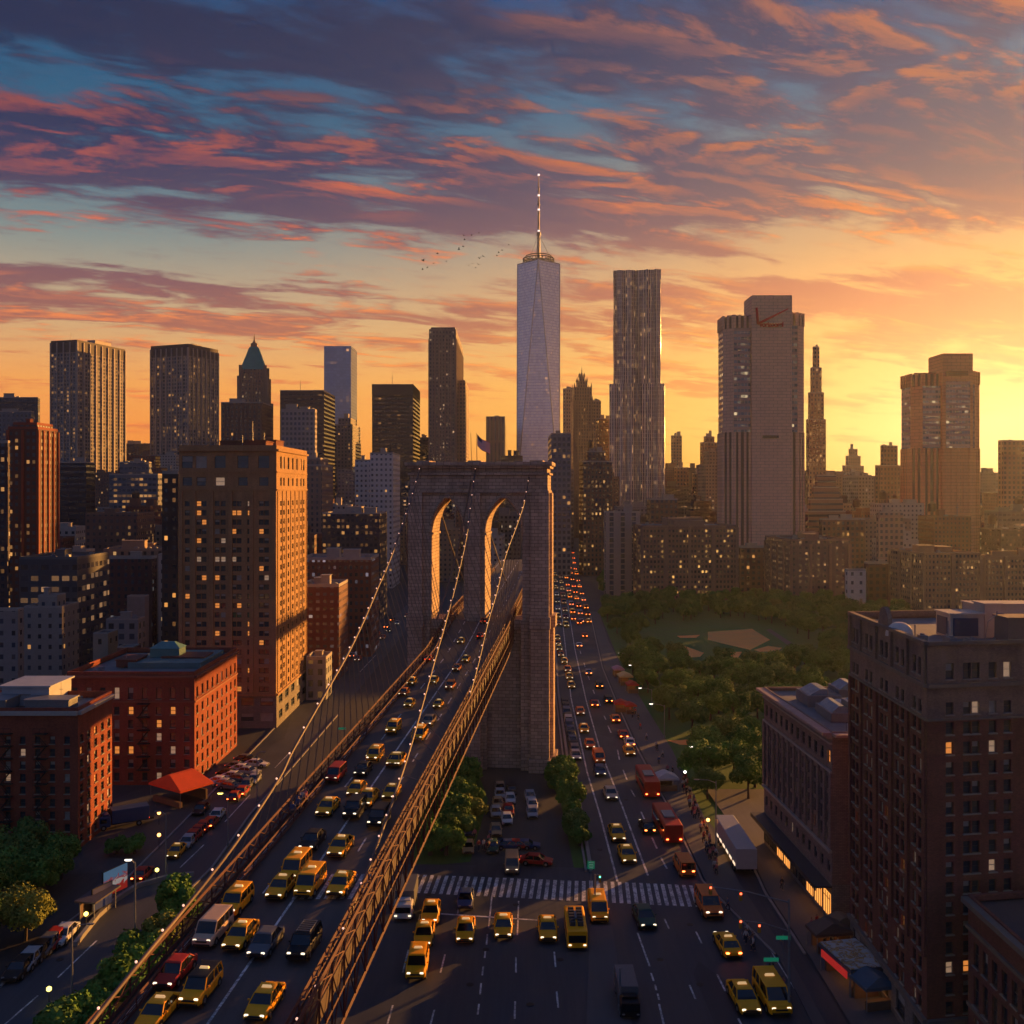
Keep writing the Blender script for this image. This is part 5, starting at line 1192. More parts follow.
fire_escape('nearest red brick block with a pale rooftop penthouse at the left edge', 11, [2.6+1.95*i for i in range(9)], 2.0)
# ---------------------------------------------------------------- trees
LEAF = bpy.data.materials.new('foliage'); LEAF.use_nodes = True
def leafmat():
    t = NT(LEAF.node_tree); b = LEAF.node_tree.nodes['Principled BSDF']
    oi = t.new('ShaderNodeObjectInfo'); P = t.new('ShaderNodeNewGeometry').outputs['Position']
    n = t.noise(P, .35, 4, .6); f = t.noise(P, 2.5, 2, .6)
    c = t.ramp(oi.outputs['Random'], [(0, (.032, .080, .014)), (.3, (.044, .100, .018)), (.6, (.058, .115, .018)), (.85, (.040, .085, .02)), (.96, (.06, .10, .020)), (.99, (.075, .10, .02)), (1, (.10, .11, .02))])
    t.put(b.inputs['Base Color'], t.v('SCALE', c, t.mr(t.m('ADD', t.m('MULTIPLY', n, .6), t.m('MULTIPLY', f, .4)), .3, .7, 1.0, 3.0, False)))
    b.inputs['Roughness'].default_value = .75; b.inputs['Specular IOR Level'].default_value = .15
leafmat()
BARK = mat('bark', (.09, .065, .05), .9, var=.3, scale=1.5)
def tree_meshes(rn, h, rad, n):
    tr = MB(); th = h*.45; tips = []
    tr.tube([(0, 0, 0), (rn.uniform(-.1, .1), rn.uniform(-.1, .1), th*.5), (rn.uniform(-.2, .2), rn.uniform(-.2, .2), th)], [.26, .2, .15], 7)
    for i in range(6):
        a = i*1.05+rn.uniform(-.3, .3); r = rad*rn.uniform(.35, .6); z = h*rn.uniform(.55, .85)
        tr.tube([(0, 0, th*rn.uniform(.7, 1)), (math.cos(a)*r*.5, math.sin(a)*r*.5, (th+z)/2), (math.cos(a)*r, math.sin(a)*r, z)], [.12, .08, .03], 5); tips.append((math.cos(a)*r, math.sin(a)*r, z))
    blobs = [(x, y, z, rad*rn.uniform(.35, .52)) for x, y, z in tips]+[(rn.uniform(-.3, .3)*rad, rn.uniform(-.3, .3)*rad, h*.8, rad*.5)]
    for i in range(7):
        a = rn.uniform(0, 6.28); r = rad*rn.uniform(.45, .8); blobs.append((math.cos(a)*r, math.sin(a)*r, h*rn.uniform(.42, .72), rad*rn.uniform(.24, .36)))
    cr = MB()
    for i in range(n):
        x, y, z, R_ = rn.choice(blobs)
        v = Vector((rn.gauss(0, 1), rn.gauss(0, 1), rn.gauss(0, 1)*.9+.15)).normalized()
        p = Vector((x, y, z))+v*R_*rn.uniform(.62, 1.05)
        if p.z < h*.25: continue
        nn = (v+Vector((rn.uniform(-.8, .8), rn.uniform(-.8, .8), rn.uniform(-.6, .8)))).normalized()
        a = nn.orthogonal().normalized(); b = nn.cross(a); th_ = rn.uniform(0, 3.14); a, b = a*math.cos(th_)+b*math.sin(th_), b*math.cos(th_)-a*math.sin(th_)
        s = rn.uniform(.10, .21)
        cr.quad([p-a*s-b*s*.6, p+a*s*.9-b*s*.5, p+a*s+b*s*.7, p-a*s*.7+b*s*.8], 0, [(0, 0)]*4)
    return tr.mesh('trunk', BARK), cr.mesh('crown', LEAF)
trn = random.Random(17)
TV = [tree_meshes(trn, trn.uniform(6.5, 8.5), trn.uniform(3.3, 4.2), 6500) for _ in range(6)]
SV = [tree_meshes(trn, trn.uniform(3.0, 4.0), trn.uniform(1.8, 2.4), 3600) for _ in range(3)]
TREES = []
def inpoly(x, y, poly):
    c = False; n = len(poly)
    for i in range(n):
        (x1, y1), (x2, y2) = poly[i], poly[(i+1) % n]
        if (y1 > y) != (y2 > y) and x < (x2-x1)*(y-y1)/(y2-y1)+x1: c = not c
    return c
def P2(v): return (512+v[0]/v[1]*F, HZ+CH/v[1]*F)
def scatter(poly_px, spacing, kind, jitter=.35, avoid=None, smin=.8, smax=1.15, tag_='park', seed=1):
    g = [G(*p) for p in poly_px]; q = [(p.x, p.y) for p in g]; rn = random.Random(seed)
    x0, x1 = min(p[0] for p in q), max(p[0] for p in q); y0, y1 = min(p[1] for p in q), max(p[1] for p in q)
    y = y0; row = 0
    while y < y1:
        x = x0+(row % 2)*spacing/2
        while x < x1:
            X, Y = x+rn.uniform(-jitter, jitter)*spacing, y+rn.uniform(-jitter, jitter)*spacing
            if inpoly(X, Y, q) and not (avoid and avoid(*P2((X, Y)), rn)): TREES.append((X, Y, kind, rn.uniform(smin, smax), tag_, rn.uniform(0, 6.28), rn.randrange(6)))
            x += spacing
        y += spacing*.87; row += 1
def park_avoid(px, py, rn):
    e = ((px-728)/80)**2+((py-648)/27)**2 < 1
    e = e or ((px-650)/50)**2+((py-628)/7)**2 < 1 and rn.random() < .6
    e = e or (abs(py-743-(px-700)*.05) < 7 and 664 < px < 745)
    pth = abs((px-768)*.62+629-py) < 6 and 762 < px < 810
    return e or pth or (720 < px < 770 and 800 < py < 832)
scatter([(600, 608), (618, 650), (640, 690), (676, 750), (702, 806), (722, 830), (742, 838), (762, 800), (790, 735), (860, 700), (935, 640), (885, 604), (640, 603)], 10.0, 't', avoid=park_avoid, seed=5)
scatter([(-60, 850), (60, 850), (72, 878), (78, 896), (48, 930), (26, 952), (-60, 1010)], 6.6, 't', smin=.8, smax=1.05, tag_='left', seed=2)
scatter([(62, 1045), (125, 985), (150, 945), (180, 912), (196, 900), (170, 940), (120, 985), (95, 1045)], 3.6, 's', tag_='verge', smin=.9, smax=1.3, seed=3)
scatter([(50, 1045), (125, 985), (150, 945), (185, 905), (200, 905), (196, 925), (150, 985), (110, 1060)], 3.6, 's', tag_='verge', smin=.9, smax=1.4, seed=8)
scatter([(418, 866), (462, 858), (478, 800), (468, 772), (440, 776), (425, 800), (418, 840)], 4.0, 's', tag_='garden', smin=1, smax=1.5, seed=4)
scatter([(551, 778), (560, 800), (572, 852), (584, 862), (578, 820), (566, 776)], 3.4, 's', tag_='strip', smin=.9, smax=1.3, seed=6)
scatter([(110, 862), (150, 858), (150, 846), (112, 846)], 4, 's', tag_='lot', seed=7)
scatter([(604, 596), (640, 590), (640, 575), (600, 580)], 8, 't', tag_='far', seed=9)
scatter([(866, 600), (930, 602), (925, 592), (870, 592)], 8, 't', tag_='farright', seed=10)
ORD = ['nearest', 'second nearest', 'third nearest', 'fourth nearest', 'fifth nearest', 'sixth nearest', 'seventh nearest', 'eighth nearest', 'ninth nearest', 'tenth nearest', 'eleventh nearest', 'twelfth nearest', 'thirteenth nearest', 'fourteenth nearest', 'fifteenth nearest', 'sixteenth nearest']
GRP = {'park': 'trees filling the park', 'left': 'trees in the bottom left corner', 'verge': 'bushes between the left street and the bridge', 'garden': 'garden trees under the bridge tower', 'strip': 'garden trees right of the under bridge street', 'lot': 'bushes beside the corner brick block', 'far': 'trees at the far park corner', 'farright': 'trees behind the right corner building'}
LB = {'park': 'round crowned green park tree', 'left': 'dark leafy tree in the bottom left corner', 'verge': 'low bushy tree between left street and bridge railing', 'garden': 'small dark garden tree left of the car park under the tower', 'strip': 'small tree in the strip right of the car park under the tower', 'lot': 'low bush beside the nearest red brick block', 'far': 'tree at the far corner of the park', 'farright': 'tree behind the right corner building'}
def emit_trees():
    for X, Y, k, s, tg, rz, v in sorted(TREES, key=lambda t: t[1]):
        px, py = P2((X, Y))
        if px < -60 or px > 1090: continue
        trm, crm = TV[v] if k == 't' else SV[v % 3]
        r = thing('tree' if k == 't' else 'small_tree', LB[tg] if tg != 'park' else None, 'tree', (X, Y, .05), rz, GRP[tg]); r.scale = (s, s, s*.95)
        if tg == 'park':
            rows = 'along the avenue pavement' if px < 640+ (py-690)*.42+14 else 'beside the clay ball field' if 618 < py < 672 and 640 < px < 830 else 'in the front half of the park' if py > 690 else 'in the middle of the park' if py > 640 else 'at the back of the park'
            r['label'] = 'round crowned green tree '+rows
            r['group'] = 'park trees '+rows
        inst(trm, 'trunk', r); inst(crm, 'crown', r)
emit_trees()
# ---------------------------------------------------------------- vehicles
def paint(name, c, rough=.3): return mat('paint_'+name, c, rough+.12, var=.10, scale=1.5, spec=.22, coat=0)
PC = {'yellow': paint('yellow', (1.0, .42, .008)), 'black': paint('black', (.012, .012, .015)), 'grey': paint('grey', (.12, .125, .135)), 'silver': paint('silver', (.36, .36, .37)),
      'white': paint('white', (.6, .58, .55)), 'red': paint('red', (.42, .03, .02)), 'orange': paint('orange', (.75, .18, .03)), 'blue': paint('blue', (.04, .07, .16)), 'cream': paint('cream', (.6, .42, .28)), 'green': paint('green', (.03, .09, .06)), 'tan': paint('tan', (.4, .26, .14))}
CG = mat('car_glass', (.008, .009, .012), .06, var=0, spec=.7); TYRE = mat('tyre', (.015, .015, .015), .8, var=0); RIM = mat('wheel_rim', (.35, .35, .36), .3, .7, 0)
HL = mat('headlight', (.9, .85, .7), .3, var=0, emit=(1, .82, .55), es=1.8); TL = mat('taillight', (.5, .02, .01), .3, var=0, emit=(1, .06, .02), es=2.5); TLX = mat('brake_light', (.5, .02, .01), .3, var=0, emit=(1, .16, .03), es=13)
LOFF = mat('lamp_off', (.3, .3, .3), .2, var=0); BUMP = mat('bumper_black', (.02, .02, .02), .5, var=0); SGN = mat('taxi_sign_lit', (.8, .6, .3), .5, var=0, emit=(1, .6, .25), es=.5)
def rr_ring(hw, z0, z1, y, c=.12):
    return [(-hw+c, y, z0), (hw-c, y, z0), (hw, y, z0+c), (hw, y, z1-c), (hw-c*1.4, y, z1), (-hw+c*1.4, y, z1), (-hw, y, z1-c), (-hw, y, z0+c)]
KS = {  # body stations (y, half width, bottom, belt); cabin (front base, rear base, front top, rear top, roof z, top half width); length
 'sedan': ([(-2.5, .74, .38, .60), (-2.36, .9, .26, .74), (-1.3, .97, .22, .90), (0, .98, .22, .94), (1.6, .97, .22, .98), (2.35, .9, .28, .94), (2.5, .76, .4, .78)], (-1.2, 1.85, -.42, 1.15, 1.44, .70)),
 'suv': ([(-2.45, .78, .42, .72), (-2.3, .93, .3, .95), (-1.35, .99, .26, 1.06), (0, 1.0, .26, 1.08), (1.7, .99, .26, 1.1), (2.3, .95, .32, 1.08), (2.42, .84, .42, .95)], (-1.3, 2.32, -.7, 2.1, 1.78, .80)),
 'van': ([(-2.55, .8, .42, .8), (-2.4, .94, .3, 1.0), (-1.6, .99, .26, 1.12), (0, 1.0, .26, 1.14), (2, 1.0, .26, 1.14), (2.5, .97, .3, 1.12), (2.58, .88, .4, 1.0)], (-1.75, 2.5, -1.1, 2.38, 1.95, .86))}
CARM = {}
def car_meshes(kind, col, taxi, rack=False, roof2=None):
    key = (kind, col, taxi, rack, roof2)
    if key in CARM: return CARM[key]
    st, (fb, rb, ft, rt, rz, tw) = KS[kind]; m = {}
    b = MB(); b.loft([rr_ring(hw, z0, z1, y, .1) for y, hw, z0, z1 in st])
    zb = st[3][3]-.04
    # roof skin and pillars
    def rect(y0, y1, hw, z): return [(-hw, y0, z), (hw, y0, z), (hw, y1, z), (-hw, y1, z)]
    b.loft([rect(ft-.06, rt+.05, tw+.02, rz-.03), rect(ft-.02, rt+.02, tw+.01, rz+.02), rect(ft+.2, rt-.2, tw-.18, rz+.05)], 1 if roof2 else 0)
    bw = .9
    for s in (-1, 1):
        b.tube([(s*bw, fb, zb), (s*tw, ft, rz)], .05, 4); b.tube([(s*bw, rb, zb), (s*tw, rt, rz)], .07, 4)
        b.tube([(s*(bw+.01), (fb+rb)/2, zb), (s*(tw+.01), (ft+rt)/2, rz)], .05, 4)
        b.box((s*1.06, fb+.45, zb+.12), (.16, .1, .12))
    if kind != 'sedan':
        for s in (-1, 1): b.tube([(s*(bw+.01), rb*.62, zb), (s*(tw+.01), rt*.62, rz)], .05, 4)
    b.box((0, st[0][0]+.02, .44), (1.5, .12, .16), 0, 2); b.box((0, st[-1][0]-.0, .46), (1.5, .12, .16), 0, 2); b.box((0, st[0][0]-.01, .62 if kind == 'sedan' else .74), (1.0, .1, .12), 0, 2)
    for s in (-1, 1):                                      # dark wheel arches, sill and door seams
        for yy in (st[0][0]+.95, st[-1][0]-1.0): b.loft([[(s*x, yy+math.cos(a)*.43, .36+math.sin(a)*.43) for a in [i*math.pi/6 for i in range(12)]] for x in ((.97, 1.0) if s > 0 else (1.0, .97))], 2)
        b.box((s*.985, 0, .3), (.05, 2.3, .14), 0, 2)
        for yy in (-.75, .3, 1.25): b.box((s*.993, yy, .68), (.012, .03, .5), 0, 2)
    if rack:
        for k in range(6): b.box((0, ft+.4+k*(rt-ft-.8)/5, rz+.14), (1.3, .07, .05), 0, 3)
        for s in (-1, 1): b.box((s*.62, (ft+rt)/2, rz+.1), (.05, rt-ft-.5, .07), 0, 3)
    m['body'] = b.mesh('body', [PC[col], PC[roof2] if roof2 else PC[col], BUMP, STEEL])
    g = MB(); g.loft([rect(fb-.0, rb+.0, bw, zb-.02), rect(ft, rt, tw, rz-.02)]); m['glass'] = g.mesh('cabin_glass', CG)
    w = MB(); w.loft([[(x, math.cos(a)*r, math.sin(a)*r) for a in [i*math.pi/7 for i in range(14)]] for x, r in ((-.12, .3), (-.1, .35), (.1, .35), (.12, .3))]); w.loft([[(x, math.cos(a)*.2, math.sin(a)*.2) for a in [i*math.pi/4 for i in range(8)]] for x in (-.14, .14)], 1)
    m['wheel'] = w.mesh('wheel', [TYRE, RIM])
    l = MB(); l.loft([rr_ring(.17, -.07, .08, y, .04) for y in (-.06, .06)]); 
    m['hl'] = l.mesh('headlight', HL); m['tl'] = l.mesh('taillight', TL); m['hlo'] = l.mesh('headlight', LOFF); m['tlb'] = l.mesh('taillight', TLX)
    s = MB(); s.loft([[(-.42, -.12, 0), (.42, -.12, 0), (.42, .12, 0), (-.42, .12, 0)], [(-.34, -.07, .18), (.34, -.07, .18), (.34, .07, .18), (-.34, .07, .18)]]); m['sign'] = s.mesh('roof_sign', SGN)
    m['dims'] = (st[0][0], st[-1][0], zb, rz, (ft+rt)/2, kind)
    CARM[key] = m; return m
def build_car(root, kind, col, taxi=False, far=False, on=True, brake=False, rack=False, roof2=None):
    m = car_meshes(kind, col, taxi, rack, roof2); y0, y1, zb, rz, ym, _ = m['dims']
    inst(m['body'], 'body', root); inst(m['glass'], 'cabin_glass', root)
    if not far:
        for x in (-.88, .88):
            for y in (y0+.95, y1-1.0): inst(m['wheel'], 'wheel', root, (x, y, .35))
    hz = .66 if kind == 'sedan' else .84
    for x in (-.62, .62):
        inst(m['hl'] if on else m['hlo'], 'headlight', root, (x, y0+.1, hz)); inst(m['tlb'] if brake else m['tl'] , 'taillight', root, (x, y1-.05, hz+.1))
    if taxi: inst(m['sign'], 'roof_sign', root, (0, ym, rz+.03))
def big_box_vehicle(root, L, W, H, col, cab=None, nwin=6, stripe=None, boxcol=None, on=True, brake=False, open_top=False):
    """bus, box truck or articulated trailer with its front at -y"""
    pm = PC[col]; z0 = .45
    def rings(y0, y1, hw, za, zb_, c=.12): return [rr_ring(hw-.06, za+.05, zb_-.05, y0, c), rr_ring(hw, za, zb_, y0+.15, c), rr_ring(hw, za, zb_, y1-.1, c), rr_ring(hw-.05, za+.05, zb_-.05, y1, c)]
    if cab is None:
        b = MB(); b.loft(rings(-L/2, L/2, W/2, z0, H)); 
        b.box((0, .6, H+.12), (W*.6, L*.28, .22), 0, 1); b.build('body', [pm, STEEL], root)
        g = MB(); g.box((0, -L/2-.005, H*.62), (W*.84, .06, H*.36)); g.build('windscreen', CG, root)
        for s in (-1, 1):
            for k in range(nwin):
                q = MB(); y = -L/2+.9+(L-1.6)*(k+.5)/nwin; q.box((s*(W/2+.003), y, H*.66), (.05, (L-1.6)/nwin*.84, H*.27)); q.build('side_window', CG, root)
        if open_top:
            for k in range(6):
                for s in (-1, 1): q = MB(); q.box((s*.5, -L/2+1.6+k*(L-2.6)/6, H+.26), (.7, .4, .5)); q.build('deck_seat', mat('seat_dark', (.05, .05, .06), .6, var=0), root)
    else:
        b = MB(); b.loft(rings(-L/2, -L/2+cab, W/2-.05, z0, H*.72)); b.box((0, -L/2+cab/2+.4, H*.78), (W*.7, cab*.4, .2)); b.build('cab', pm, root)
        g = MB(); g.box((0, -L/2-.005, H*.5), (W*.8, .06, H*.24)); g.build('windscreen', CG, root)
        for s in (-1, 1): q = MB(); q.box((s*(W/2-.04), -L/2+cab*.5, H*.5), (.05, cab*.45, H*.2)); q.build('side_window', CG, root)
        b = MB(); b.loft([rr_ring(W/2, .9, H, y, .05) for y in (-L/2+cab+.2, L/2)]); b.box((0, (cab)/2, .7), (W*.4, L-.4, .3), 0, 1); b.build('cargo_box', [PC[boxcol or 'white'], BUMP], root)
    w = MB(); r = .45
    w.loft([[(x, math.cos(a)*q, math.sin(a)*q) for a in [i*math.pi/7 for i in range(14)]] for x, q in ((-.14, r*.85), (-.12, r), (.12, r), (.14, r*.85))]); w.loft([[(x, math.cos(a)*.24, math.sin(a)*.24) for a in [i*math.pi/4 for i in range(8)]] for x in (-.16, .16)], 1)
    me = w.mesh('wheel', [TYRE, RIM])
    for y in (-L/2+1.1, L/2-1.6)+((L/2-2.7,) if L > 9 else ()):
        for x in (-W/2+.16, W/2-.16): inst(me, 'wheel', root, (x, y, r))
    m = car_meshes('suv', 'black', False)
    for x in (-W*.36, W*.36):
        inst(m['hl'] if on else m['hlo'], 'headlight', root, (x, -L/2-.03, .85)); inst(m['tlb'] if brake else m['tl'], 'taillight', root, (x, L/2+.03, 1.0))
VEH = []
def deck_at(px, py):
    d = 37.504/((py-HZ)/F+.05839); x = k_(px)*d; return x, d, dz(d)+.02
def V(place, px, py, kind, col, away=False, rz=None, scale=1.0, **k):
    if place == 'bridge':
        x, y, z = deck_at(px, py); h = -math.atan((xl(y+5)+xr(y+5)-xl(y-5)-xr(y-5))/20); scale *= .82 if y < 100 else .74 if y < 130 else .62
    else:
        p = G(px, py, .06); x, y, z = p.x, p.y, .065; h = 0
    if rz is not None: h = R(rz)
    VEH.append(dict(place=place, x=x, y=y, z=z, rz=h+(math.pi if away else 0), kind=kind, col=col, away=away, s=scale, k=k, px=px, py=py))
c2 = lambda x, y: (150+x/3.736, 750+y/3.736)
for x, y, kd, cl in ((30, 1005, 'sedan', 'yellow'), (95, 850, 'sedan', 'red'), (190, 915, 'suv', 'yellow'), (430, 965, 'sedan', 'yellow'), (235, 700, 'van', 'cream'), (322, 592, 'suv', 'yellow'), (340, 712, 'sedan', 'yellow'),
    (432, 740, 'sedan', 'grey'), (577, 750, 'suv', 'black'), (492, 530, 'sedan', 'yellow'), (598, 522, 'van', 'yellow'), (715, 520, 'sedan', 'yellow'), (712, 378, 'sedan', 'yellow'), (607, 355, 'sedan', 'black'), (665, 230, 'sedan', 'yellow'),
    (695, 108, 'van', 'red'), (797, 85, 'sedan', 'black'), (840, 22, 'sedan', 'yellow'), (915, 50, 'sedan', 'yellow'), (772, 160, 'sedan', 'yellow'), (815, 195, 'sedan', 'yellow'), (765, 240, 'suv', 'black'), (903, 172, 'sedan', 'yellow'), (855, 272, 'suv', 'black'), (545, 465, 'van', 'yellow')):
    rk = dict(rack=True) if (kd, cl) == ('suv', 'black') and x == 577 else dict(roof2='black') if (x, y) == (190, 915) else {}
    V('bridge', *c2(x, y), kd, cl, **rk)
c6 = lambda x, y: (300+x/4.6545, 600+y/4.6545)
for x, y, kd, cl in ((435, 612, 'suv', 'yellow'), (510, 492, 'sedan', 'yellow'), (645, 497, 'sedan', 'yellow'), (600, 577, 'sedan', 'tan'), (557, 645, 'van', 'yellow'), (485, 440, 'sedan', 'orange'), (520, 390, 'sedan', 'yellow'),
    (622, 385, 'sedan', 'yellow'), (700, 412, 'suv', 'orange'), (730, 326, 'sedan', 'orange'), (772, 285, 'sedan', 'yellow'), (600, 282, 'sedan', 'red'), (750, 200, 'sedan', 'yellow'), (855, 105, 'sedan', 'red'), (840, 175, 'sedan', 'red'), (350, 740, 'suv', 'yellow'), (455, 760, 'sedan', 'yellow')):
    V('bridge', *c6(x, y), kd, cl, away=cl in ('red', 'orange') and y < 300)
c3 = lambda x, y: (350+x/3.736, 750+y/3.736)
for x, y, kd, cl in ((252, 822, 'suv', 'yellow'), (278, 705, 'sedan', 'yellow'), (303, 622, 'sedan', 'yellow'), (432, 690, 'sedan', 'yellow'), (573, 675, 'sedan', 'yellow'), (738, 685, 'sedan', 'yellow')):
    V('square', *c3(x, y), kd, cl, scale=1.2)
V('square', 465.6, 903, 'sedan', 'blue', scale=1.1, on=False); V('square', 598, 915, 'van', 'yellow', scale=1.2)
V('square', 575.5, 938, 'opentop', 'yellow'); V('square', 406, 909, 'truck', 'white'); V('square', 512, 869, 'van', 'tan', scale=1.05); V('square', 536.5, 864, 'sedan', 'red', rz=80, on=False)
c4 = lambda x, y: (560+x/3.736, 750+y/3.736)
for x, y, kd, cl, aw, sc, rz in ((315, 640, 'sedan', 'green', 0, 1.2, None), (555, 600, 'suv', 'orange', 0, 1.35, 2), (625, 745, 'sedan', 'yellow', 1, 1.2, 3), (685, 945, 'sedan', 'yellow', 0, 1.25, 3), (792, 945, 'van', 'yellow', 0, 1.3, 3),
    (212, 325, 'sedan', 'yellow', 0, 1.2, 2), (250, 405, 'sedan', 'yellow', 0, 1.2, 2), (463, 452, 'van', 'orange', 1, 1.15, 3), (325, 298, 'sedan', 'black', 1, 1.1, 3), (188, 175, 'sedan', 'cream', 0, 1.15, 2), (148, 88, 'sedan', 'blue', 0, 1.1, 2), (145, 42, 'van', 'orange', 0, 1.1, 2), (58, 30, 'sedan', 'silver', 0, 1.1, 2), (258, 14, 'sedan', 'yellow', 0, 1.1, 2)):
    V('avenue', *c4(x, y), kd, cl, away=bool(aw), scale=sc, rz=(rz if rz is not None else 4), brake=bool(aw))
V('avenue', 667, 833, 'bus', 'red', away=True, rz=2); V('avenue', 647.5, 790, 'bus', 'red', away=True, rz=1); V('avenue', 627, 1004, 'truck', 'black', away=False, rz=0, scale=.85)
c7 = lambda x, y: (540+x/5.12, 600+y/5.12)
for x, y, kd, cl, aw in ((458, 742, 'sedan', 'white', 1), (425, 702, 'sedan', 'red', 1), (385, 620, 'sedan', 'orange', 1), (255, 752, 'sedan', 'orange', 0), (225, 672, 'sedan', 'yellow', 0), (205, 582, 'sedan', 'orange', 0), (277, 542, 'sedan', 'red', 1), (350, 525, 'suv', 'black', 1), (302, 450, 'suv', 'black', 1),
    (160, 447, 'sedan', 'yellow', 0), (150, 402, 'sedan', 'yellow', 0), (141, 364, 'sedan', 'orange', 0), (124, 322, 'sedan', 'yellow', 0), (106, 286, 'sedan', 'orange', 0), (98, 256, 'sedan', 'yellow', 0), (92, 228, 'sedan', 'orange', 0), (89, 202, 'sedan', 'yellow', 0), (200, 240, 'sedan', 'white', 1), (228, 190, 'sedan', 'red', 1), (200, 125, 'suv', 'red', 1), (247, 380, 'sedan', 'silver', 1)):
    V('avenue', *c7(x, y), kd, cl, away=bool(aw), scale=1.1, rz=0, brake=True)
vr = random.Random(77)
for i in range(62):                                       # far queue of traffic, in lanes
    py = 552+76*(i/62)**1.25+vr.uniform(-.7, .7)
    def edge(T):
        for (x0, y0), (x1, y1) in zip(T, T[1:]):
            if y1 <= py <= y0: return x0+(x1-x0)*(py-y0)/(y1-y0)
        return T[-1][0]
    a, b = edge(AV_L), edge(AV_R); ln = i % 5
    V('far avenue', a+(b-a)*(.1+.2*ln), py, vr.choice(('sedan', 'sedan', 'suv', 'van')), vr.choice(('yellow', 'red', 'orange', 'black', 'silver', 'yellow')), away=ln >= 2, rz=3, brake=True, scale=1.15)
for i, y in enumerate((545, 565, 588, 610, 632, 655, 678, 705, 730, 758, 786, 812)):
    x, yy = c7(128+(y-545)*.21, y); V('frontage lane', x, yy, vr.choice(('sedan', 'suv')), vr.choice(('black', 'silver', 'grey', 'blue')), rz=0, on=False, scale=1.0)
for x, y, cl in ((560, 175, 'silver'), (598, 192, 'white'), (552, 208, 'tan'), (545, 242, 'silver'), (592, 234, 'red'), (586, 268, 'white'), (545, 310, 'tan'), (672, 182, 'silver'), (681, 214, 'white'), (680, 244, 'silver'), (443, 312, 'blue'), (441, 374, 'tan'), (532, 372, 'green'), (604, 160, 'black'), (560, 150, 'grey')):
    V('car park', *c3(x, y), 'sedan' if cl != 'blue' else 'suv', cl, rz=3, on=False, scale=.95)
for x, cl in ((598, 'blue'), (628, 'red'), (658, 'blue')): V('car park', *c3(x, 367), 'sedan', cl, rz=88, on=False, scale=.9)
c1 = lambda x, y: (x/3.735, 750+y/3.735)
for x, y, cl in ((75, 832, 'black'), (112, 800, 'silver'), (145, 770, 'black'), (180, 742, 'grey'), (205, 722, 'red'), (238, 706, 'white')): V('left street kerb', *c1(x, y), 'sedan', cl, rz=1, on=False, scale=1.1)
c6b = lambda x, y: (80+x/4.196, 780+y/4.196)
for x, y, cl in ((262, 408, 'red'), (405, 312, 'yellow'), (452, 272, 'silver'), (478, 245, 'red'), (500, 225, 'red'), (522, 206, 'red'), (550, 190, 'red'), (575, 160, 'white'), (650, 80, 'red'), (682, 58, 'red'), (508, 135, 'black'), (700, 30, 'grey'), (730, 8, 'silver')): V('left street', *c6b(x, y), 'sedan', cl, away=cl == 'red', rz=1, on=cl in ('yellow', 'white'), brake=cl == 'red')
for i in range(12): V('side lot', 221+(i % 4)*8.5+(i//4)*5, 784-(i % 4)*7.5-(i//4)*.5+(i//4)*3, 'sedan', ('white', 'silver', 'grey', 'black')[(i*7+i//3) % 4], rz=78, on=False)
for i in range(14): V('far left street', 346+i*4+vr.uniform(-2, 2)+(i % 2)*8, 664-i*3.6, 'sedan', vr.choice(('red', 'orange', 'black', 'silver')), away=i % 2 == 0, rz=0, brake=True)
V('side lot', 122, 826, 'truck', 'blue', rz=-60)
TYPEN = {'sedan': 'sedan', 'suv': 'estate car', 'van': 'minivan', 'bus': 'long red bus', 'opentop': 'open top tour bus', 'truck': 'box truck'}
WHERE = {'bridge': 'on the bridge', 'square': 'on the crossroads before the zebra crossing', 'avenue': 'on the avenue', 'far avenue': 'in the far avenue jam', 'frontage lane': 'parked in the lane beside the bridge tower', 'car park': 'parked under the bridge tower', 'left street kerb': 'parked at the bottom left kerb', 'left street': 'on the left street', 'side lot': 'in the lot by the orange awning', 'far left street': 'on the left street beyond the cable'}
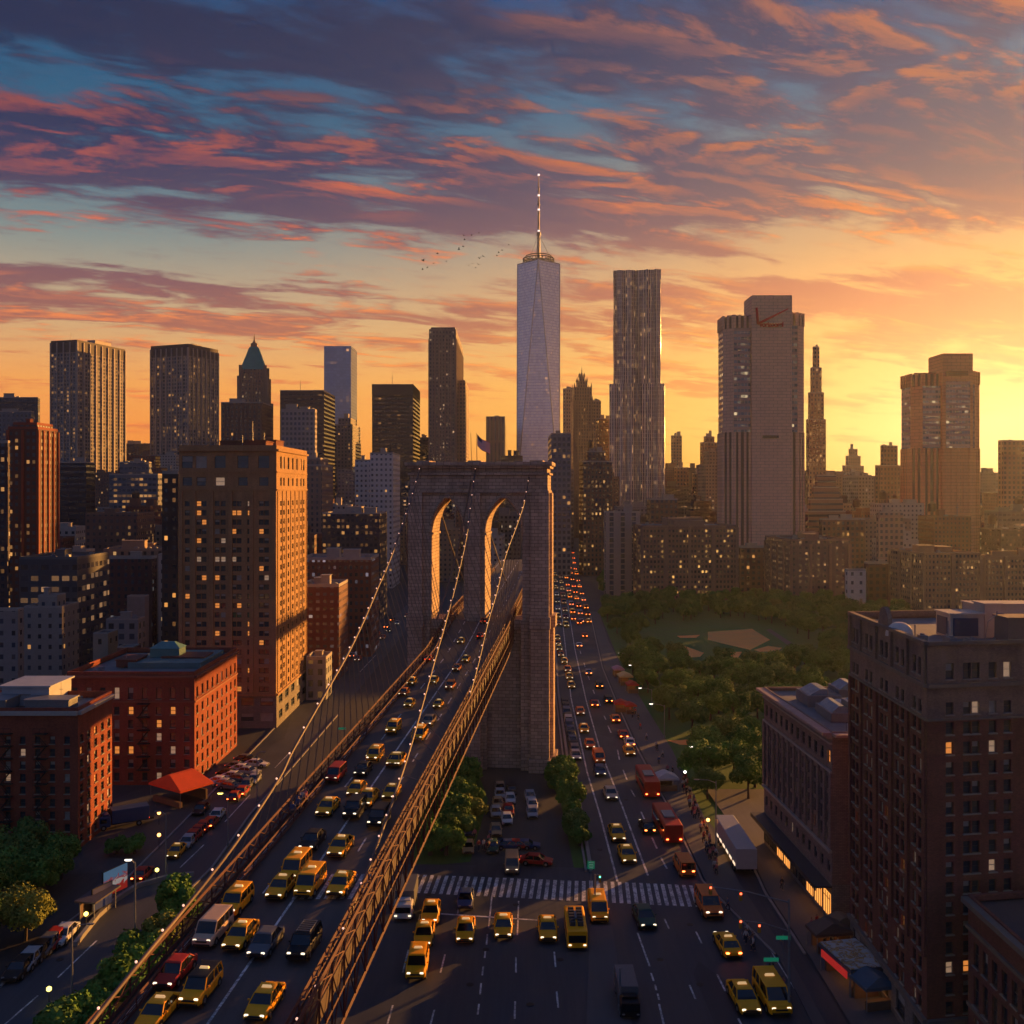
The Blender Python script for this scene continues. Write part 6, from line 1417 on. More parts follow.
def emit_vehicles():
    lanes = {}
    for v in sorted(VEH, key=lambda v: v['y']):
        if v['place'] == 'bridge': f = (v['x']-xl(v['y']))/(xr(v['y'])-xl(v['y'])); lane = ('outer left', 'inner left', 'inner right', 'outer right')[min(3, max(0, int(f*4)))]+' lane '
        elif v['place'] in ('avenue', 'far avenue'): lane = 'towards the photo, ' if not v['away'] else 'heading away, '
        else: lane = ''
        taxi = v['col'] == 'yellow' and v['kind'] in ('sedan', 'suv', 'van')
        desc = ('yellow taxi '+{'sedan': 'saloon', 'suv': 'estate', 'van': 'minivan'}[v['kind']]) if taxi else (v['col']+' '+TYPEN[v['kind']] if v['kind'] != 'bus' else TYPEN['bus'])
        key = (v['place'], lane, desc); lanes[key] = lanes.get(key, 0)+1; v['n'] = lanes[key]; v['key'] = key; v['desc'] = desc; v['taxi'] = taxi; v['lane'] = lane
    for v in sorted(VEH, key=lambda v: v['y']):
        tot = lanes[v['key']]
        n = '' if tot == 1 else (', '+ORD[v['n']-1] if v['n'] <= len(ORD) else ', farthest')
        lab = ' '.join((v['desc']+' '+v['lane']+WHERE[v['place']]).split())+n
        kind = v['kind']; cat = 'taxi' if v['taxi'] else {'bus': 'bus', 'opentop': 'bus', 'truck': 'truck', 'van': 'van'}.get(kind, 'car')
        nm = 'taxi' if v['taxi'] else {'bus': 'bus', 'opentop': 'tour_bus', 'truck': 'box_truck', 'van': 'minivan'}.get(kind, 'parked_car' if 'park' in WHERE[v['place']] else 'car')
        r = thing(nm, lab, cat, (v['x'], v['y'], v['z']), v['rz'], 'vehicles '+WHERE[v['place']]); r.scale = (v['s'],)*3
        if kind == 'bus': big_box_vehicle(r, 11.5, 2.9, 3.2, 'red', None, 7, brake=True)
        elif kind == 'opentop': big_box_vehicle(r, 7.5, 2.5, 2.5, 'yellow', None, 5, open_top=True)
        elif kind == 'truck': big_box_vehicle(r, 8.2, 2.5, 3.1, v['col'], 2.2, boxcol={'white': 'grey', 'black': 'grey', 'blue': 'blue'}[v['col']], on=v['col'] == 'white')
        else: build_car(r, kind, v['col'], v['taxi'], far=v['y'] > 270, **v['k'])
emit_vehicles()
# articulated white trailer on the pavement by the park
tl = thing('semi_trailer', 'long white trailer with lit side parked by the park railings', 'trailer', (*G(735, 858)[:2], .19), R(0))
b = MB(); b.loft([rr_ring(1.5, 1.0, 3.9, y, .06) for y in (-7.5, 7.5)]); bo = b.build('cargo_box', PC['silver'], tl)
b = MB(); b.box((0, 0, .8), (1.0, 14.4, .3)); b.build('chassis', BUMP, tl)
for y in (-5.5, -4.2, 4.6, 5.9):
    for x in (-1.25, 1.25): inst(CARM[list(CARM)[0]]['wheel'], 'wheel', tl, (x, y, .45), 0, (1.3, 1.3, 1.3))
for k in range(6): q = MB(); q.box((-1.53, -6+k*2.3, 1.35), (.05, 1.4, .35)); q.build('side_light', mat('side_glow', (.8, .6, .4), .5, var=0, emit=(1, .7, .45), es=1.3), bo)
# ---------------------------------------------------------------- street lamps and signals
def lamp(px, ytop, ybase, label, arm=-2.2, head=WLAMP, name='street_lamp', z0=.15, two=False):
    p = G(px, ybase, z0); h = (ybase-ytop)/F*p.y
    r = thing(name, label, 'street lamp', (p.x, p.y, z0), 0, 'street lamps')
    m = MB(); m.cyl((0, 0, 0), .2, .5, 8); m.tube([(0, 0, .4), (0, 0, h*.6), (0, 0, h)], [.13, .10, .07], 7); m.build('pole', STEEL, r)
    for s in ((1, -1) if two else (1,)):
        a = MB(); a.tube([(0, 0, h-.3), (arm*s*.4, 0, h+.15), (arm*s, 0, h+.25)], .05, 5); ar = a.build('arm', STEEL, r)
        q = MB(); q.loft([[(arm*s+x*.42, y*.14, h+.28) for x, y in ((-1, -1), (1, -1), (1, 1), (-1, 1))], [(arm*s+x*.3, y*.1, h+.14) for x, y in ((-1, -1), (1, -1), (1, 1), (-1, 1))]]); q.build('lamp_head', head, ar)
    return r
lamp(72, 926, 1008, 'tall steel lamp post at the very bottom left, beside the bushes', 2.0, STEEL); lamp(135, 862, 958, 'tall lamp post with a white head standing between left street and bridge', -.8, WLAMP)
lamp(166, 813, 878, 'steel lamp post at the bend of the left kerb', -1.2, STEEL); lamp(228, 795, 846, 'lamp post with a green yellow light on the left street', -1.2, YLAMP); lamp(257, 753, 801, 'lamp post highest up the left street, partly behind the cable', 1.2, STEEL)
for px, a, b_, n in ((629.5, 654, 668, 'farthest'), (640.6, 666, 684, 'second farthest'), (651.7, 689, 707, 'middle'), (664.4, 705, 738, 'second nearest')): lamp(px, a, b_, 'two headed street lamp at the park edge, '+n+' of five', -3.0, WLAMP)
lamp(701, 748, 786, 'two armed street lamp beside the park lawn, nearest of the park edge row', 1.8, WLAMP, two=True); lamp(716, 781, 852, 'tall single armed lamp post left of the white trailer', -3.0, STEEL)
for px, yt, yb, lab, hd in ((49, 989, 1002, 'low yellow globe lamp at the bottom left kerb', YLAMP), (86, 914, 928, 'yellow globe lamp before the bus shelter', YLAMP), (157, 870, 882, 'yellow globe lamp at the left street bend', YLAMP), (159, 813, 825, 'orange globe lamp in the lot by the awning', OLAMP), (159, 835, 848, 'orange globe lamp nearer in the lot by the awning', OLAMP), (685, 772, 790, 'white globe lamp at the park edge beside the pavement', WLAMP), (708, 820, 836, 'orange globe lamp at the park corner', OLAMP)):
    p = G(px, yb, .1); h = (yb-yt)/F*p.y; r = thing('globe_lamp', lab, 'street lamp', (p.x, p.y, .1), 0, 'globe lamps')
    m = MB(); m.tube([(0, 0, 0), (0, 0, h)], .05, 6); m.build('pole', DSTEEL, r); m = MB(); m.loft([[(math.cos(q)*rr, math.sin(q)*rr, h+zz) for q in [i*math.pi/4 for i in range(8)]] for rr, zz in ((.1, -.25), (.28, -.1), (.28, .12), (.1, .27))]); m.build('lamp_globe', hd, r, smooth=True)
GLW = mat('signal_green', (.1, .8, .4), .4, var=0, emit=(.15, 1, .55), es=3); RLW = mat('signal_red', (.8, .1, .05), .4, var=0, emit=(1, .1, .04), es=5); SIGN = mat('street_sign_green', (.01, .12, .07), .5, var=0, emit=(.02, .35, .2), es=.25)
def mast(px, yb, yt, arms, label, sig):
    p = G(px, yb, .15); h = (yb-yt)/F*p.y; r = thing('signal_mast', label, 'traffic signal', (p.x, p.y, .15))
    m = MB(); m.cyl((0, 0, 0), .25, .6, 8); m.tube([(0, 0, .5), (0, 0, h)], [.16, .09], 7); m.build('pole', STEEL, r)
    for (x, y), hz in arms:
        zz = hz*h; e = U(x, y, p.y-1.0); v = Vector((e.x-p.x, 0, (e.z-.15)))
        a = MB(); a.tube([(0, 0, zz), (v.x*.5, -.5, (zz+v.z)/2+.25), (v.x, -1, v.z)], [.08, .06, .05], 6); ar = a.build('mast_arm', STEEL, r)
        for q in ((.97, .6) if abs(v.x) > 5 else (.97,)):
            b = MB(); b.box((v.x*q, -q, zz+(v.z-zz)*q-.35), (.32, .3, .95)); bx = b.build('signal_box', mat('signal_yellow', (.3, .2, .03), .6), ar)
            b = MB(); b.cyl((v.x*q, -q-.17, zz+(v.z-zz)*q-.1), .1, .02, 8); b.box((v.x*q, -q-.17, zz+(v.z-zz)*q-.06), (.2, .03, .2)); b.build('signal_light', sig, bx)
    return r
mast(789, 1014, 899, [((708, 886), .97), ((739, 920), .72)], 'tall signal mast with two arms over the right of the crossing', RLW)
mast(620, 1010, 968, [], 'short signal post on the middle island', RLW)
mast(595, 912, 874, [((600, 876), .95)], 'signal post on the island end with a green light', GLW)
s = thing('street_sign', 'green street sign on a post between the avenue and its side lane', 'sign', (*G(591, 886)[:2], .1)); b = MB(); b.tube([(0, 0, 0), (0, 0, 3.6)], .06, 6); b.build('post', STEEL, s); b = MB(); b.box((0, -.08, 2.9), (1.0, .06, 1.1)); pn = b.build('sign_panel', SIGN, s)
b = MB()
for k in range(4): b.box((-.0, -.115, 3.25-k*.24), (.66-.1*(k % 2), .004, .07))
b.build('sign_line', mat('sign_white', (.6, .62, .6), .5, var=0), pn)
for px, py, lab in ((342, 732, 'green overhead sign by the left street behind the hangers'), (783, 952, 'green street name sign on the right pavement corner'), (771, 975, 'second green sign lower on the right pavement')):
    p = G(px, py+9, .1); s = thing('street_sign', lab, 'sign', (p.x, p.y, .1)); b = MB(); b.tube([(0, 0, 0), (0, 0, 3.2)], .05, 6); b.build('post', STEEL, s); b = MB(); b.box((0, -.08, 2.8), (1.7, .05, .45)); b.build('sign_panel', SIGN, s)
# ---------------------------------------------------------------- stalls, awning, billboard, shelter
SLW = mat('stall_lamp_warm', (.9, .5, .2), .4, var=0, emit=(1, .42, .12), es=2.2)
def stall(px, py, w, d, h, col, label, rz=0, glow=None, cat='stall', name='market_stall', rise=.22):
    glow = SLW if glow else None
    p = G(px, py, .18); r = thing(name, label, cat, (p.x, p.y, .18), R(rz), None)
    for x in (-w/2, w/2):
        for y in (-d/2, d/2): m = MB(); m.tube([(x, y, 0), (x, y, h)], .05, 5); m.build('post', STEEL, r)
    m = MB(); m.loft([[(x*w*.54, y*d*.54, h-.35) for x, y in ((-1, -1), (1, -1), (1, 1), (-1, 1))], [(x*w*.54, y*d*.54, h) for x, y in ((-1, -1), (1, -1), (1, 1), (-1, 1))], [(x*w*.05, y*d*.4, h+w*rise) for x, y in ((-1, -1), (1, -1), (1, 1), (-1, 1))]]); m.build('canopy', col, r)
    m = MB(); m.box((0, -d/2+.4, .5), (w*.9, .6, 1.0)); m.box((0, d/2-.3, .9), (w*.8, .4, 1.8)); m.build('counter', mat('counter_wood', (.2, .12, .07), .7), r)
    if glow: m = MB(); m.box((0, 0, h-.5), (w*.6, d*.2, .1)); m.build('stall_lamp', glow, r)
    return r
RC = mat('red_canvas', (.55, .05, .03), .7, emit=None); YC = mat('yellow_canvas', (.75, .5, .18), .7); PK = mat('pink_canvas', (.6, .3, .3), .7); OC = mat('orange_awning', (.80, .09, .02), .7, var=.15)
stall(625, 684, 3.6, 4.5, 2.6, YC, 'yellow topped stall glowing beside the park pavement', 5, OLAMP); stall(618, 676, 3, 4, 2.4, PK, 'pink topped stall just behind the glowing yellow stall', 5, OLAMP)
stall(632, 692, 3, 3.6, 2.4, RC, 'dark red stall just before the glowing yellow stall', 5, OLAMP); stall(621, 711, 3.2, 3, 2.2, RC, 'red canopied stall on the avenue edge of the pavement', 0, RLW); stall(630, 713, 2.6, 2.6, 2.2, RC, 'smaller red canopied stall beside the red canopied stall', 8, RLW)
stall(665, 789, 4.2, 3.2, 2.4, mat('white_canvas', (.5, .48, .45), .7), 'white framed kiosk standing on the park pavement', 6)
aw = stall(181, 800, 8.5, 6.5, 3.2, OC, 'large bright orange awning at the foot of the red brick block', -35, None, 'awning', 'street_awning')
ft = stall(853, 981, 4.4, 6.4, 3.0, mat('dark_canvas', (.10, .10, .11), .7), 'food stall with a printed white roof before the corner building', 12, OLAMP, rise=.01)
def printed_roof():
    m = bpy.data.materials.new('printed_roof'); m.use_nodes = True; t = NT(m.node_tree); b = m.node_tree.nodes['Principled BSDF']
    P = t.new('ShaderNodeTexCoord').outputs['Object']; n = t.noise(P, 1.1, 4, .6, 1)
    t.put(b.inputs['Base Color'], t.ramp(n, [(.3, (.6, .58, .55)), (.47, (.5, .5, .48)), (.52, (.6, .35, .08)), (.58, (.25, .15, .08)), (.64, (.55, .54, .5))])); b.inputs['Roughness'].default_value = .5
    return m
m = MB(); m.box((0, 0, 3.12), (4.6, 6.7, .1)); m.build('printed_panel', printed_roof(), ft)
m = MB(); m.box((-2.5, -.2, 2.3), (.12, 5.4, .8)); m.build('side_banner', mat('red_banner', (.6, .03, .03), .5, emit=(1, .05, .04), es=.25), ft)
stall(873, 1003, 3.6, 3.4, 2.6, mat('teal_canvas', (.06, .12, .17), .7), 'teal canopied stall nearest to the bottom, by the corner building', 12, RLW); stall(830, 948, 4.6, 2.8, 2.4, mat('brown_canvas', (.14, .09, .07), .7), 'brown canopied stall with yellow lamps behind the food stall', 8, YLAMP)
stall(842, 940, 3.6, 2.6, 2.4, mat('tan_canvas', (.22, .14, .08), .7), 'tan canopied stall beside the corner building wall', 8, OLAMP)
p = G(98, 915, .1); sh = thing('bus_shelter', 'dark flat roofed bus shelter left of the billboard', 'bus shelter', (p.x, p.y, .1), R(80))
for x in (-2.4, 2.4):
    for y in (-1, 1): m = MB(); m.tube([(x, y, 0), (x, y, 2.7)], .07, 5); m.build('post', STEEL, sh)
m = MB(); m.box((0, 0, 2.8), (5.8, 3, .2)); m.build('shelter_roof', mat('shelter_roof', (.08, .07, .08), .6), sh); m = MB(); m.box((0, 1.02, 1.4), (4.6, .06, 2.0)); m.build('back_panel', mat('shelter_panel', (.16, .10, .08), .5), sh); m = MB(); m.box((0, .6, .45), (3.6, .4, .08)); m.build('bench', STEEL, sh)
def billboard(px, py, w, h, z, label, mt):
    p = G(px, py, .1); r = thing('billboard', label, 'billboard', (p.x, p.y, .1), R(66))
    for x in (-w*.35, w*.35): m = MB(); m.tube([(x, .15, 0), (x, .15, z)], .08, 5); m.build('post', STEEL, r)
    m = MB(); m.box((0, 0, z+h/2), (w, .2, h)); bo = m.build('board', DSTEEL, r); m = MB(); m.quad([(-w/2+.1, -.115, z+.1), (w/2-.1, -.115, z+.1), (w/2-.1, -.115, z+h-.1), (-w/2+.1, -.115, z+h-.1)], 0, [(0, 0), (1, 0), (1, 1), (0, 1)]); m.build('poster', mt, bo)
def poster(name, a, b_, c, es):
    m = bpy.data.materials.new(name); m.use_nodes = True; t = NT(m.node_tree); b = m.node_tree.nodes['Principled BSDF']; uv = t.new('ShaderNodeUVMap').outputs[0]; u, v, _ = t.xyz(uv)
    n = t.noise(uv, 4, 3, .6, 1.2); k = t.m('ADD', v, t.m('MULTIPLY', t.m('SUBTRACT', n, .5), .9))
    col = t.ramp(k, [(0, a), (.28, a), (.34, b_), (.5, b_), (.56, a), (.68, c), (.9, c)])
    t.put(b.inputs['Base Color'], col); t.put(b.inputs['Emission Color'], col); b.inputs['Emission Strength'].default_value = es; return m
billboard(115, 899, 4.4, 3.6, .8, 'backlit billboard with a red, white and blue poster on the left kerb', poster('poster_red', (.5, .03, .02), (.6, .55, .5), (.12, .25, .4), .12))
billboard(102, 912, 3.4, 3.0, .6, 'dim blue poster board between the shelter and the bright billboard', poster('poster_blue', (.02, .04, .12), (.05, .08, .2), (.03, .03, .08), .08))
# ---------------------------------------------------------------- flag and birds
fl = thing('flag', 'striped red and white flag on a pole on top of the bridge tower', 'flag', (*U(477, 458, 199.5)[:2], 61.95))
m = MB(); m.tube([(0, 0, 0), (-.1, 0, 5.6)], [.09, .05], 6); m.build('flagpole', mat('pole_gilt', (.4, .28, .15), .4, .4), fl); m = MB(); m.tube([(-1.1, .4, 0), (-1.3, .4, 5.7)], [.07, .05], 6); m.build('flagpole', mat('pole_gilt', (1, 1, 1)), fl)
n1, n2 = 14, 13; m = MB()
def fp(i, j): u = i/n1; v = j/n2; return (.05+u*2.6, .25*math.sin(u*7+v)*u, 5.4-v*2.3-u*2.1-.25*math.sin(u*5))
for i in range(n1):
    for j in range(n2):
        mi = 2 if (u_ := i) < n1*.35 and j < 5 else (0 if j % 2 == 0 else 1)
        m.quad([fp(i, j+1), fp(i+1, j+1), fp(i+1, j), fp(i, j)], mi, [(0, 0)]*4)
m.build('cloth', [mat('flag_red', (.75, .05, .06), .7, var=.1), mat('flag_white', (.85, .8, .78), .7, var=.1), mat('flag_blue', (.03, .04, .12), .7, var=.1)], fl)
for i, (x, y, s, a) in enumerate([(500, 145, 1, .3), (573, 143, 1, -.1), (640, 120, 1.1, -.5), (507, 184, 1.3, 0), (455, 274, 1.5, .25), (495, 247, 1.2, -.6), (255, 313, 1.3, 0), (122, 380, 1.8, 0), (220, 403, 1.1, 0), (336, 387, 1.1, 0), (545, 424, 1.1, 0), (583, 405, .9, 0), (636, 414, 1.3, -.3), (648, 357, 1.5, .2), (682, 338, 1.1, -.4), (810, 333, 1, -.1), (826, 304, 1, -.1), (857, 281, .9, -.2), (920, 230, .8, 0), (117, 462, 1.2, 0), (162, 442, 1, -.3), (610, 445, .8, 0)]):
    p = U(410+x/9.31, 220+y/9.31, 330); m = MB(); s *= .55
    m.loft([[(q, .1*math.cos(t)*.6*s, .12*math.sin(t)*s) for t in [k*math.pi/3 for k in range(6)]] for q in (-.02, .02)])
    b = MB(); b.loft([[(math.cos(t)*w*s, yy*s, math.sin(t)*w*s) for t in [k*math.pi/3 for k in range(6)]] for yy, w in ((-.6, .03), (-.42, .1), (-.1, .16), (.3, .1), (.6, .04))])
    for sg in (-1, 1):
        w0 = [(0, -.25, .05), (0, .2, .05)]; f = .35+.25*math.sin(i*2.1)
        pts = [(0, .22), (sg*.5, .2), (sg*1.1, .1)]
        b.quad([(0, -.25*s, .05*s), (sg*.55*s, -.22*s, (.05+f)*s), (sg*.55*s, .12*s, (.05+f)*s), (0, .2*s, .05*s)]); b.quad([(sg*.55*s, -.22*s, (.05+f)*s), (sg*1.25*s, .05*s, f*.7*s), (sg*1.15*s, .15*s, f*.7*s), (sg*.55*s, .12*s, (.05+f)*s)])
    o = b.build('bird', mat('bird_dark', (.03, .025, .025), .8, var=0)); o.location = p; o.rotation_euler = (0, a, R(40+i*13))
    side = 'left' if x < 400 else 'middle' if x < 700 else 'right'
    tag(o, 'small dark bird flying in the '+side+' of the flock left of the spire', 'bird', 'birds in the '+side+' of the flock')
# ---------------------------------------------------------------- people on the pavements
SKIN = mat('skin', (.38, .22, .15), .6, var=0); HAIR = mat('hair_dark', (.03, .02, .015), .7, var=0)
CL = [mat('cloth_'+n, c, .8, var=.15) for n, c in (('red', (.45, .04, .04)), ('pink', (.5, .16, .18)), ('black', (.03, .03, .035)), ('white', (.5, .48, .45)), ('blue', (.06, .09, .2)), ('brown', (.16, .09, .06)))]
JEANS = mat('cloth_trousers', (.035, .04, .06), .8, var=.15)
def skin_mesh(name, joints, edges, m, sub=1):
    me = bpy.data.meshes.new(name+'_j'); me.from_pydata([j[0] for j in joints], edges, []); o = bpy.data.objects.new('tmp_skin', me); COL.objects.link(o)
    sk = o.modifiers.new('skin', 'SKIN'); me.update()
    if not me.skin_vertices: me.attributes.new('skin', 'FLOAT', 'POINT') if False else None
    for i, j in enumerate(joints): me.skin_vertices[0].data[i].radius = (j[1], j[1]*(j[2] if len(j) > 2 else 1))
    me.skin_vertices[0].data[0].use_root = True
    sb = o.modifiers.new('sub', 'SUBSURF'); sb.levels = sub; sb.render_levels = sub
    dg = bpy.context.evaluated_depsgraph_get(); out = bpy.data.meshes.new_from_object(o.evaluated_get(dg)); out.name = name; out.materials.clear(); out.materials.append(m)
    bpy.data.objects.remove(o); return out
def person_meshes(st):
    # st = stride; hips at 0.9, height 1.74
    a = st
    J = [((0, 0, .93), .13, .8), ((0, 0, 1.15), .13, .75), ((0, 0, 1.36), .15, .7), ((0, 0, 1.49), .055), ((0, -.01, 1.58), .075), ((0, -.015, 1.68), .085),
         ((.17, 0, 1.39), .055), ((.23, a*.12, 1.13), .042), ((.22, a*.2-.06, .90), .032), ((.22, a*.22-.08, .80), .036),
         ((-.17, 0, 1.39), .055), ((-.23, -a*.12, 1.13), .042), ((-.22, -a*.2-.06, .90), .032), ((-.22, -a*.22-.08, .80), .036),
         ((.09, 0, .86), .09), ((.1, -a*.18, .48), .06), ((.1, -a*.2+max(a, 0)*.1, .08), .042), ((.1, -a*.2-.14, .04), .038),
         ((-.09, 0, .86), .09), ((-.1, a*.18, .48), .06), ((-.1, a*.2+.1*max(-a, 0), .08), .042), ((-.1, a*.2-.14, .04), .038)]
    E = [(0, 1), (1, 2), (2, 3), (3, 4), (4, 5), (2, 6), (6, 7), (7, 8), (8, 9), (2, 10), (10, 11), (11, 12), (12, 13), (0, 14), (14, 15), (15, 16), (16, 17), (0, 18), (18, 19), (19, 20), (20, 21)]
    for h in (9, 13):                                      # five curled fingers on each hand
        hx, hy, hz_ = J[h][0]; s = 1 if hx > 0 else -1
        for f in range(4):
            y = hy-.028+f*.018; L = (.06, .075, .07, .05)[f]; i = len(J)
            J.append(((hx, y, hz_-.045), .0085)); J.append(((hx-s*.01, y, hz_-.045-L*.6), .0078)); J.append(((hx-s*.03, y, hz_-.045-L), .0065)); E += [(h, i), (i, i+1), (i+1, i+2)]
        i = len(J); J.append(((hx-s*.012, hy-.045, hz_-.01), .010)); J.append(((hx-s*.022, hy-.06, hz_-.05), .008)); E += [(h, i), (i, i+1)]
    body = skin_mesh('person', J, E, SKIN)
    top = skin_mesh('jacket', [((0, 0, .88), .165, .8), ((0, 0, 1.15), .155, .8), ((0, 0, 1.36), .175, .75), ((0, 0, 1.45), .09), ((.18, 0, 1.39), .075), ((.235, a*.12, 1.13), .06), ((.222, a*.19-.05, .93), .05), ((-.18, 0, 1.39), .075), ((-.235, -a*.12, 1.13), .06), ((-.222, -a*.19-.05, .93), .05)], [(0, 1), (1, 2), (2, 3), (2, 4), (4, 5), (5, 6), (2, 7), (7, 8), (8, 9)], CL[0])
    leg = skin_mesh('trousers', [((0, 0, .92), .15, .8), ((.095, 0, .84), .11), ((.1, -a*.18, .48), .078), ((.1, -a*.2+max(a, 0)*.1, .10), .06), ((-.095, 0, .84), .11), ((-.1, a*.18, .48), .078), ((-.1, a*.2+.1*max(-a, 0), .10), .06)], [(0, 1), (1, 2), (2, 3), (0, 4), (4, 5), (5, 6)], JEANS)
    hair = skin_mesh('hair', [((0, .02, 1.71), .088), ((0, .045, 1.62), .07)], [(0, 1)], HAIR)
    tops = []
    for c in CL: t_ = top.copy(); t_.materials.clear(); t_.materials.append(c); tops.append(t_)
    return body, tops, leg, hair
PM = [person_meshes(s) for s in (1, -1, .35)]
pr = random.Random(5); NP = {}
CN = ('red', 'pink', 'black', 'white', 'blue', 'brown')
PPL = []
for i in range(52): f = pr.random(); px = 683+f*34; py = 782+f*88+pr.uniform(-9, 9); PPL.append((px, py, 'on the pavement beside the park', 'n'))
for i in range(12): f = pr.random(); PPL.append((628+f*40+pr.uniform(-4, 6), 712+f*64, 'on the pavement farther up the avenue', 'f'))
for i in range(10): f = pr.random(); PPL.append((722+f*64, 905+f*90+pr.uniform(-5, 5), 'on the narrow pavement at bottom right', 'c'))
for i in range(12): f = pr.random(); PPL.append((770+f*70+pr.uniform(0, 20), 895+f*80+pr.uniform(-12, 12), 'near the stalls and shop windows', 's'))
for i in range(9): f = pr.random(); PPL.append((474+f*22, 846+pr.uniform(-10, 12), 'by the car park under the bridge', 'u'))
for i in range(8): PPL.append((pr.uniform(288, 312), pr.uniform(804, 822), 'on the bridge walkway by the left railing', 'b'))
cnt = {}
rows = []
for px, py, wh, g in PPL:
    if g == 'b': x, y, z = deck_at(px, py); x = xl(y)+.5+pr.random()*.3; z -= .02
    else: q = G(px, py, .17 if g in 'nsc' else .04); x, y = q.x, q.y; z = {'n': .18, 'f': .18, 'c': .18, 's': .17, 'u': .03}[g]
    rows.append((y, x, z, wh, g, pr.choice((0, 0, 1, 2, 3, 4, 5)) if g in 'nf' else pr.randrange(6)))
for y, x, z, wh, g, c in sorted(rows):
    key = (wh, c); n = cnt[key] = cnt.get(key, 0)+1
    tot = sum(1 for r in rows if (r[3], r[5]) == key)
    r = thing('person', 'person in '+CN[c]+' jacket '+wh+('' if tot == 1 else ', '+ORD[n-1]), 'person', (x, y, z), pr.uniform(0, 6.28) if g != 'b' else .2, 'people '+wh)
    r.scale = (1.08,)*3; b_, tp, lg, hr = PM[pr.randrange(3)]; inst(b_, 'figure', r); inst(tp[c], 'jacket', r); inst(lg, 'trousers', r); inst(hr, 'hair', r)
# ---------------------------------------------------------------- the rest of the city
frn = random.Random(2024)
FMATS = [(nm, facade('city_'+nm.replace(' ', '_'), wall=w, glass=(.045, .045, .055), cw=cw, ch=chh, fx=fx, fy=fy, lit=lt, ls=1.0, litc=lc), tr) for nm, w, cw, chh, fx, fy, lt, lc, tr in (
    ('brown', (.17, .10, .08), 2.6, 2.9, .42, .5, .16, (1, .5, .15), (.2, .13, .1)), ('red brick', (.22, .075, .05), 2.4, 2.8, .4, .5, .14, (1, .5, .15), (.24, .11, .08)), ('dark grey', (.09, .09, .10), 3.0, 3.2, .7, .45, .22, (1, .5, .2), (.14, .14, .14)),
    ('tan', (.32, .22, .15), 2.8, 3.0, .4, .45, .12, (1, .55, .2), (.34, .25, .18)), ('pale', (.44, .38, .33), 3.0, 3.1, .42, .42, .10, (1, .6, .25), (.42, .37, .32)), ('charcoal', (.05, .045, .05), 2.6, 3.0, .5, .5, .28, (1, .55, .2), (.10, .09, .09)), ('grey', (.22, .21, .21), 3.2, 3.4, .5, .5, .14, (1, .7, .4), (.26, .25, .24)))]
FT = {nm: mat('trim_'+nm.replace(' ', '_'), FM_[-1], .8) for (nm, _, _t), FM_ in zip(FMATS, [(0, x[2]) for x in FMATS])}
LMK = [(20, 'the left edge towers'), (90, 'the farther twin tower'), (185, 'the nearer twin tower'), (250, 'the green roofed spire'), (300, 'the dark orange sided block'), (340, 'the pale glass tower'), (396, 'the bronze block'), (450, 'the slim dark tower'), (500, 'the bridge tower'), (540, 'the tallest spire'), (582, 'the pinnacled tower'), (640, 'the rippled tower'), (700, 'the park slab'), (763, 'the telecom tower'), (815, 'the stepped tower'), (853, 'the pyramid stepped tower'), (890, 'the sun haze gap'), (943, 'the gold striped tower'), (1000, 'the right edge block')]
placed = []; tries = 0
def blocked(px, d, w, x):
    py = HZ+CH/d*F
    def edge(T, y):
        T = [(a, b) for a, b in T]
        for (x0, y0), (x1, y1) in zip(T, T[1:]):
            if min(y0, y1) <= y <= max(y0, y1): return x0+(x1-x0)*(y-y0)/(y1-y0+1e-9)
        return T[-1][0]
    ew = w*.75/d*F
    if py > 530: a, b = edge(AV_L, py)-6, edge(AV_R, py)+9
    else: a, b = 550, 574
    if a-ew < px < b+ew: return True
    if d < 520 and 570 < px < 1000+0 and px-ew < 935 and d < 495: return True
    if d < 345 and px < 600 and px > 385: return True
    if py > 585: 
        l, r = edge(LS_L, py)-12, edge(LS_R, py)+12
        if l-ew < px < r+ew+40 or px > l: return True
    if d < 270: return True
    return False
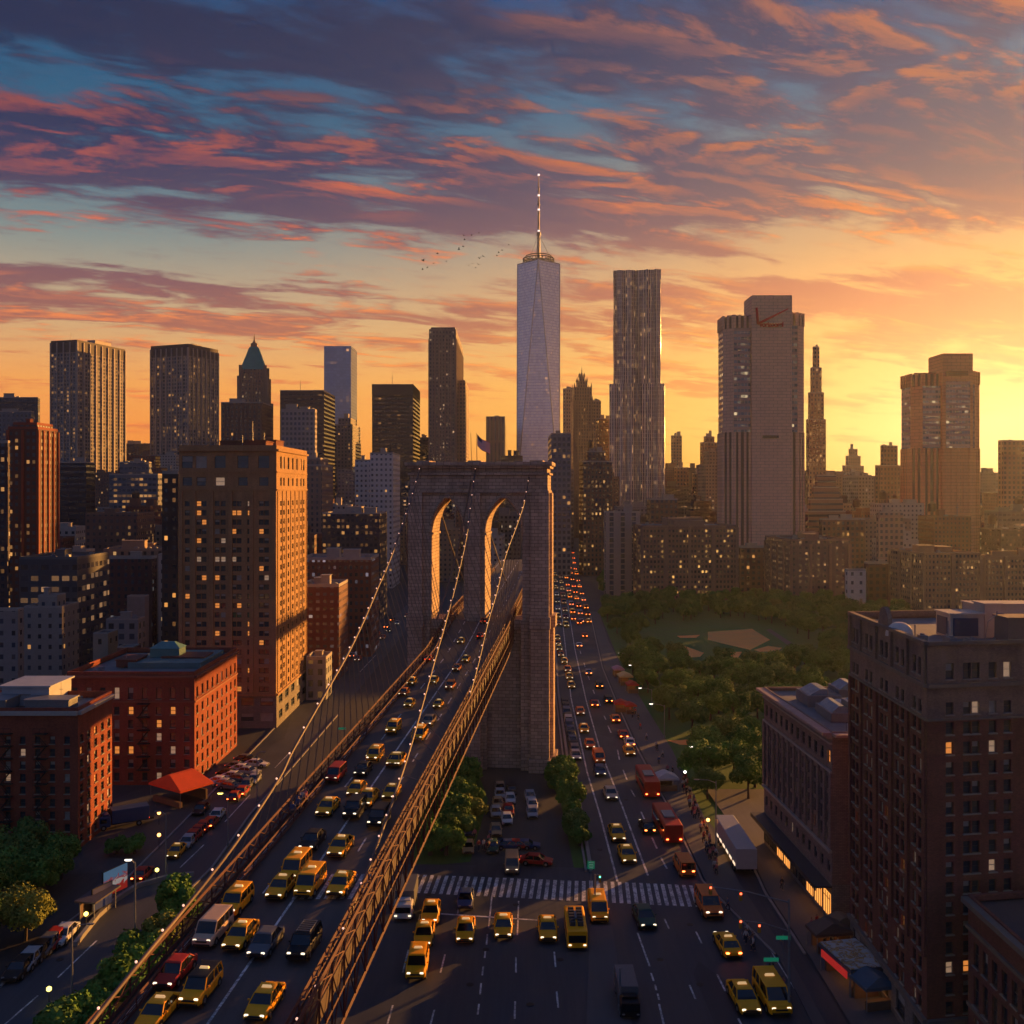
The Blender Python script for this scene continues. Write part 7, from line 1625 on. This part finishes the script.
while len(placed) < 235 and tries < 9000:
    tries += 1
    d = 275+1150*frn.random()**1.15; px = frn.uniform(-15, 1040); w = frn.uniform(16, 36)*(1+.25*(d > 700)); dp = frn.uniform(14, 30)
    x = k_(px)*d; y = d+dp/2
    if blocked(px, d, w, x) or blocked(px, d+dp, w, x): continue
    rr = math.hypot(w, dp)*.5
    if any(math.hypot(x-a, y-b) < rr+c*.92 for a, b, c in BL) or any(math.hypot(x-a, y-b) < (rr+c)*.8 for a, b, c in [q[:3] for q in placed]): continue
    base = (562 if d < 420 else 538 if d < 600 else 517 if d < 850 else 498)
    yt = frn.gauss(base, 9 if d < 600 else 8)
    if d > 850: yt = frn.choice((500, 494, 488, 480, 474, 468))+frn.uniform(-3, 3)
    if d > 850 and 880 < px < 1024: yt += 10
    z = ZT(yt, d)
    if z < 8: z = frn.uniform(9, 16)
    placed.append((x, y, rr, px, d, w, dp, z))
placed.sort(key=lambda p: p[4]); seen = {}
for x, y, rr, px, d, w, dp, z in placed:
    nm, fmm, tr = frn.choice(FMATS[:5] if d < 600 else FMATS)
    a = R(frn.uniform(-10, 10)+(5 if px > 560 else 0)); ca, sa = math.cos(a), math.sin(a)
    poly = [(x+(u*w/2)*ca-(v*dp/2)*sa, y+(u*w/2)*sa+(v*dp/2)*ca) for u, v in ((-1, -1), (1, -1), (1, 1), (-1, 1))]
    lm_ = min(LMK, key=lambda q: abs(q[0]-px)); near_ = 'well in front of' if d < 480 else 'in front of' if d < 720 else 'just before' if d < 950 else 'level with'
    size = ('low ' if z < 22 else 'mid height ' if z < 50 else 'tall ')+('wide' if w > 28 else 'narrow' if w < 20 else 'plain')
    tank = frn.random() < .35; tier = frn.random() < .3
    key = (size, nm, lm_[1], near_, tier); n = seen[key] = seen.get(key, 0)+1
    lab = f"{size} {nm} {'stepped ' if tier else ''}block {near_} {lm_[1]}"+('' if n == 1 else ', '+ORD[n-1].replace(' nearest', ' behind'))
    bld('city_block', lab, 'building', poly, z, fmm, trim=FT[nm], tiers=[(z*1.12+2, .68)] if tier else (), roofn=3 if d < 550 else 2, tank=tank and d < 800, ant=1 if frn.random() < .2 else 0, sc=1.0 if d < 550 else 1.6, par=.8 if d < 900 else 0, seed=int(d*10), group='ordinary city blocks below the skyline')
